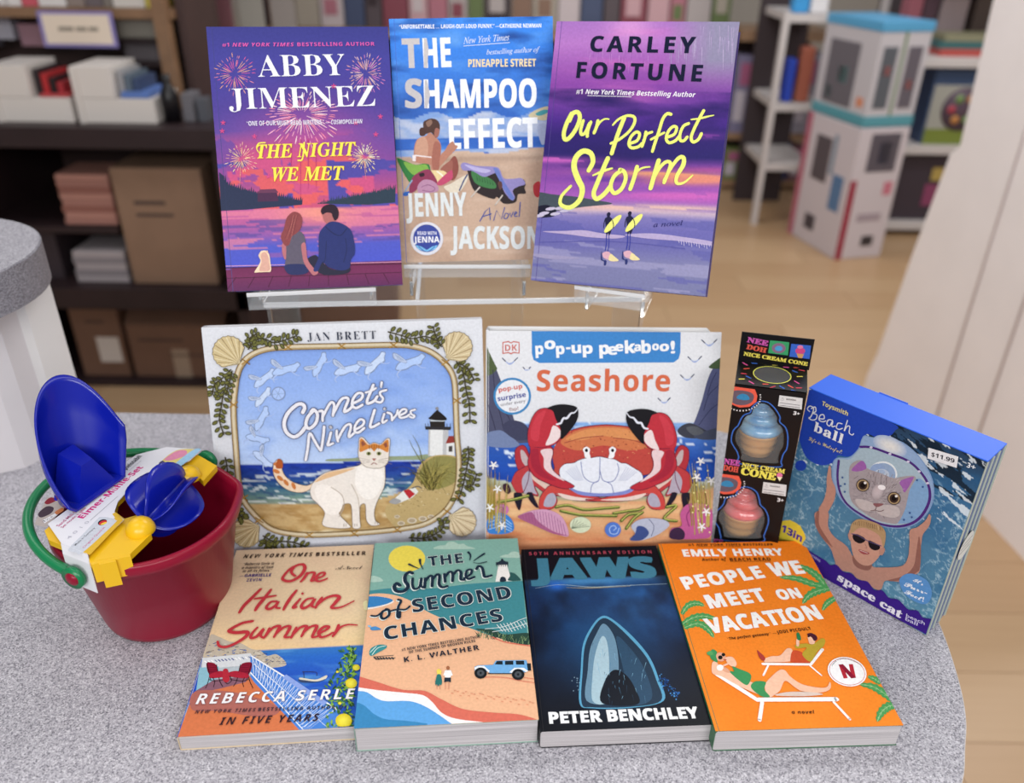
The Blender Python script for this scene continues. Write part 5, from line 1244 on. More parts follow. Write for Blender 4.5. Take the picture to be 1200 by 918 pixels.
# belly
bel = [(325, 600), (345, 575), (380, 570), (400, 560), (425, 552), (450, 550), (485, 545), (520, 552), (545, 556), (570, 570), (590, 572), (620, 590), (650, 610), (655, 640), (630, 665), (580, 690), (500, 702), (420, 695), (360, 670), (335, 640)]
out(bel, '#dde0ea'); A.blob([(345, 650), (400, 680), (500, 690), (590, 678), (640, 650), (600, 690), (500, 702), (400, 694)], '#7c86c4')
A.line([(486, 548), (485, 600), (480, 640), (450, 645), (420, 620), (410, 565)], 3, '#6a74a8'); A.line([(486, 600), (500, 640), (540, 640), (560, 600), (555, 570)], 3, '#6a74a8'); A.line([(480, 640), (455, 655), (448, 690)], 3, '#6a74a8'); A.line([(500, 640), (530, 655), (540, 690)], 3, '#6a74a8')
for k in range(6): A.line([(350 + k * 8, 600 - k * 4), (390 + k * 6, 640)], 1.6, '#9aa0c0'); A.line([(632 - k * 8, 604 - k * 4), (590 - k * 6, 640)], 1.6, '#9aa0c0')
A.up_()
for ex, sg in ((432, 1), (536, -1)):
    A.blob([(ex - 14 * sg, 515), (ex, 504), (ex + 14 * sg, 514), (ex + 12 * sg, 530), (ex + 16 * sg, 550), (ex - 4 * sg, 548), (ex - 9 * sg, 530)], '#e6e6ea'); A.ell(ex, 519, 6, 7, '#14121a')
# pincers
for sg, cx in ((1, 0), (-1, 0)):
    X = (lambda x: x) if sg == 1 else (lambda x: 990 - x)
    m = lambda P: [(X(x), y + (0 if sg == 1 else 18) * (1 if y < 500 else .3)) for x, y in P]
    out(m([(205, 500), (200, 460), (210, 520), (200, 570), (225, 620), (280, 650), (340, 670), (380, 665), (375, 655), (330, 630), (300, 600), (290, 570), (298, 530), (290, 505), (240, 500)]), '#b02c3a')
    A.blob(m([(250, 520), (290, 512), (298, 530), (290, 565), (300, 600), (345, 640), (300, 620), (265, 590), (262, 550)]), '#ddc4c8'); A.blob(m([(212, 520), (240, 515), (245, 560), (262, 600), (310, 640), (250, 622), (214, 580)]), '#9c2438')
    out(m([(205, 500), (200, 450), (215, 395), (240, 360), (275, 352), (300, 365), (312, 400), (328, 430), (330, 460), (310, 490), (270, 505), (235, 505)]), '#b42f3c')
    A.blob(m([(300, 420), (326, 436), (328, 462), (305, 488), (270, 498), (285, 460)]), '#e2cfd0'); A.blob(m([(215, 420), (240, 375), (270, 362), (250, 420), (240, 480), (212, 470)]), '#c23a48')
    A.blob(m([(276, 352), (310, 338), (350, 336), (390, 345), (400, 365), (396, 395), (375, 430), (332, 475), (328, 432), (310, 395), (298, 362)]), '#141218')
    A.line(m([(398, 352), (385, 368), (370, 372), (355, 390), (340, 392), (330, 410), (314, 415)]), 9, '#d8dae6', taper=(.3, 1, .8), lift=True)
A.part('shell_print')
for P in ([(310, 745), (360, 738), (420, 755), (500, 750), (560, 745)], [(330, 760), (400, 775), (450, 778), (550, 780)], [(540, 770), (600, 760), (640, 755), (660, 745)], [(570, 800), (600, 775), (650, 770)], [(590, 830), (620, 790), (655, 765)], [(750, 745), (790, 740), (740, 790), (790, 800)], [(80, 725), (140, 715), (200, 700)]):
    A.line(P, 12, '#5c6630'); A.line([(x + 2, y - 3) for x, y in P], 3, '#c8c86a')
A.up_()
A.blob([(160, 785), (180, 770), (230, 755), (280, 755), (325, 775), (350, 810), (360, 860), (310, 850), (250, 825), (190, 800)], '#c896b4'); A.blob([(160, 785), (180, 772), (215, 765), (240, 800), (300, 840), (358, 858), (300, 850), (220, 815)], '#a05a80')
for k in range(15): t_ = k / 14; A.line([(178 + 160 * t_, 775 - 18 * math.sin(t_ * 3) + 35 * t_ ** 3), (182 + 168 * t_, 792 + 66 * t_)], 2, '#8c4c78', cap=False)
A.up_(); A.ell(408, 815, 42, 32, '#ccd4b8'); 
for k in range(6): A.line([(372, 830), (385 + k * 12, 790 + k * 6)], 1.8, '#5c6a58')
A.up_(); A.ell(537, 834, 32, 30, '#4f74c4'); A.line([(540, 836), (550, 828), (542, 818), (525, 826), (528, 848), (552, 850), (562, 828)], 3, '#a8c0e8', lift=True)
A.blob([(610, 820), (640, 795), (690, 788), (740, 795), (762, 815), (730, 845), (690, 865), (640, 878), (605, 872), (625, 850)], '#b0b4c8'); A.blob([(605, 875), (625, 850), (635, 820), (665, 825), (680, 850), (650, 876)], '#3c4c84'); A.line([(680, 792), (700, 820), (690, 860)], 3, '#6a6e88', lift=True)
A.ell(95, 755, 28, 22, '#c070a8'); A.line([(95, 756), (103, 750), (92, 744), (82, 756), (98, 768)], 3, '#8c3c80', lift=True)
A.blob([(38, 795), (70, 768), (110, 772), (138, 800), (142, 835), (110, 850), (50, 850), (36, 830)], '#3a7cc8')
for k in range(4): A.line([(45, 790 + k * 14), (90, 782 + k * 14), (135, 812 + k * 10)], 3, '#9cc0e8')
A.up_(); A.blob([(805, 770), (830, 735), (880, 728), (925, 745), (935, 800), (925, 860), (880, 870), (820, 872), (765, 868), (770, 830), (810, 818)], '#b4568c'); A.blob([(765, 868), (768, 836), (800, 825), (822, 845), (815, 872)], '#3a2440'); A.line([(850, 745), (830, 780), (840, 820)], 4, '#7c2c64', lift=True)
A.blob([(100, 655), (120, 652), (132, 680), (120, 692), (104, 680)], '#3c2430')
for k in range(60):
    side = k % 2; x = q.uniform(34, 110) if side == 0 else q.uniform(845, 945); y = q.uniform(720, 860); h_ = q.uniform(90, 200)
    lean = q.uniform(-10, 30) * (1 if side == 0 else -1) * .6; A.line([(x, y), (x + lean * .5, y - h_ / 2), (x + lean * 1.4, y - h_)], 5, q.choice(['#8c7a34', '#a8924a', '#6a5c28', '#b8a860']), taper=(1, .15), cap=False, n=3)
A.up_()
for x, y in ((62, 577), (78, 672), (48, 746), (96, 816), (885, 562), (870, 625), (928, 640), (908, 762), (890, 822)):
    for k in range(5): a = k * 1.2566 + .4; A.line([(x, y), (x + 15 * math.cos(a), y + 15 * math.sin(a))], 6, '#e6e4e4', sm=False)
for k in range(16): A.ell(q.uniform(850, 940), q.uniform(590, 860), 3.5, 3.5, '#e0d890', n=8, lift=False)
A.up_()
A.end()
# ---- tall black carton with two ice cream toys behind die-cut windows
BO, BY, BT, BR = (0.2014, 0.6363, 0.001), -16.3, 94.0, 1.44
Mb = frame(BO, BY, BT, BR); w, h, d = 0.0598, 0.1915, 0.0394
t = thing('toy_carton', 'tall narrow black carton with two window cut-outs and printed header card', 'toy box', BO, plane_rot(BY, BT, BR))
BK = mat('black_card', '#0b0b0e', 0.35, 0.3)
view = (835, 380, 3.464)
probe = Art(t, Mb, w, h, view); pv = lambda x, y: probe.uv(x, y)
W1 = smooth_pts([(198, 322), (222, 328), (245, 350), (262, 380), (262, 400), (280, 418), (288, 440), (290, 465), (286, 500), (274, 520), (266, 548), (258, 568), (125, 556), (118, 530), (112, 510), (100, 490), (92, 470), (96, 440), (104, 425), (116, 412), (128, 385), (140, 372), (158, 365), (165, 345), (182, 328)], True, 3)
W2 = smooth_pts([(135, 668), (155, 675), (172, 690), (180, 715), (184, 735), (200, 752), (210, 775), (212, 800), (205, 825), (196, 850), (188, 872), (60, 868), (45, 850), (38, 820), (26, 800), (24, 780), (32, 758), (45, 745), (56, 730), (62, 712), (85, 702), (98, 700), (105, 680), (120, 670)], True, 3)
H1 = [pv(x, y) for x, y in W1]; H2 = [pv(x, y) for x, y in W2]
outer = [(0, 0), (w, 0), (w, h), (0, h)]
loops = [outer, H1, H2]; allp = [p for L in loops for p in L]
tri = tessellate_polygon([[Vector((a, b, 0)) for a, b in L] for L in loops])
V = [(a, b, 0) for a, b in allp] + [(a, b, -0.0006) for a, b in allp]; N = len(allp)
F = [tuple(x) for x in tri] + [tuple(i + N for i in x)[::-1] for x in tri]
o0 = 0
for L in loops:
    n = len(L)
    for i in range(n): F.append((o0 + i, o0 + (i + 1) % n, N + o0 + (i + 1) % n, N + o0 + i))
    o0 += n
mesh_obj('front_panel', V, F, BK, t)
box('side_panel', 0, 0.0006, 0, h, -d, -0.0006, BK, t); box('side_panel', w - 0.0006, w, 0, h, -d, -0.0006, BK, t)
box('back_panel', 0, w, 0, h, -d - 0.0006, -d, BK, t); box('base_panel', 0, w, 0, 0.0006, -d, -0.0006, BK, t)
film = mat('clear_window_film', '#ffffff', 0.06, 0.5)
film.node_tree.nodes['Principled BSDF'].inputs['Alpha'].default_value = 0.1
mesh_obj('window_film', [(a, b, -0.0008) for a, b in H1], [tuple(range(len(H1)))], film, t); mesh_obj('window_film', [(a, b, -0.0008) for a, b in H2], [tuple(range(len(H2)))], film, t)
# top flap with an oval window
Mtop = Mb @ Matrix.Translation((0, h, 0)) @ Matrix.Rotation(math.radians(-90), 4, 'X')
AT = Art(t, Mtop, w, d, (840, 380, 7.65), 'top_print', 0.0012, INK_GLOSS, Mb)
ov = [AT.uv(495 + 165 * math.cos(a), 466 + 72 * math.sin(a) + 18 * math.cos(a)) for a in np.linspace(0, 2 * math.pi, 33)[:-1]]
outer = [(0, 0), (w, 0), (w, d), (0, d)]; tri = tessellate_polygon([[Vector((a, b, 0)) for a, b in L] for L in (outer, ov)])
tp = mesh_obj('top_flap', [(a, b, 0.0011) for a, b in outer + ov], [tuple(x) for x in tri], BK, t); tp.matrix_basis = Matrix.Translation((0, h, 0)) @ Matrix.Rotation(math.radians(-90), 4, 'X')
tf = mesh_obj('window_film', [(a, b, 0.0009) for a, b in ov], [tuple(range(len(ov)))], film, t); tf.matrix_basis = tp.matrix_basis.copy()
AT.line([(495 + 168 * math.cos(a), 466 + 74 * math.sin(a) + 18 * math.cos(a)) for a in np.linspace(0, 2 * math.pi, 25)[:-1]], 9, '#e8e86a', closed=True, lift=True)
SP = ['#d84c5c', '#3c6cc8', '#e8d860', '#e05c9c', '#e85c4c']
for i, (x, y, a) in enumerate(((285, 328, 0), (335, 362, 5), (415, 356, 25), (252, 368, 30), (265, 410, -5), (240, 455, 5), (282, 486, 25), (222, 503, 0), (308, 534, 30), (435, 549, 0), (498, 576, -20), (582, 577, 30), (523, 373, -15), (620, 398, 5), (715, 398, -8), (760, 425, 10), (698, 436, 20), (742, 481, 0), (715, 533, 30), (660, 570, 28), (735, 583, 0), (690, 610, 18))):
    c_, s_ = math.cos(math.radians(a)) * 22, math.sin(math.radians(a)) * 22; AT.line([(x - c_, y - s_), (x + c_, y + s_)], 14, SP[i % 5], sm=False)
AT.end()
# header card rising at the back
hd = 0.031
Mh = Mb @ Matrix.Translation((0, h, -d))
box('header_card', 0, w + 0.0015, h, h + hd, -d - 0.0008, -d, BK, t)
AH = Art(t, Mh, w + 0.0015, hd, (840, 380, 7.65), 'header_print', 0.0001, INK_GLOSS, Mb)
AH.text('NEE', 268, 160, 455, 198, 48, '#c85aa8', 'serif', .03); AH.text('DOH', 262, 222, 440, 258, 44, '#d85a4c', 'serif', .03)
AH.text('NICE CREAM CONE', 238, 280, 812, 375, 34, '#e8d860', 'serif', .03)
AH.poly([(478, 145), (650, 162), (638, 280), (460, 258)], '#3f9c68'); AH.ell(555, 215, 62, 46, '#8a6a84'); AH.ell(555, 218, 34, 24, '#4f9cd0')
AH.poly([(668, 175), (845, 192), (832, 312), (650, 290)], '#3d66c4'); AH.ell(748, 240, 44, 30, '#d04a80'); AH.ell(748, 205, 26, 16, '#e07aa0'); AH.poly([(715, 262), (782, 268), (765, 305), (730, 302)], '#d09a60')
AH.end()
# front printing
A = Art(t, Mb, w, h, view, 'front_print', 0.0002, INK_GLOSS)
for Wd in (W1, W2):
    cx = sum(p[0] for p in Wd) / len(Wd); cy = sum(p[1] for p in Wd) / len(Wd)
    A.line([(cx + (x - cx) * 1.16, cy + (y - cy) * 1.09) for x, y in Wd[::3]], 5, '#3f6cc0', closed=True, lift=True)
for dx, dy in ((0, 0), (-65, 352)):
    m = lambda P: [(x + dx, y + dy) for x, y in P]
    A.poly(m([(82, 252), (172, 264), (182, 290), (178, 315), (150, 335), (110, 338), (70, 322), (74, 285)]), '#e8604c'); A.blob(m([(78, 275), (110, 268), (150, 275), (168, 290), (160, 315), (130, 328), (95, 325), (74, 308)]), '#6a5a66'); A.blob(m([(98, 300), (105, 288), (122, 282), (142, 288), (150, 305), (125, 308)]), '#3c86b4')
    for k in range(17):
        a = math.radians(-10 + k * 9.5); A.line(m([(118 + 74 * math.cos(a), 290 + 52 * math.sin(a) + 6), (118 + 80 * math.cos(a), 290 + 58 * math.sin(a) + 6)]), 5, '#dcd8d8', sm=False, cap=False)
    A.up_(); A.poly(m([(272, 288), (366, 300), (362, 346), (266, 332)]), '#d8d6d6'); A.text('⚠', 276 + dx, 306 + dy, 290 + dx, 308 + dy, 9, '#444', 'bold'); A.text('WARNING:', 298 + dx, 307 + dy, 340 + dx, 312 + dy, 7, '#444', 'bold')
    for k in range(2): A.line(m([(272, 318 + k * 10), (355, 329 + k * 10)]), 3, '#77757a', sm=False, cap=False)
    A.up_(); A.text('3+', 327 + dx, 367 + dy, 353 + dx, 370 + dy, 15, '#e4e2e4', 'bold', .02)
A.part('title_print')
for dx, dy in ((0, 0), (-68, 322)):
    A.text('NEE', 46 + dx, 566 + dy, 110 + dx, 576 + dy, 23, '#c85aa8', 'serif', .03); A.text('DOH', 42 + dx, 592 + dy, 104 + dx, 602 + dy, 23, '#d85a4c', 'serif', .03)
    A.text('NICE CREAM', 118 + dx, 578 + dy, 292 + dx, 606 + dy, 18, '#e8d860', 'serif', .03); A.text('CONE', 113 + dx, 608 + dy, 255 + dx, 634 + dy, 30, '#ece060', 'serif', .035)
A.ell(272, 612, 12, 10, '#e07aa0'); A.poly([(262, 618), (284, 620), (272, 636)], '#f0e8c0')
A.end()
# the soft toys inside
def icecream(cu, cv, top, bot, wd, c1, c2, label, tw):
    o = thing('toy_ice_cream', label, 'toy', Mb @ Vector((cu, bot, -d / 2 - 0.0005)), plane_rot(BY, BT, BR) @ Matrix.Rotation(math.radians(-90), 3, 'X') @ Matrix.Rotation(math.pi, 3, 'Z') if False else plane_rot(BY, BT, BR).to_4x4().to_3x3(), 'ice cream toys in the black carton')
    H = top - bot; R = wd / 2; sq = (d / 2 - 0.0025) / R
    def ring(prof, name, m, swirl=0.0, n=40):
        V, F = [], []
        for i, (r, v) in enumerate(prof):
            for k in range(n):
                a = 2 * math.pi * k / n; rr = R * r * (1 + swirl * math.sin(a * 1.0 + v * 16)); V.append((rr * math.cos(a), v * H, rr * math.sin(a) * min(1, sq)))
        for i in range(len(prof) - 1):
            for k in range(n): F.append((i * n + k, i * n + (k + 1) % n, (i + 1) * n + (k + 1) % n, (i + 1) * n + k)[::-1])
        return mesh_obj(name, V, F, m, o, True)
    cone = [(0, .0), (.5, .0), (.66, .03), (.7, .10), (.78, .13), (.72, .16), (.76, .22), (.84, .25), (.8, .29), (.86, .36), (.9, .38), (.84, .40), (0, .40)]
    ring(cone, 'cone', mat('biscuit_rubber', '#b98c58', 0.3, 0.5))
    P = [(0, .38)]
    for (rm, v0, v1) in ((.98, .38, .56), (.86, .54, .70), (.62, .68, .82), (.38, .8, .92)):
        for k in range(7): a = math.pi * k / 6; P.append((rm * (.78 + .22 * math.sin(a)), v0 + (v1 - v0) * (k / 6)))
    P += [(.25, .95), (.12, .99), (0, 1.0)]
    ring(P, 'swirl', mat('soft_rubber_' + c1.strip('#'), c1, 0.2, 0.6, coat=0.4, col2=c2, nscale=70), 0.05)
c1u, c1v = pv(190, 450); tu, tv_ = pv(200, 330); bu, bv = pv(190, 575)
icecream(c1u, 0, tv_, bv, 0.041, '#3c88c0', '#8ab8d4', 'pale blue soft ice cream toy in the upper carton window', 0)
c2u = pv(118, 800)[0]; icecream(c2u, 0, pv(135, 675)[1], pv(120, 905)[1], 0.041, '#d4404a', '#e07c80', 'coral red soft ice cream toy in the lower carton window', 0)

# ---- beach ball carton
CO, CY, CT, CR = (0.2636, 0.6345, 0.0005), -47.75, 90.83, 0.0165
Mc = frame(CO, CY, CT, CR); w, h, d = 0.1505, 0.18455, 0.0365
BL = mat('blue_card', '#2f66e0', 0.35, 0.3); EDG = mat('card_edge', '#b4bcb0', 0.5); SB = mat('side_card', '#7f92b8', 0.45)
t = thing('ball_carton', 'blue flat carton picturing a boy holding a cat-face beach ball, price sticker', 'toy box', CO, plane_rot(CY, CT, CR))
box('carton_body', 0.0003, w - 0.0003, 0, h - 0.0004, -d + 0.0004, -0.0003, SB, t)
box('top_panel', -0.0004, w + 0.0006, h - 0.0004, h + 0.0006, -d - 0.0002, 0.0002, BL, t, bev=0.0003)
box('lid_tab', w * .30, w * .47, h - 0.006, h + 0.0012, -d - 0.0012, -d - 0.0003, BL, t)
for k in range(4):
    z1 = -0.0002 - k * (d - 0.0022) / 3; box('side_flap_edge', w - 0.0002, w + 0.0011, 0.0006, h - 0.0006, z1 - 0.0018, z1, EDG, t, bev=0.0003)
for k in range(3):
    z1 = -0.003 - k * (d - 0.0022) / 3; box('side_stripe', w - 0.0003, w + 0.0003, 0.001, h - 0.001, z1 - 0.0045, z1 - 0.0015, mat('side_stripe_blue', '#4f62a0', 0.4), t)
A = Art(t, Mc, w, h, (905, 430, 2.868), 'front_print', 0.00012, INK_GLOSS)
def f(U, V):
    c = ramp(V, [(0, '#2c4058'), (.1, '#2f5478'), (.25, '#3f6f98'), (.5, '#4c7c9e'), (.8, '#5586a4'), (1, '#6496ac')])
    a = fbm(U * 10 + fbm(U * 6, V * 6, 4) * 2, V * 14, 2); r = np.abs(a - .5); c = mixc(c, '#a9c6d6', np.clip(1 - r / .035, 0, 1) * .85 * (V > .18))
    b = fbm(U * 20 + fbm(U * 9, V * 9, 7) * 2, V * 15 + U * 6, 9); c = mixc(c, '#c9dce4', np.clip(1 - np.abs(b - .5) / .022, 0, 1) * .7 * (V > .3)); c = mixc(c, '#2c5f8c', (fbm(U * 8, V * 10, 12) - .5) * 2.2)
    dk = fbm(U * 8, V * 40 - U * 10, 20); c = mixc(c, '#14202c', ((dk > .5) & (V < .22)) * .8); c = mixc(c, '#e6eef4', ((fbm(U * 14, V * 50 - U * 14, 22) > .66) & (V < .4)) * .85)
    return c
A.bg(190, 220, f)
A.blob([(122, 78), (200, 105), (300, 145), (416, 196), (412, 215), (395, 232), (355, 238), (318, 226), (304, 255), (290, 285), (255, 302), (222, 298), (214, 312), (195, 326), (165, 331), (135, 320), (112, 300), (96, 262), (92, 230), (108, 150)], '#2545b0'); A.poly([(122, 78), (416, 198), (300, 230), (150, 250), (94, 240)], '#2545b0')
A.ell(96, 332, 19, 18, '#2545b0')
A.poly([(8, 575), (20, 520), (60, 515), (95, 535), (112, 570), (100, 600), (60, 620), (10, 610)], '#e6d044'); A.blob([(8, 570), (20, 530), (50, 516), (85, 528), (108, 560), (108, 585), (60, 600)], '#e6d044'); A.text('13in', 30, 552, 98, 590, 26, '#4a3a9c', 'bold', .02)
# beach ball
A.part('ball_picture')
A.view = (960, 500, 6.56)
CXY = [(325, 100), (350, 68), (400, 80), (520, 90), (620, 110), (700, 160), (780, 240), (850, 350), (882, 450), (880, 560), (840, 660), (760, 740), (660, 780), (540, 780), (400, 740), (280, 670), (180, 580), (120, 480), (98, 380), (105, 280), (140, 240), (230, 235), (300, 170)]
A.blob(CXY, '#7f9cc4'); A.blob([(x * .97 + 14, y * .97 + 10) for x, y in CXY], '#8fa9cc')
A.blob([(150, 260), (240, 250), (320, 170), (420, 165), (560, 210), (690, 270), (780, 350), (840, 450), (850, 560), (800, 670), (720, 735), (600, 760), (460, 735), (330, 670), (220, 590), (160, 500), (140, 400)], '#a4b9c6')
A.ell(545, 150, 140, 70, '#e2e0dc', '#9cb0d0', rot=24)
A.blob([(600, 740), (640, 620), (700, 480), (760, 400), (820, 440), (845, 520), (820, 640), (740, 725)], '#7fa4cc')
A.line([(318, 156), (400, 160), (520, 200), (680, 262), (780, 350), (840, 450), (850, 560), (800, 670), (720, 740), (600, 768), (460, 745), (330, 680), (220, 600), (160, 500), (142, 380), (152, 262)], 20, '#4c2c78', lift=True)
for x, y in ((400, 160), (545, 210), (685, 270), (770, 345), (835, 435)): A.ell(x, y, 12, 9, '#cfc8e0')
A.ell(490, 370, 112, 104, '#dfe6ea'); A.ell(490, 370, 98, 90, '#93a9c8'); A.ell(450, 345, 62, 60, '#8fa6cc')
A.ell(480, 370, 60, 45, '#b8c6d8'); A.ell(478, 350, 30, 20, '#a0b4d0')
# cat face
G = '#a39a9e'
A.blob([(240, 300), (320, 258), (370, 320), (480, 360), (570, 395), (640, 385), (720, 378), (742, 400), (700, 480), (680, 560), (660, 640), (610, 735), (560, 745), (440, 715), (330, 650), (262, 590), (235, 520), (232, 420)], G)
A.blob([(250, 330), (330, 262), (365, 320), (300, 345)], '#9a62a8'); A.blob([(622, 420), (722, 385), (715, 420), (660, 505), (640, 470)], '#9a62a8')
q = random.Random(6)
for k in range(340):
    x, y = q.gauss(455, 120), q.gauss(520, 110)
    if (x - 460) ** 2 / 205 ** 2 + (y - 525) ** 2 / 180 ** 2 > 1 - .1: continue
    a = math.atan2(y - 560, x - 430); L = q.uniform(10, 26); A.line([(x, y), (x + L * math.cos(a), y + L * math.sin(a))], q.uniform(2, 5), q.choice(['#8b8288', '#b8b0b2', '#7a7278', '#c4bcbc', '#958c90']), sm=False, cap=False)
A.up_()
for x0, y0, x1, y1 in ((400, 370, 390, 440), (440, 365, 430, 450), (480, 375, 475, 440), (520, 390, 520, 450), (270, 400, 300, 380), (560, 470, 600, 440)): A.line([(x0, y0), (x1, y1)], 8, '#6c646a', taper=(.4, 1, .3))
A.up_()
A.blob([(280, 560), (340, 560), (420, 590), (440, 640), (380, 650), (310, 620)], '#bfb6b6'); A.blob([(440, 620), (520, 600), (610, 620), (620, 680), (560, 700), (460, 670)], '#bfb6b6')
for x, y in ((338, 450), (578, 551)): A.ell(x, y, 52, 50, '#4a4040', rot=20); A.ell(x, y, 45, 43, '#a8906c', rot=20); A.ell(x, y, 34, 34, '#3a2c28'); A.ell(x, y, 20, 20, '#120e10'); A.ell(x + 18, y - 18, 11, 10, '#e6e2e0')
A.ell(452, 500, 44, 60, '#c8bcc0', '#a89ea2', rot=20); A.ell(484, 466, 30, 19, '#f2eef0', rot=12); A.blob([(420, 590), (495, 592), (475, 610), (440, 616)], '#8a5c60'); A.line([(445, 612), (432, 640), (400, 645)], 5, '#6a5256'); A.line([(432, 640), (470, 650), (500, 640)], 5, '#6a5256', lift=True)
for x, y in ((182, 390), (200, 440), (168, 455), (200, 500), (755, 410), (800, 462), (700, 662), (655, 715), (715, 695)): A.ell(x, y, 9, 9, '#3c5c94', n=5)
# boy
A.part('boy_picture')
A.view = (940, 600, 6.333)
SKN, SK2 = '#b98a7a', '#8f6258'
A.blob([(105, 0), (195, 0), (195, 90), (210, 140), (250, 190), (320, 240), (350, 290), (300, 370), (260, 390), (240, 340), (215, 270), (160, 200), (110, 120), (98, 60)], SKN); A.blob([(98, 60), (112, 0), (130, 0), (130, 90), (180, 180), (230, 260), (160, 200), (112, 120)], SK2)
A.view = (960, 500, 6.56); A.blob([(80, 300), (95, 320), (100, 400), (130, 480), (120, 560), (80, 640), (40, 690), (0, 640), (40, 560), (60, 480), (62, 400)], SKN)
A.blob([(700, 800), (760, 770), (820, 720), (850, 670), (862, 700), (850, 760), (800, 830), (780, 920), (710, 920)], SKN)
A.view = (940, 600, 6.333)
A.blob([(820, 130), (880, 160), (885, 260), (880, 400), (860, 455), (740, 510), (700, 515), (620, 510), (590, 570), (545, 570), (480, 520), (410, 490), (370, 450), (290, 430), (250, 380), (290, 270), (350, 280), (380, 330), (440, 380), (520, 400), (560, 410), (740, 400), (790, 330), (800, 240)], SKN)
A.blob([(870, 180), (884, 260), (878, 400), (850, 450), (720, 508), (640, 505), (760, 470), (830, 400), (850, 300)], SK2); A.blob([(380, 320), (440, 370), (520, 380), (500, 430), (430, 420), (385, 380)], SK2)
A.blob([(360, 190), (350, 160), (370, 110), (420, 75), (520, 90), (600, 120), (615, 180), (605, 260), (580, 320), (540, 370), (500, 395), (450, 390), (400, 350), (375, 290)], '#c69684')
A.blob([(345, 165), (362, 150), (375, 190), (368, 215), (352, 200)], SKN); A.blob([(580, 275), (612, 262), (618, 285), (598, 318), (575, 310)], SKN)
A.blob([(362, 150), (370, 90), (420, 52), (500, 62), (580, 95), (622, 150), (618, 230), (605, 260), (590, 200), (560, 160), (480, 120), (420, 120), (385, 150)], '#b0926c')
for k in range(16): x = 385 + k * 14; A.line([(x, 62 + abs(k - 4) * 4), (x + 4, 92 + k * 3)], 4, q.choice(['#8c6c48', '#d0b488', '#5c4630']), sm=False, cap=False)
A.up_()
A.blob([(382, 165), (420, 165), (470, 195), (465, 220), (430, 232), (395, 215), (380, 190)], '#1c1820'); A.blob([(495, 210), (540, 225), (580, 250), (575, 275), (540, 282), (505, 260)], '#1c1820'); A.line([(372, 160), (420, 172), (490, 212), (590, 250)], 7, '#5a4c74', lift=True)
A.line([(470, 235), (485, 265), (470, 262)], 4, SK2); A.blob([(425, 275), (450, 282), (500, 300), (495, 312), (455, 310), (430, 292)], '#9c4a50'); A.line([(432, 282), (490, 303)], 4, '#dcc8c4', lift=True)
# bottom band
A.part('band_print')
A.poly(smooth_pts([(20, 262), (80, 300), (130, 330), (180, 360), (215, 392), (260, 390), (310, 440), (370, 455), (420, 500), (490, 515), (540, 575), (600, 580), (650, 635), (720, 650), (790, 720), (860, 730), (900, 780), (962, 790)]) + [(935, 912), (500, 680), (150, 480), (20, 300)], '#3c1f82')
A.text('space cat', 262, 500, 735, 790, 62, '#ece6f0', 'serif', .02); A.text('beach', 775, 775, 912, 836, 26, '#dcd6ee', 'sans', .006); A.text('ball', 770, 800, 858, 842, 26, '#dcd6ee', 'sans', .006)
A.text('WARNING:', 45, 308, 138, 372, 18, '#b8acd8', 'bold')
A.blob([(725, 520), (740, 480), (790, 455), (860, 465), (930, 505), (960, 560), (965, 620), (940, 670), (890, 680), (820, 650), (760, 600)], '#5c92cc')
A.text("It's", 826, 510, 900, 545, 28, '#eef2f8', 'script', .012); A.text('Purr-', 760, 545, 930, 615, 34, '#eef2f8', 'script', .012); A.text('Fect!', 762, 600, 905, 665, 34, '#eef2f8', 'script', .012)
A.view = (930, 440, 7.65)
Wc = '#dfe2ea'
A.text('Toysmith', 258, 262, 490, 360, 40, '#dcd090', 'bold', .01)
A.line([(150, 320), (130, 300), (150, 272), (185, 290), (170, 350), (145, 385)], 9, Wc); A.line([(165, 295), (200, 280), (205, 320), (175, 335), (215, 350), (205, 390), (165, 395), (145, 375)], 9, Wc, lift=True)
A.line([(240, 385), (280, 385), (275, 350), (245, 355), (235, 395), (265, 412), (295, 405)], 9, Wc); A.line([(355, 400), (320, 395), (305, 430), (330, 450), (358, 405), (350, 455), (380, 450)], 9, Wc); A.line([(440, 430), (405, 425), (390, 465), (415, 480), (445, 470)], 9, Wc); A.line([(490, 400), (460, 495), (485, 455), (510, 455), (505, 510), (530, 530), (545, 520)], 9, Wc, lift=True)
A.text('ball', 182, 492, 440, 612, 92, '#e8eaf0', 'serif', .012, space=1.1)
A.text('Life is Waterful!', 140, 575, 436, 700, 34, '#dcd090', 'script', 0)
A.part('price_sticker')
A.view = (905, 430, 2.868)
A.poly([(528, 270), (628, 300), (622, 338), (524, 306)], '#e6e6ea'); A.text('$11.99', 536, 298, 614, 322, 15, '#3a3a44', 'bold', .01); A.text('3+', 655, 335, 683, 346, 18, '#e6eaf0', 'sans', .02)
A.end()
# oval seal over the side edges
Ms = Mc @ Matrix.Translation((w + 0.0013, 0, 0)) @ Matrix.Rotation(math.radians(90), 4, 'Y')
AS = Art(t, Ms, d, h, (905, 430, 2.868), 'round_seal', 0.0003, INK, Mc)
AS.add_uv([(d * .5 + .013 * math.cos(a), h * .50 + .014 * math.sin(a)) for a in np.linspace(0, 6.283, 25)[:-1]], '#dcdcd8')
for k in range(3): AS.add_uv([(d * .22, h * (.47 + k * .025)), (d * .78, h * (.475 + k * .025)), (d * .78, h * (.483 + k * .025)), (d * .22, h * (.478 + k * .025))], '#a8a8a8')
AS.end()
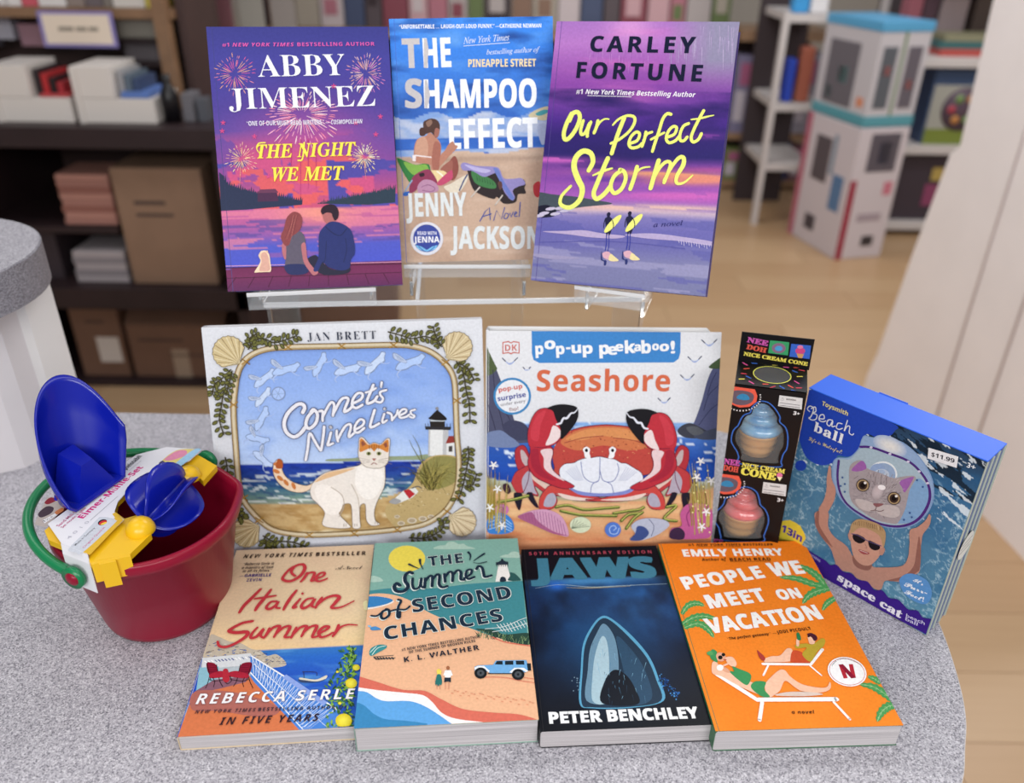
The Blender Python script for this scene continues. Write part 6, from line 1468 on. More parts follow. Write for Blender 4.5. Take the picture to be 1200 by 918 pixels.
# ---- sand bucket set
CX, CY0 = -0.3075, 0.554
t = thing('sand_bucket', 'dark red plastic sand bucket with green handle at the left of the counter', 'bucket', (CX, CY0, 0.0))
RED = mat('crimson_plastic', '#8c0c2c', 0.34, 0.35, coat=0.06); GRN = mat('green_plastic', '#0f7a4a', 0.3, 0.5); YEL = mat('yellow_plastic', '#e8b818', 0.3, 0.5); BLU = mat('blue_plastic', '#0a1a9c', 0.25, 0.5, coat=0.2)
RZ = 0.103
sp = math.radians(28)
def rf(r, z, a):
    dd = (a - sp + math.pi) % (2 * math.pi) - math.pi; k = max(0, (z - 0.055) / 0.05) if z > .055 else 0
    return r * (1 + 0.055 * k * math.exp(-(dd / 0.2) ** 2))
prof = [(0.001, 0.001), (0.050, 0.0008), (0.0535, 0.003), (0.0550, 0.008), (0.0698, RZ - 0.0125), (0.0738, RZ - 0.0115), (0.0755, RZ - 0.006), (0.0755, RZ - 0.001), (0.0735, RZ + 0.0018), (0.0702, RZ + 0.0005), (0.0690, RZ - 0.006), (0.0535, 0.010), (0.052, 0.005), (0.001, 0.004)]
lathe('bucket_body', prof, RED, t, 96, rf)
A0 = Vector((-0.330, 0.478, 0.100)) ; B0 = Vector((-0.284, 0.627, 0.100)); ax = (B0 - A0).normalized(); Cc = (A0 + B0) / 2
lat = Vector((0, 0, 1)).cross(ax).normalized(); dd = lat * math.cos(math.radians(9)) + Vector((0, 0, 1)) * math.sin(math.radians(9))
off = Vector((CX, CY0, 0))
pts = [Cc + ax * 0.0805 * math.cos(a) + dd * 0.094 * math.sin(a) - off for a in np.linspace(0, math.pi, 36)]
tube('handle', pts, 0.0042, GRN, t, 12)
nn = (A0 - Cc).normalized()
for P, sg in ((A0, 1), (B0, -1)):
    q_ = P - off + nn * sg * 0.004; u = nn * sg
    tube('handle_eye', [q_ - u * 0.001, q_ + u * 0.0035], 0.0095, GRN, t, 20)
    tube('pivot_knob', [q_, q_ + u * 0.0042, q_ + u * 0.0058], 0.0055, RED, t, 16, radii=[0.0062, 0.0058, 0.003])
def flat_prism(name, px, z0, z1, m, parent, o=off):
    P = [pix_on_z(x, y, z1) for x, y in px]; P = [(p.x - o.x, p.y - o.y) for p in P]
    if sum((P[i - 1][0] * P[i][1] - P[i][0] * P[i - 1][1]) for i in range(len(P))) < 0: P = P[::-1]
    return prism(name, P, z0, z1, m, parent)
# water mill frame with its wheel
mo = Vector((-0.29, 0.53, 0.108))
mill = thing('toy_water_mill', 'yellow plastic frame with blue paddle wheel resting across the red bucket', 'toy', mo)
def fp(name, px, z0, z1, m): return flat_prism(name, px, z0 - mo.z, z1 - mo.z, m, mill, mo) if False else _fp(name, px, z0, z1, m)
def _fp(name, px, z0, z1, m, parent=None, o=None):
    parent = parent or mill; o = o or mo
    P = [pix_on_z(x, y, z1) for x, y in px]; P = [(p.x - o.x, p.y - o.y) for p in P]
    if sum((P[i - 1][0] * P[i][1] - P[i][0] * P[i - 1][1]) for i in range(len(P))) < 0: P = P[::-1]
    return prism(name, P, z0 - o.z, z1 - o.z, m, parent)
fp('frame', [(52, 622), (57, 633), (74, 640), (104, 651), (105, 659), (152, 650), (177, 626), (174, 606), (160, 604), (146, 608), (135, 600), (137, 588), (150, 575), (200, 548), (222, 548), (238, 564), (254, 546), (228, 531), (195, 527), (150, 545), (110, 575)], 0.1085, 0.114, YEL)
fp('frame_clip', [(104, 655), (151, 646), (153, 652), (107, 662)], 0.096, 0.1139, YEL); fp('frame_clip', [(114, 656), (134, 652), (136, 658), (116, 662)], 0.0905, 0.1138, YEL)
D1 = pix_on_z(164, 618, 0.1165); D2 = pix_on_z(221, 556, 0.1165)
def dome(P, r):
    bm = bmesh.new(); bmesh.ops.create_uvsphere(bm, u_segments=24, v_segments=14, radius=r)
    for v in bm.verts:
        if v.co.z < 0: v.co.z *= 0.25
    return bm_obj('axle_cap', bm, YEL, mill, True, loc=P - mo)
dome(D1 - Vector((0, 0, 0.003)), 0.0115); dome(D2 - Vector((0, 0, 0.003)), 0.0105)
wa = (D2 - D1); L = wa.length; wa.normalize(); wc = (D1 + D2) / 2; wb = wa.cross(Vector((0, 0, 1))).normalized(); wu = wb.cross(wa)
wheel = tube('axle', [D1 - mo, D2 - mo], 0.0035, BLU, mill, 10)
RW, HL = 0.031, L / 2 - 0.006
for k in range(6):
    th = math.radians(20 + 60 * k); V, F = [], []
    nr, na = 8, 18
    for i in range(nr + 1):
        for j in range(na + 1):
            a = math.pi * j / na; r = i / nr; x = HL * math.cos(a) * r; y = RW * math.sin(a) * r
            bend = 0.35 * (y / RW) ** 2 + 0.0; t2 = th + bend
            p = wc + wa * x + (wb * math.cos(t2) + wu * math.sin(t2)) * y; V.append(p - mo)
    for i in range(nr):
        for j in range(na): q_ = i * (na + 1) + j; F.append((q_, q_ + 1, q_ + na + 2, q_ + na + 1))
    bl = mesh_obj('paddle', V, F, BLU, mill, True); sm_ = bl.modifiers.new('thickness', 'SOLIDIFY'); sm_.thickness = 0.0012
# white card sleeve wrapped over the frame
so = Vector((-0.30, 0.53, 0.116))
sl = thing('card_sleeve', 'white printed card sleeve wrapped over the yellow frame and bucket rim', 'packaging', so)
CARD = mat('white_card', '#dedde4', 0.4)
ol = [(56, 614), (95, 586), (138, 548), (160, 533), (195, 524), (236, 527), (222, 540), (195, 549), (172, 558), (150, 575), (138, 588), (134, 600), (145, 609), (103, 649), (72, 637)]
V, F = [], []
P = [pix_on_z(x, y, 0.1175) for x, y in ol]
_fp('top_panel', ol, 0.1168, 0.1175, CARD, sl, so)
fa, fb = pix_on_z(72, 637, 0.1175), pix_on_z(103, 649, 0.1175)
dn = Vector((0.004, -0.008, 0)); lo = 0.087
V = [fa, fb, fb + dn * .6 + Vector((0, 0, -0.006)), fa + dn * .6 + Vector((0, 0, -0.006)), Vector((fb.x, fb.y, lo)) + dn * 1.2, Vector((fa.x, fa.y, lo)) + dn * 1.2]
o = mesh_obj('front_fold', [v - so for v in V], [(0, 1, 2, 3), (3, 2, 4, 5)], CARD, sl); o.modifiers.new('thickness', 'SOLIDIFY').thickness = 0.0006
Msl = Matrix.Translation(so)
class TopArt(Art): pass
Mp = Matrix.Translation((-0.42, 0.42, 0.1176))
A = Art(sl, Mp, 0.22, 0.22, (40, 530, 6.122), 'sleeve_print', 0.00005, INK, Msl)
A.text('Eimer-Mühle-Set', 352, 478, 786, 108, 34, '#c8287c', 'bold', .01)
A.text('Sand-Mill-Set', 178, 535, 330, 410, 17, '#b8487c', 'sans', .006); A.text('Set moulin à sable', 206, 545, 376, 402, 15, '#b8487c', 'sans', .006)
A.text('spielstabil', 648, 140, 775, 30, 22, '#2c2c34', 'bold'); A.ell(610, 158, 33, 20, '#2a2a32', rot=-12); A.ell(610, 158, 17, 9, '#dedde4', rot=-12)
A.line([(680, 135), (770, 62)], 2, '#8a8a94', sm=False); A.line([(405, 490), (600, 318)], 3, '#8a8a94', sm=False, lift=True)
A.poly([(350, 722), (580, 470), (560, 445), (585, 432), (640, 487), (400, 740)], '#d8ae3a'); A.blob([(245, 700), (350, 590), (445, 490), (480, 466), (560, 476), (585, 490), (575, 515), (350, 720), (300, 720)], '#c4c8d2')
A.text('Made in Germany', 300, 672, 440, 545, 12, '#3a3a44', 'sans', .006); A.text('Original Qualität', 360, 690, 512, 540, 12, '#b8487c', 'sans', .006)
A.ell(490, 505, 34, 20, '#22202a', rot=-20); A.ell(494, 508, 30, 14, '#c83a3a', rot=-20); A.ell(500, 514, 24, 7, '#e8c84a', rot=-20)
A.text('4010', 250, 625, 400, 500, 18, '#b8b8c4', 'sans', 0, space=1.6)
A.view = (40, 520, 5.4)
A.blob([(800, 130), (830, 90), (900, 45), (980, 35), (1020, 45), (960, 100), (880, 150), (830, 145)], '#d8c87c'); A.blob([(830, 95), (900, 50), (960, 45), (960, 75), (880, 105), (835, 108)], '#d88aa8'); A.blob([(870, 150), (1000, 45), (1050, 45), (920, 150)], '#9cc4e0'); A.blob([(790, 125), (815, 110), (830, 130), (805, 145)], '#4a4468')
A.end()
# a printed picture flap tucked under the sleeve, by the rim
A = Art(sl, Matrix.Translation((-0.42, 0.42, 0.1120)), 0.22, 0.22, (40, 530, 6.122), 'flap_print', 0.0, INK, Msl)
A.poly([(0, 520), (95, 320), (230, 385), (200, 420), (80, 540)], '#b8aca8'); q = random.Random(3)
A.blob([(30, 440), (90, 390), (140, 400), (120, 440), (50, 470)], '#4a3c48'); A.blob([(75, 360), (120, 325), (160, 345), (100, 375)], '#8c2c3c'); A.blob([(150, 430), (200, 400), (210, 420), (160, 450)], '#c87a50'); A.poly([(60, 490), (150, 440), (165, 452), (75, 512)], '#e4e2e6'); A.text('1½+', 70, 505, 140, 465, 15, '#333', 'bold')
A.end()
# ---- blue scoop standing in the bucket
P0 = Vector((-0.3530, 0.5220, 0.1190)); c_ = Vector((.36, .93, 0)).normalized(); b_ = Vector((-.93, .36, -.05)).normalized(); z_ = Vector((0.0, 0.22, 0.97)).normalized()
scp = thing('toy_scoop', 'royal blue plastic scoop standing upright in the sand bucket', 'toy shovel', P0)
Wd, Dp, Ls, Lt = 0.066, 0.048, 0.042, 0.088
Mm = c_ * (Wd / 2)
V, F = [], []; n1, n2 = 36, 16
for i in range(n1 + 1):
    th = math.pi * i / n1; s_ = math.sin(th); bse = Mm - c_ * (Wd / 2 * math.cos(th)) + b_ * Dp * s_ ** .75
    bse = Mm + (bse - Mm) * 1.0; H = 0.008 + 0.036 * ((1 - math.cos(th)) / 2) + (Lt - 0.026) * (s_ ** .85)
    for j in range(n2 + 1):
        f_ = j / n2; flare = 0.80 + 0.20 * min(1, f_ * 1.4); V.append(Mm + (bse - Mm) * flare + z_ * H * f_)
for i in range(n1):
    for j in range(n2): q_ = i * (n2 + 1) + j; F.append((q_, q_ + 1, q_ + n2 + 2, q_ + n2 + 1))
o = mesh_obj('blade', V, F, BLU, scp, True); o.modifiers.new('thickness', 'SOLIDIFY').thickness = 0.0018
# end plate and socket of the grip
base = [V[i * (n2 + 1)] for i in range(n1 + 1)]
o = mesh_obj('end_plate', base, [tuple(range(len(base)))], BLU, scp); o.modifiers.new('thickness', 'SOLIDIFY').thickness = 0.0018
e = [Mm - c_ * .020 + b_ * .004, Mm + c_ * .020 + b_ * .004, Mm + c_ * .020 + b_ * .032, Mm - c_ * .020 + b_ * .032]
tp_ = [Mm - c_ * .006 + b_ * .012 + z_ * .026, Mm + c_ * .006 + b_ * .012 + z_ * .026, Mm + c_ * .008 + b_ * .034 + z_ * .034, Mm - c_ * .008 + b_ * .034 + z_ * .034]
mesh_obj('grip_socket', e + tp_, [(0, 1, 5, 4), (1, 2, 6, 5), (2, 3, 7, 6), (3, 0, 4, 7), (4, 5, 6, 7), (3, 2, 1, 0)], BLU, scp)
tube('grip', [Mm + b_ * .02 - z_ * 0.002, Mm + b_ * .012 - z_ * 0.07], 0.010, BLU, scp, 16)
# ---- clear acrylic riser that carries the three hardcovers
ac = bpy.data.materials.new('clear_acrylic'); ac.use_nodes = True; nt = ac.node_tree; b = nt.nodes['Principled BSDF']
b.inputs['Base Color'].default_value = (0.95, 0.965, 0.97, 1); b.inputs['Roughness'].default_value = 0.03; b.inputs['Transmission Weight'].default_value = 1.0; b.inputs['IOR'].default_value = 1.2
edge = mat('acrylic_edge', '#f4f5f8', 0.15, 0.6, trans=0.25)  # near-white colour stands in for light glowing in the clear edges
sheet = mat('clear_sheet', '#e6eaee', 0.1, 0.5); sheet.node_tree.nodes['Principled BSDF'].inputs['Alpha'].default_value = 0.11
so_ = Vector((-0.243, 0.737, 0.0)); sr = Matrix.Rotation(math.radians(4.3), 3, 'Z')
st = thing('acrylic_stand', 'clear acrylic riser stand carrying the three hardcovers', 'display stand', so_, sr)
SI = (Matrix.Translation(so_) @ sr.to_4x4()).inverted()
def ab(name, x0, x1, y0, y1, z0, z1, m=ac, bev=0.0004): return box(name, x0, x1, y0, y1, z0, z1, m, st, bev=bev)
SW, SD, ZT = 0.379, 0.150, 0.2135
ab('top_panel', 0, SW, 0.001, SD, ZT - 0.004, ZT)
ab('front_panel', 0.005, SW - .005, 0.0040, 0.0075, 0.0, ZT - 0.0045); ab('side_panel', 0, .004, .009, SD, 0, ZT - .0045, sheet); ab('side_panel', SW - .004, SW, .009, SD, 0, ZT - .0045, sheet)
ab('divider', 0.147, 0.151, .009, SD, 0, ZT - .0045, sheet); ab('divider', 0.252, 0.2545, .009, SD, 0, ZT - .0045, sheet)
ab('polished_edge', 0, SW, -0.0012, 0.0008, ZT - 0.0045, ZT + 0.0006, edge)
ab('polished_edge', 0.147, 0.151, 0.002, SD, ZT + 0.0003, ZT + 0.0012, edge); ab('polished_edge', 0.0, 0.0015, 0.002, SD, ZT + 0.0003, ZT + 0.0012, edge); ab('polished_edge', SW - .0015, SW, 0.002, SD, ZT + 0.0003, ZT + 0.0012, edge)
def ledge(x0, y0, x1, y1, zt, depth, rise):
    """a small shelf with a front lip in the edge-glow colour, on two short uprights"""
    a = Vector((x0, y0, 0)); c = Vector((x1, y1, 0)); dl = (c - a); L = dl.length; ang = math.atan2(dl.y, dl.x)
    Mx = SI @ Matrix.Translation(a) @ Matrix.Rotation(ang, 4, 'Z')
    for nm, bb, m in (('ledge_lip', (0, L, -0.0012, 0.0006, zt + rise - 0.0036, zt + rise), edge), ('ledge_front', (0, L, -0.001, 0.0002, zt - 0.0045, zt + rise - 0.0038), sheet), ('ledge_shelf', (0, L, 0.001, depth, zt - 0.0045, zt - 0.001), sheet),
                      ('ledge_upright', (0.004, 0.007, depth - 0.05, depth - .004, ZT + 0.001, zt - 0.005), ac), ('ledge_upright', (L - 0.007, L - .004, depth - 0.05, depth - .004, ZT + .001, zt - 0.005), ac)):
        ob = bm_obj(nm, box_bm(*bb, 0.0003), m, st); ob.matrix_basis = Mx
ledge(-0.243, 0.694, -0.128, 0.7115, 0.2295, 0.085, .0125); ledge(-0.106, 0.7475, 0.0165, 0.7525, 0.2425, 0.06, .0085); ledge(0.056, 0.7030, 0.118, 0.6830, 0.2385, 0.08, .012)
# ---- the shop behind: dark bookcase on the left
DK_ = mat('dark_laminate', '#2e2023', 0.5, noise=0.25, nscale=6); DK2 = mat('brown_back_panel', '#4a3634', 0.6, noise=0.2, nscale=4); OAK = mat('oak_trim', '#8a6a50', 0.45, noise=0.15, nscale=20)
KRAFT = mat('kraft_card', '#8f725e', 0.75, noise=0.1, nscale=10); KR2 = mat('kraft_card_dark', '#7a5c4c', 0.75, noise=0.1, nscale=10); WC = mat('white_carton', '#d6cfca', 0.5); TAPE = mat('packing_tape', '#a89482', 0.3)
ORD = 'first second third fourth fifth sixth seventh eighth ninth tenth eleventh twelfth thirteenth fourteenth fifteenth sixteenth seventeenth eighteenth nineteenth twentieth twenty-first twenty-second twenty-third twenty-fourth twenty-fifth twenty-sixth twenty-seventh twenty-eighth twenty-ninth thirtieth thirty-first thirty-second'.split()
def sbox(name, label, cat, x0, x1, y0, y1, z0, z1, m, group=None, yaw=0, bev=0.001):
    cx, cy = (x0 + x1) / 2, (y0 + y1) / 2
    o = bm_obj(name, box_bm(x0 - cx, x1 - cx, y0 - cy, y1 - cy, 0, z1 - z0, bev), m, None, loc=(cx, cy, z0), rot=(0, 0, math.radians(yaw)))
    return tag(o, label, cat, group)
bc = thing('bookcase', 'dark brown bookcase with open shelves on the left behind the counter', 'bookcase', (-1.4, 2.9, FZ))
bo = Vector((-1.4, 2.9, FZ))
def bx(name, x0, x1, y0, y1, z0, z1, m=DK_): return box(name, x0 - bo.x, x1 - bo.x, y0 - bo.y, y1 - bo.y, z0 - bo.z, z1 - bo.z, m, bc, bev=0.002)
XL, XR = -2.6, -0.90
bx('shelf', XL, XR, 2.55, 3.25, -0.075, -0.012); bx('shelf', XL, XR - .0, 2.57, 3.2, -0.62, -0.545); bx('plinth', XL, XR, 2.62, 3.2, FZ, FZ + 0.02)
bx('back_panel', XL, XR, 3.2, 3.23, FZ + .02, -0.08, DK2); bx('side_panel', XR - .04, XR, 2.57, 3.2, FZ + .02, -0.08); bx('divider', -1.78, -1.75, 2.6, 3.2, FZ + .02, -0.08)
bx('hutch_back', XL, -1.08, 3.22, 3.25, -0.01, 1.1, DK2); bx('hutch_shelf', XL, -1.10, 2.86, 3.2, 0.262, 0.292, OAK); bx('hutch_post', -1.155, -1.11, 2.84, 2.885, -0.01, 0.33, OAK); bx('hutch_side', -1.10, -1.075, 2.9, 3.2, -0.01, 1.1, DK2)
# sign clipped to the hutch shelf
sg = thing('shelf_sign', 'cream shelf sign with violet border hanging from the oak shelf', 'sign', (-1.395, 2.83, 0.18))
VIO = mat('violet_border', '#8a80b8', 0.5); box('border', -0.118, 0.118, 0, 0.004, 0, 0.105, VIO, sg); box('card', -0.106, 0.106, -0.0015, -0.0002, 0.010, 0.096, mat('cream_card', '#e2d2c0', 0.6), sg)
for k, (a, b_) in enumerate(((-0.06, -0.012), (-0.004, 0.03), (0.036, 0.066))): box('lettering', a, b_, -0.0025, -0.0016, 0.048, 0.060, mat('grey_ink', '#8d8478', 0.6), sg)
# books and goods above the oak shelf
q = random.Random(21); x = -2.0; ROWB = []
PAL = ['#cfc9c4', '#c8b84a', '#c9c4c0', '#2f4a80', '#2c4478', '#d8d4d4', '#e0dcdc', '#c85a68', '#dcd8d8', '#8c7e78', '#6a6064', '#7c746e']
k = 0
while x < -1.16:
    w_ = q.uniform(.03, .06) if k % 4 else q.uniform(.08, .13); c = PAL[k % len(PAL)]
    o = sbox('book', 'blurred %s book or box standing on the oak shelf, number %s from the post' % ({'#c8b84a': 'yellow', '#2f4a80': 'blue', '#2c4478': 'navy', '#c85a68': 'red', '#8c7e78': 'taupe', '#6a6064': 'grey', '#7c746e': 'grey brown'}.get(c, 'pale'), 'x'), 'book', x, x + w_ - .004, 2.9, 3.05, 0.2925, 0.2925 + q.uniform(.14, .22), mat('spine_' + c.strip('#'), c, 0.5), 'books above the oak shelf')
    ROWB.append(o)
    x += w_; k += 1
for i_, o in enumerate(ROWB[::-1]): o['label'] = '%s upright book or box, counted leftward from the oak post, above the oak shelf' % ORD[i_]
# low goods in the hutch
HG = [(-1.98, -1.80, .02, '#8f8a9a'), (-1.78, -1.70, .05, '#c8c6d4'), (-1.68, -1.58, .03, '#b48a98'), (-1.27, -1.16, .06, '#8c8478'), (-1.27, -1.17, .0, '#6a6468')]
for i, (a, b_, dz, c) in enumerate(HG[:3]):
    sbox('stationery_box', ['dull lilac paper pack hanging far left under the oak shelf', 'small pale box far left under the oak shelf', 'pink paper roll left of the cream sign'][i], 'box', a, b_, 3.0, 3.1, 0.13 + dz, 0.20 + dz, mat('goods_' + c.strip('#'), c, .5))
sbox('magazine_stack', 'stack of pale magazines under the oak shelf right of the sign', 'magazines', -1.31, -1.17, 2.92, 3.1, 0.2, 0.255, mat('goods_mag', '#8f8a80', .6))
bx('inner_shelf', -1.32, -1.16, 2.9, 3.2, 0.185, 0.198)
sbox('magazine_stack', 'dark stack of magazines on lower inner shelf right of sign', 'magazines', -1.30, -1.17, 2.92, 3.1, 0.13, 0.18, mat('goods_mag2', '#5c565a', .6)); bx('inner_shelf', -1.32, -1.16, 2.9, 3.2, 0.112, 0.128)
# two stepped counter display cartons
def display_carton(x0, label, c_in, lean=0):
    o = thing('display_carton', label, 'display box', (x0, 2.62, -0.012))
    box('tray', 0, 0.235, 0, 0.2, 0, 0.072, WC, o, bev=.002); box('back_box', 0.0, 0.12, 0.0, 0.19, 0.073, 0.165, WC, o, bev=.002)
    box('side_wall', 0.0, 0.018, -0.006, -0.0005, 0.0, 0.16, WC, o)
    for k, c in enumerate(c_in): box('booklet', 0.125 + k * 0.022, 0.143 + k * 0.022, 0.03, 0.17, 0.073, 0.150 - k * .012, mat('booklet_' + c.strip('#'), c, .5), o)
    return o
display_carton(-1.60, 'open white display carton holding red and black booklets on the bookcase', ['#2a2024', '#b02c30', '#24181c', '#a83038'])
o = display_carton(-1.345, 'open white display carton with grey booklets, right one of two on the bookcase', ['#9a9a9e', '#5c6a78', '#3a4a6a'])
sbox('leaflet_stack', 'blue and white leaflets lying on the right display carton', 'leaflets', -1.21, -1.125, 2.63, 2.79, 0.0615, 0.078, mat('leaflet_blue', '#5a78b8', .5))
sbox('leaflet_stack', 'red and white leaflets lying in the left display carton', 'leaflets', -1.46, -1.37, 2.63, 2.79, 0.0615, 0.070, mat('leaflet_red', '#b8484c', .5))
bt = thing('bottle', 'black bottle standing right of the white display cartons', 'bottle', (-1.075, 2.66, -0.012)); lathe('body', [(0.0, 0), (0.026, 0), (0.027, .08), (0.018, .1), (0.012, .115)], mat('black_gloss', '#121014', .3), bt, 20); lathe('cap', [(0.013, .116), (0.013, .14), (0.0, .141)], mat('black_gloss', '#121014', .3), bt, 16)
sbox('small_carton', 'small grey carton on the bookcase beside the black bottle', 'box', -1.04, -1.005, 2.66, 2.74, -0.012, 0.07, mat('goods_grey', '#6c6a70', .5)); sbox('small_carton', 'tiny slate carton right end of the bookcase top', 'box', -0.995, -0.965, 2.66, 2.72, -0.012, 0.055, mat('goods_slate', '#54565e', .5))
# spinner rack at the right end of the bookcase
rk = thing('magazine_rack', 'black wire magazine rack with greeting cards behind the purple hardcover', 'magazine rack', (-1.02, 3.56, FZ))
tube('pole', [(0, 0, 0), (0, 0, 1.62)], 0.02, mat('black_metal', '#15141a', .4), rk); lathe('base', [(0.0, 0), (0.25, 0), (0.25, .03), (0.0, .05)], mat('black_metal', '#15141a', .4), rk)
for i in range(4):
    for s_ in range(3):
        c = ['#8c8a84', '#b08a90', '#8a5c64', '#a8a49c', '#9c9490', '#c0b0b4'][(i * 2 + s_) % 6]
        box('card', -0.16 + s_ * .12, -0.07 + s_ * .12, -0.12, -0.11, 0.88 + i * .2 - .0, 1.05 + i * .2, mat('card_' + c.strip('#'), c, .5), rk)
    box('pocket', -0.18, 0.2, -0.13, -0.10, 0.855 + i * .2, 0.875 + i * .2, mat('navy_metal', '#1c2438', .5), rk)
lathe('tray', [(0.0, .84), (0.2, .84), (0.22, .86), (0.2, .865), (0.0, .85)], mat('beige_tray', '#a89a88', .5), rk)
# middle shelf: stacks of paperbacks and a carton
for k in range(8):
    o = sbox('paperback', '%s pinkish paperback from the bottom of the stack on the middle shelf' % ORD[k], 'book', -1.485 + q.uniform(-.004, .004), -1.315, 2.64, 2.80, -0.345 + k * .021, -0.326 + k * .021, mat('pink_%d' % (k % 3), ['#a8786e', '#b58478', '#946258'][k % 3], .6), 'paperbacks stacked in the dark bookcase')
bx('inner_shelf', -1.75, -1.31, 2.62, 3.15, -0.37, -0.348)
for k in range(5):
    o = sbox('paperback', '%s pale paperback from the bottom of the low stack on the middle shelf' % ORD[k], 'book', -1.49 + q.uniform(-.004, .004), -1.315, 2.63, 2.80, -0.5445 + k * .022, -0.5235 + k * .022, mat('pale_%d' % (k % 2), ['#aaa2a6', '#8c868c'][k % 2], .6), 'pale paperbacks stacked in the dark bookcase')
sbox('book_bundle', 'dark bundle of books leaning at the far left of the middle shelf', 'books', -1.72, -1.55, 2.66, 2.9, -0.5445, -0.375, mat('dark_bundle', '#3a3036', .6))
def carton(x0, x1, y0, y1, z0, z1, label, m=KRAFT, flaps=False, marks=(), yaw=0, tape=False):
    cx = (x0 + x1) / 2; o = thing('cardboard_box', label, 'box', (cx, y0, z0), Matrix.Rotation(math.radians(yaw), 3, 'Z')); a, b_ = x0 - cx, x1 - cx; H = z1 - z0; D = y1 - y0
    box('body', a, b_, 0, D, 0, H, m, o, bev=.003)
    if flaps:
        for (r, yy) in ((35, 0.0), (-40, D)):
            f_ = box('flap', a, b_, 0, D * .42, 0, .004, m, o); f_.location = (0, yy, H + .002); f_.rotation_euler = (math.radians(r if yy == 0 else 180 + 140), 0, 0)
    if tape: box('tape', -0.03, 0.03, -0.001, -0.0002, 0.0, H * .55, TAPE, o)
    for (u0, v0, u1, v1) in marks: box('marker_writing', a + u0 * (b_ - a), a + u1 * (b_ - a), -0.0012, -0.0002, v0 * H, v1 * H, mat('marker_ink', '#4a3c38', .7), o)
    return o
carton(-1.295, -1.005, 2.62, 2.95, -0.5445, -0.15, 'tall brown cardboard box with handwriting on the middle shelf', KRAFT, False, ((.2, .70, .55, .73), (.2, .60, .62, .625)))
carton(-1.575, -1.405, 2.66, 3.0, FZ + .021, -0.66, 'brown cardboard box with white label on the lowest shelf', KR2, False, ((.3, .80, .7, .83),))
box('label', -0.01, 0.07, -0.002, -0.0005, 0.06, 0.16, WC, bpy.data.objects['cardboard_box.001'])
carton(-1.385, -1.03, 2.66, 3.0, FZ + .021, -0.72, 'wide open cardboard box with raised flaps on the lowest shelf', KR2, True, ((.1, .70, .55, .74), (.4, .42, .9, .45)), tape=True)
carton(-0.86, -0.47, 3.05, 3.35, FZ, -0.66, 'brown cardboard box on the floor right of the bookcase', KR2, False, (), yaw=6)

# ---- right: white toy shelving, stacked toy cartons
WM = mat('white_shelf', '#cfc9c8', .5)
ws = thing('toy_shelf', 'white metal toy shelving on the right behind the stacked cartons', 'shelving', (2.2, 4.7, FZ)); wo = Vector((2.2, 4.7, FZ))
def wx(name, x0, x1, y0, y1, z0, z1, m=WM): return box(name, x0 - wo.x, x1 - wo.x, y0 - wo.y, y1 - wo.y, z0 - wo.z, z1 - wo.z, m, ws, bev=.003)
for z in (-0.87, -0.455, -0.02, 0.42): wx('shelf', 2.0, 2.75, 4.45, 5.0, z - .045, z)
wx('back_panel', 2.0, 2.75, 5.0, 5.03, FZ, 0.9, mat('grey_back', '#6a6266', .7))
for x in (2.02, 2.75): wx('upright', x - .02, x + .02, 4.97, 5.0, FZ, 0.9)
ws2 = thing('toy_shelf', 'narrow white shelf bay left of the stacked toy cartons', 'shelving', (1.5, 4.9, FZ)); wo2 = Vector((1.5, 4.9, FZ))
for z in (-0.60, -0.28, 0.16): box('shelf', -0.10, 0.16, -0.28, 0.2, z - .04 - FZ, z - FZ, WM, ws2, bev=.002)
box('side_panel', -0.13, -0.10, -0.28, -0.24, 0, 1.12, WM, ws2); box('side_panel', 0.13, 0.16, -0.3, -0.26, 0, 1.12, WM, ws2); box('back_panel', -0.13, 0.16, 0.2, 0.22, 0, 1.5, mat('dark_gap', '#3a3034', .7), ws2)
TOY = [(1.42, 1.50, '#3f9cdc', 'round bright blue toy ball pack on top of the narrow white bay', .162, .30), (1.51, 1.60, '#e4e2e4', 'white small pack on top of the narrow bay', .162, .33), (1.44, 1.49, '#2a4ac0', 'bright blue toy pack inside the narrow white bay', -0.278, -0.06), (1.51, 1.58, '#a8604c', 'orange brown toy pack inside the narrow white bay', -0.278, 0.0)]
for x0, x1, c, lb, z0, z1 in TOY: sbox('toy_pack', lb, 'toy box', x0, x1, 4.66, 4.74, z0, z1, mat('toy_' + c.strip('#'), c, .5), bev=.01)
def printed_carton(name, label, ox, oy, z0, w_, d_, h_, yaw, base, patches, lid=None, band=None):
    o = thing(name, label, 'toy box', (ox, oy, z0), Matrix.Rotation(math.radians(yaw), 3, 'Z'))
    box('body', 0, w_, 0, d_, 0, h_, mat('carton_' + base.strip('#'), base, .45), o, bev=.004)
    if lid: box('lid', -.004, w_ + .004, -.004, d_ + .004, h_, h_ + .045, mat('lid_' + lid.strip('#'), lid, .4), o, bev=.004)
    if band: box('band', -.003, w_ + .003, -.003, d_ + .003, 0, .05, mat('lid_' + band.strip('#'), band, .4), o, bev=.003)
    for face, u0, v0, u1, v1, c in patches:
        m = mat('patch_' + c.strip('#'), c, .5)
        if face == 'f': box('printed_patch', u0 * w_, u1 * w_, -.002, -.0004, v0 * h_, v1 * h_, m, o)
        else: box('printed_patch', -.002, -.0004, u0 * d_, u1 * d_, v0 * h_, v1 * h_, m, o)
    return o
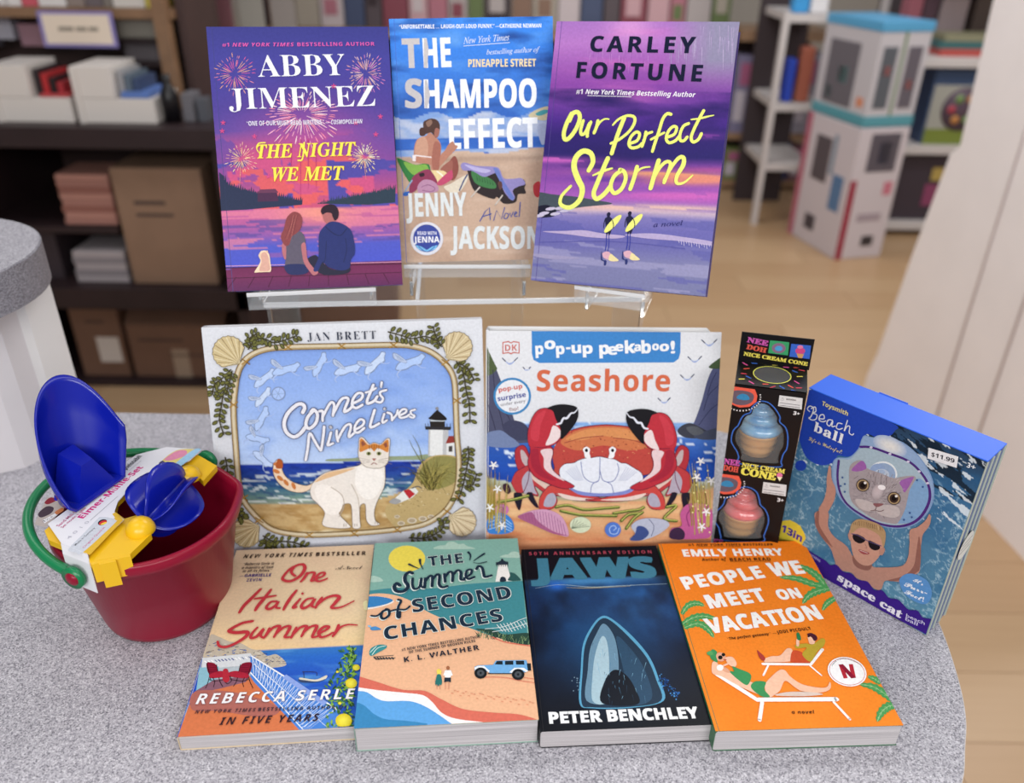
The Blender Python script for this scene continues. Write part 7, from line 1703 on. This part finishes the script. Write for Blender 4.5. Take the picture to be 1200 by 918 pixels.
printed_carton('toy_box', 'tall white toy carton with red stripes standing on the floor at right', 1.655, 4.05, FZ, .27, .46, .66, 14, '#cfc6cc',
               [('f', .0, .0, .14, .62, '#9c3448'), ('f', .25, .68, .85, .96, '#5c5660'), ('f', .45, .74, .7, .9, '#3a4468'), ('f', .5, .1, .75, .18, '#3a3438'), ('f', .72, .5, .9, .6, '#c8788a'), ('f', .3, .3, .8, .36, '#a89aa4'),
                ('l', .90, .0, 1.0, 1.0, '#b8687c'), ('l', .45, .52, .75, .86, '#5a5258'), ('l', .12, .35, .32, .62, '#5a7ca4'), ('l', .5, .12, .7, .24, '#4a444c'), ('l', .35, .6, .42, .9, '#8a98a8')])
printed_carton('toy_box', 'white and aqua toy carton with window, stacked on the tall striped carton', 1.66, 4.06, FZ + .665, .265, .45, .42, 14, '#c6c2c8',
               [('f', .1, .2, .38, .85, '#5c6068'), ('f', .6, .2, .88, .85, '#66606a'), ('f', .47, .0, .52, 1.0, '#6a8458'), ('f', .05, .02, .95, .08, '#5aa8c4'), ('f', .18, .55, .3, .65, '#c87a78'), ('f', .68, .4, .8, .5, '#c87a78'),
                ('l', .3, .15, .85, .85, '#6c6870'), ('l', .45, .4, .62, .58, '#7fb4b4'), ('l', .68, .2, .8, .34, '#6a9c9c'), ('l', .08, .2, .2, .3, '#d89070')], lid='#5aa4d0', band='#5a9caa')
bb_ = sbox('toy_box', 'toy box with round colourful dial picture on the white shelf', 'toy box', 2.16, 2.52, 4.5, 4.7, -0.4545, -0.08, mat('toy_blue', '#3f5478', .5))
box('printed_patch', -.17, .17, -.1035, -.102, .0, .30, mat('patch_grey', '#a8a8a0', .5), bb_); box('printed_patch', -.17, .17, -.1048, -.1036, .0, .08, mat('patch_lime', '#7c8a3c', .5), bb_)
dl = lathe('dial', [(0.0, 0), (.11, 0), (.11, .003), (0, .004)], mat('patch_dial', '#5c4a58', .5), bb_, 28); dl.rotation_euler = (math.radians(90), 0, 0); dl.location = (0, -.105, .18)
for k in range(6): a = k * 1.05; e_ = lathe('dot', [(0.0, 0), (.022, 0), (.022, .003), (0, .004)], mat('patch_d%d' % (k % 3), ['#b84858', '#c88a4c', '#7c9a5c'][k % 3], .5), bb_, 12); e_.rotation_euler = (math.radians(90), 0, 0); e_.location = (.06 * math.cos(a), -.110, .18 + .06 * math.sin(a))
o = sbox('toy_box', 'dark toy box with magenta and yellow print on the lower white shelf', 'toy box', 2.10, 2.44, 4.5, 4.7, -0.8695, -0.52, mat('toy_dark', '#3f3640', .5)); box('printed_patch', -.02, .09, -.1035, -.102, .08, .2, mat('patch_mag', '#8c4468', .5), o); box('printed_patch', 0, .06, -.1035, -.102, .22, .29, mat('patch_yel', '#b8a058', .5), o)
for i, (x0, x1, z, h_, c, lb) in enumerate(((2.16, 2.40, -.0195, .035, '#b8524c', 'flat red game box at the bottom of pile on upper white shelf'), (2.15, 2.56, .016, .035, '#3f6a6c', 'flat teal game box in the pile on upper white shelf'), (2.17, 2.55, .052, .03, '#8c8a70', 'flat olive game box on top of pile on upper white shelf'))): sbox('game_box', lb, 'game box', x0, x1, 4.52, 4.72, z, z + h_, mat('game_' + c.strip('#'), c, .5))
for i, (x0, x1, c, lb) in enumerate(((2.05, 2.12, '#b06a78', 'rose toy pack standing behind the aqua carton lid'), (2.13, 2.2, '#5c4450', 'plum toy pack behind the aqua carton lid'), (2.22, 2.36, '#a8989c', 'pale grey pack on the topmost white shelf'), (2.4, 2.62, '#5a4c48', 'brown pack at the right end of the white shelf'))): sbox('toy_pack', lb, 'toy box', x0, x1, 4.75, 4.85, -.0195, .24 + .03 * i, mat('pack_' + c.strip('#'), c, .5))

# ---- far display table running across the back
tb = thing('display_table', 'long wooden display table at the back of the shop', 'table', (0.2, 5.6, FZ))
WD = mat('beech_table', '#a8866a', .5, noise=.1, nscale=8)
box('table_top', -1.9, 1.10, -.25, .35, .885, .93, WD, tb, bev=.003)
for x in (-1.8, -.8, .3, 1.05): box('leg', x - .03, x + .03, -.2, -.14, 0, .884, WD, tb); box('leg', x - .03, x + .03, .25, .31, 0, .884, WD, tb)
box('lower_panel', -1.9, 1.10, .32, .35, 0.0, .88, mat('dark_gap', '#3a3034', .7), tb)
x = -1.62; k = 0
COLS = [('#b8b0b0', 'pale grey'), ('#8c4a58', 'wine red'), ('#cfc4c8', 'off-white'), ('#3c3036', 'black'), ('#b87888', 'dusty pink'), ('#5c5258', 'charcoal'), ('#b0a89c', 'beige'), ('#6a7c50', 'olive green'), ('#d0a8b0', 'light pink'), ('#4c5878', 'slate blue'), ('#8c7060', 'brown')]
while x < 1.2:
    w_ = q.uniform(.09, .17); c, nm = COLS[(k * 7 + 3) % 11]; hh = q.uniform(.2, .42)
    o = sbox('gift_box', nm + ' gift box, %s from the left in the far table row' % ORD[k], 'gift box', x, x + w_ - .01, 5.5, 5.62, FZ + .9305, FZ + .9305 + hh, mat('gift_' + c.strip('#'), c, .5), 'gift boxes on the far table', bev=.004)
    if k % 2: box('printed_patch', -w_ * .3, w_ * .25, -.0635, -.0615, hh * .3, hh * .7, mat('gift_' + COLS[(k * 5) % 11][0].strip('#'), COLS[(k * 5) % 11][0], .5), o)
    x += w_; k += 1
# toy packs under and beside the table at the right
UN = [(1.355, 1.47, FZ + .356, .46, '#8a86a8', 'lilac doll carton at the left of the low back shelf'), (1.475, 1.60, FZ + .356, .50, '#b8b4c4', 'pale doll carton second on the low back shelf'), (1.605, 1.72, FZ + .356, .43, '#6f6c90', 'dusky blue doll carton third on the low back shelf'), (1.725, 1.88, FZ + .356, .48, '#a8a4b4', 'greyish doll carton at the right of the low back shelf'),
      (1.36, 1.46, FZ + .056, .20, '#7c8c58', 'green pack on the lowest back shelf'), (1.465, 1.56, FZ + .056, .24, '#5c4c50', 'brown pack on the lowest back shelf'), (1.565, 1.68, FZ + .056, .17, '#cfc8cc', 'white pack on the lowest back shelf'), (1.685, 1.78, FZ + .056, .25, '#4c5484', 'dark blue pack on the lowest back shelf'), (1.785, 1.88, FZ + .056, .22, '#98707c', 'mauve pack on the lowest back shelf')]
lsf = thing('low_shelf', 'low brown shelf unit at the back right beside the wooden table', 'shelving', (1.62, 5.55, FZ))
box('shelf', -.28, .28, -.2, .2, .02, .055, WD, lsf); box('shelf', -.28, .28, -.2, .2, .32, .355, WD, lsf); box('shelf', -.28, .28, -.22, .2, .90, .96, WD, lsf); box('back_panel', -.28, .28, .2, .22, 0, .9, mat('dark_gap', '#3a3034', .7), lsf)
for x0, x1, z0, h_, c, lb in UN:
    o = sbox('toy_pack', lb, 'toy box', x0, x1 - .01, 5.38, 5.5, z0, z0 + h_, mat('pack_' + c.strip('#'), c, .5)); box('printed_patch', -.04, .02, -.0625, -.0605, h_ * .15, h_ * .55, mat('patch_w' , '#d4ccd8', .5), o); box('printed_patch', -.03, .045, -.0625, -.0605, h_ * .62, h_ * .9, mat('patch_%d' % (len(o.name) % 2), ['#3f5aa8', '#b86a90'][int(x0 * 100) % 2], .5), o)
# ---- white panelled fixture at the right edge
Pw = Vector((1.31, 2.685, FZ)); dW = Vector((1.385 - 1.31, 1.895 - 2.685, 0)).normalized(); nW = Vector((dW.y, -dW.x, 0))
px = [(1178, -60), (1125, 172), (1114, 180), (1070, 296), (1028, 415), (1016, 440), (1012, 456), (1160, 610), (1290, 740), (1290, -60)]
L3 = [pix_on_plane(x, y, Pw, nW) for x, y in px]
L3[6].z = FZ; L3[7].z = FZ; L3[8].z = FZ
fx = thing('panelled_fixture', 'tall white panelled fixture with grooves at the right edge, flaring to the floor', 'shop fixture', Pw)
th = nW * (0.06 if nW.x > 0 else -0.06)
V = [p - Pw for p in L3] + [p + th - Pw for p in L3]; n = len(L3)
bm = bmesh.new(); vs = [bm.verts.new(v) for v in V]; bm.faces.new(vs[:n]); bm.faces.new(vs[n:][::-1])
for i in range(n): bm.faces.new((vs[i], vs[(i + 1) % n], vs[n + (i + 1) % n], vs[n + i]))
bm_obj('panel', bm, mat('painted_panel', '#fbf5f6', .45, noise=.04, nscale=5), fx)
for gx in (1104, 1161):
    a = pix_on_plane(gx, 470, Pw, nW); g = Vector((a.x, a.y, 0)) - Vector((Pw.x, Pw.y, 0)) - th.normalized() * .0012
    tube('groove', [g + Vector((0, 0, 0.0)), g + Vector((0, 0, 2.6))], .004, mat('groove_paint', '#cfc5c7', .6), fx, 6)
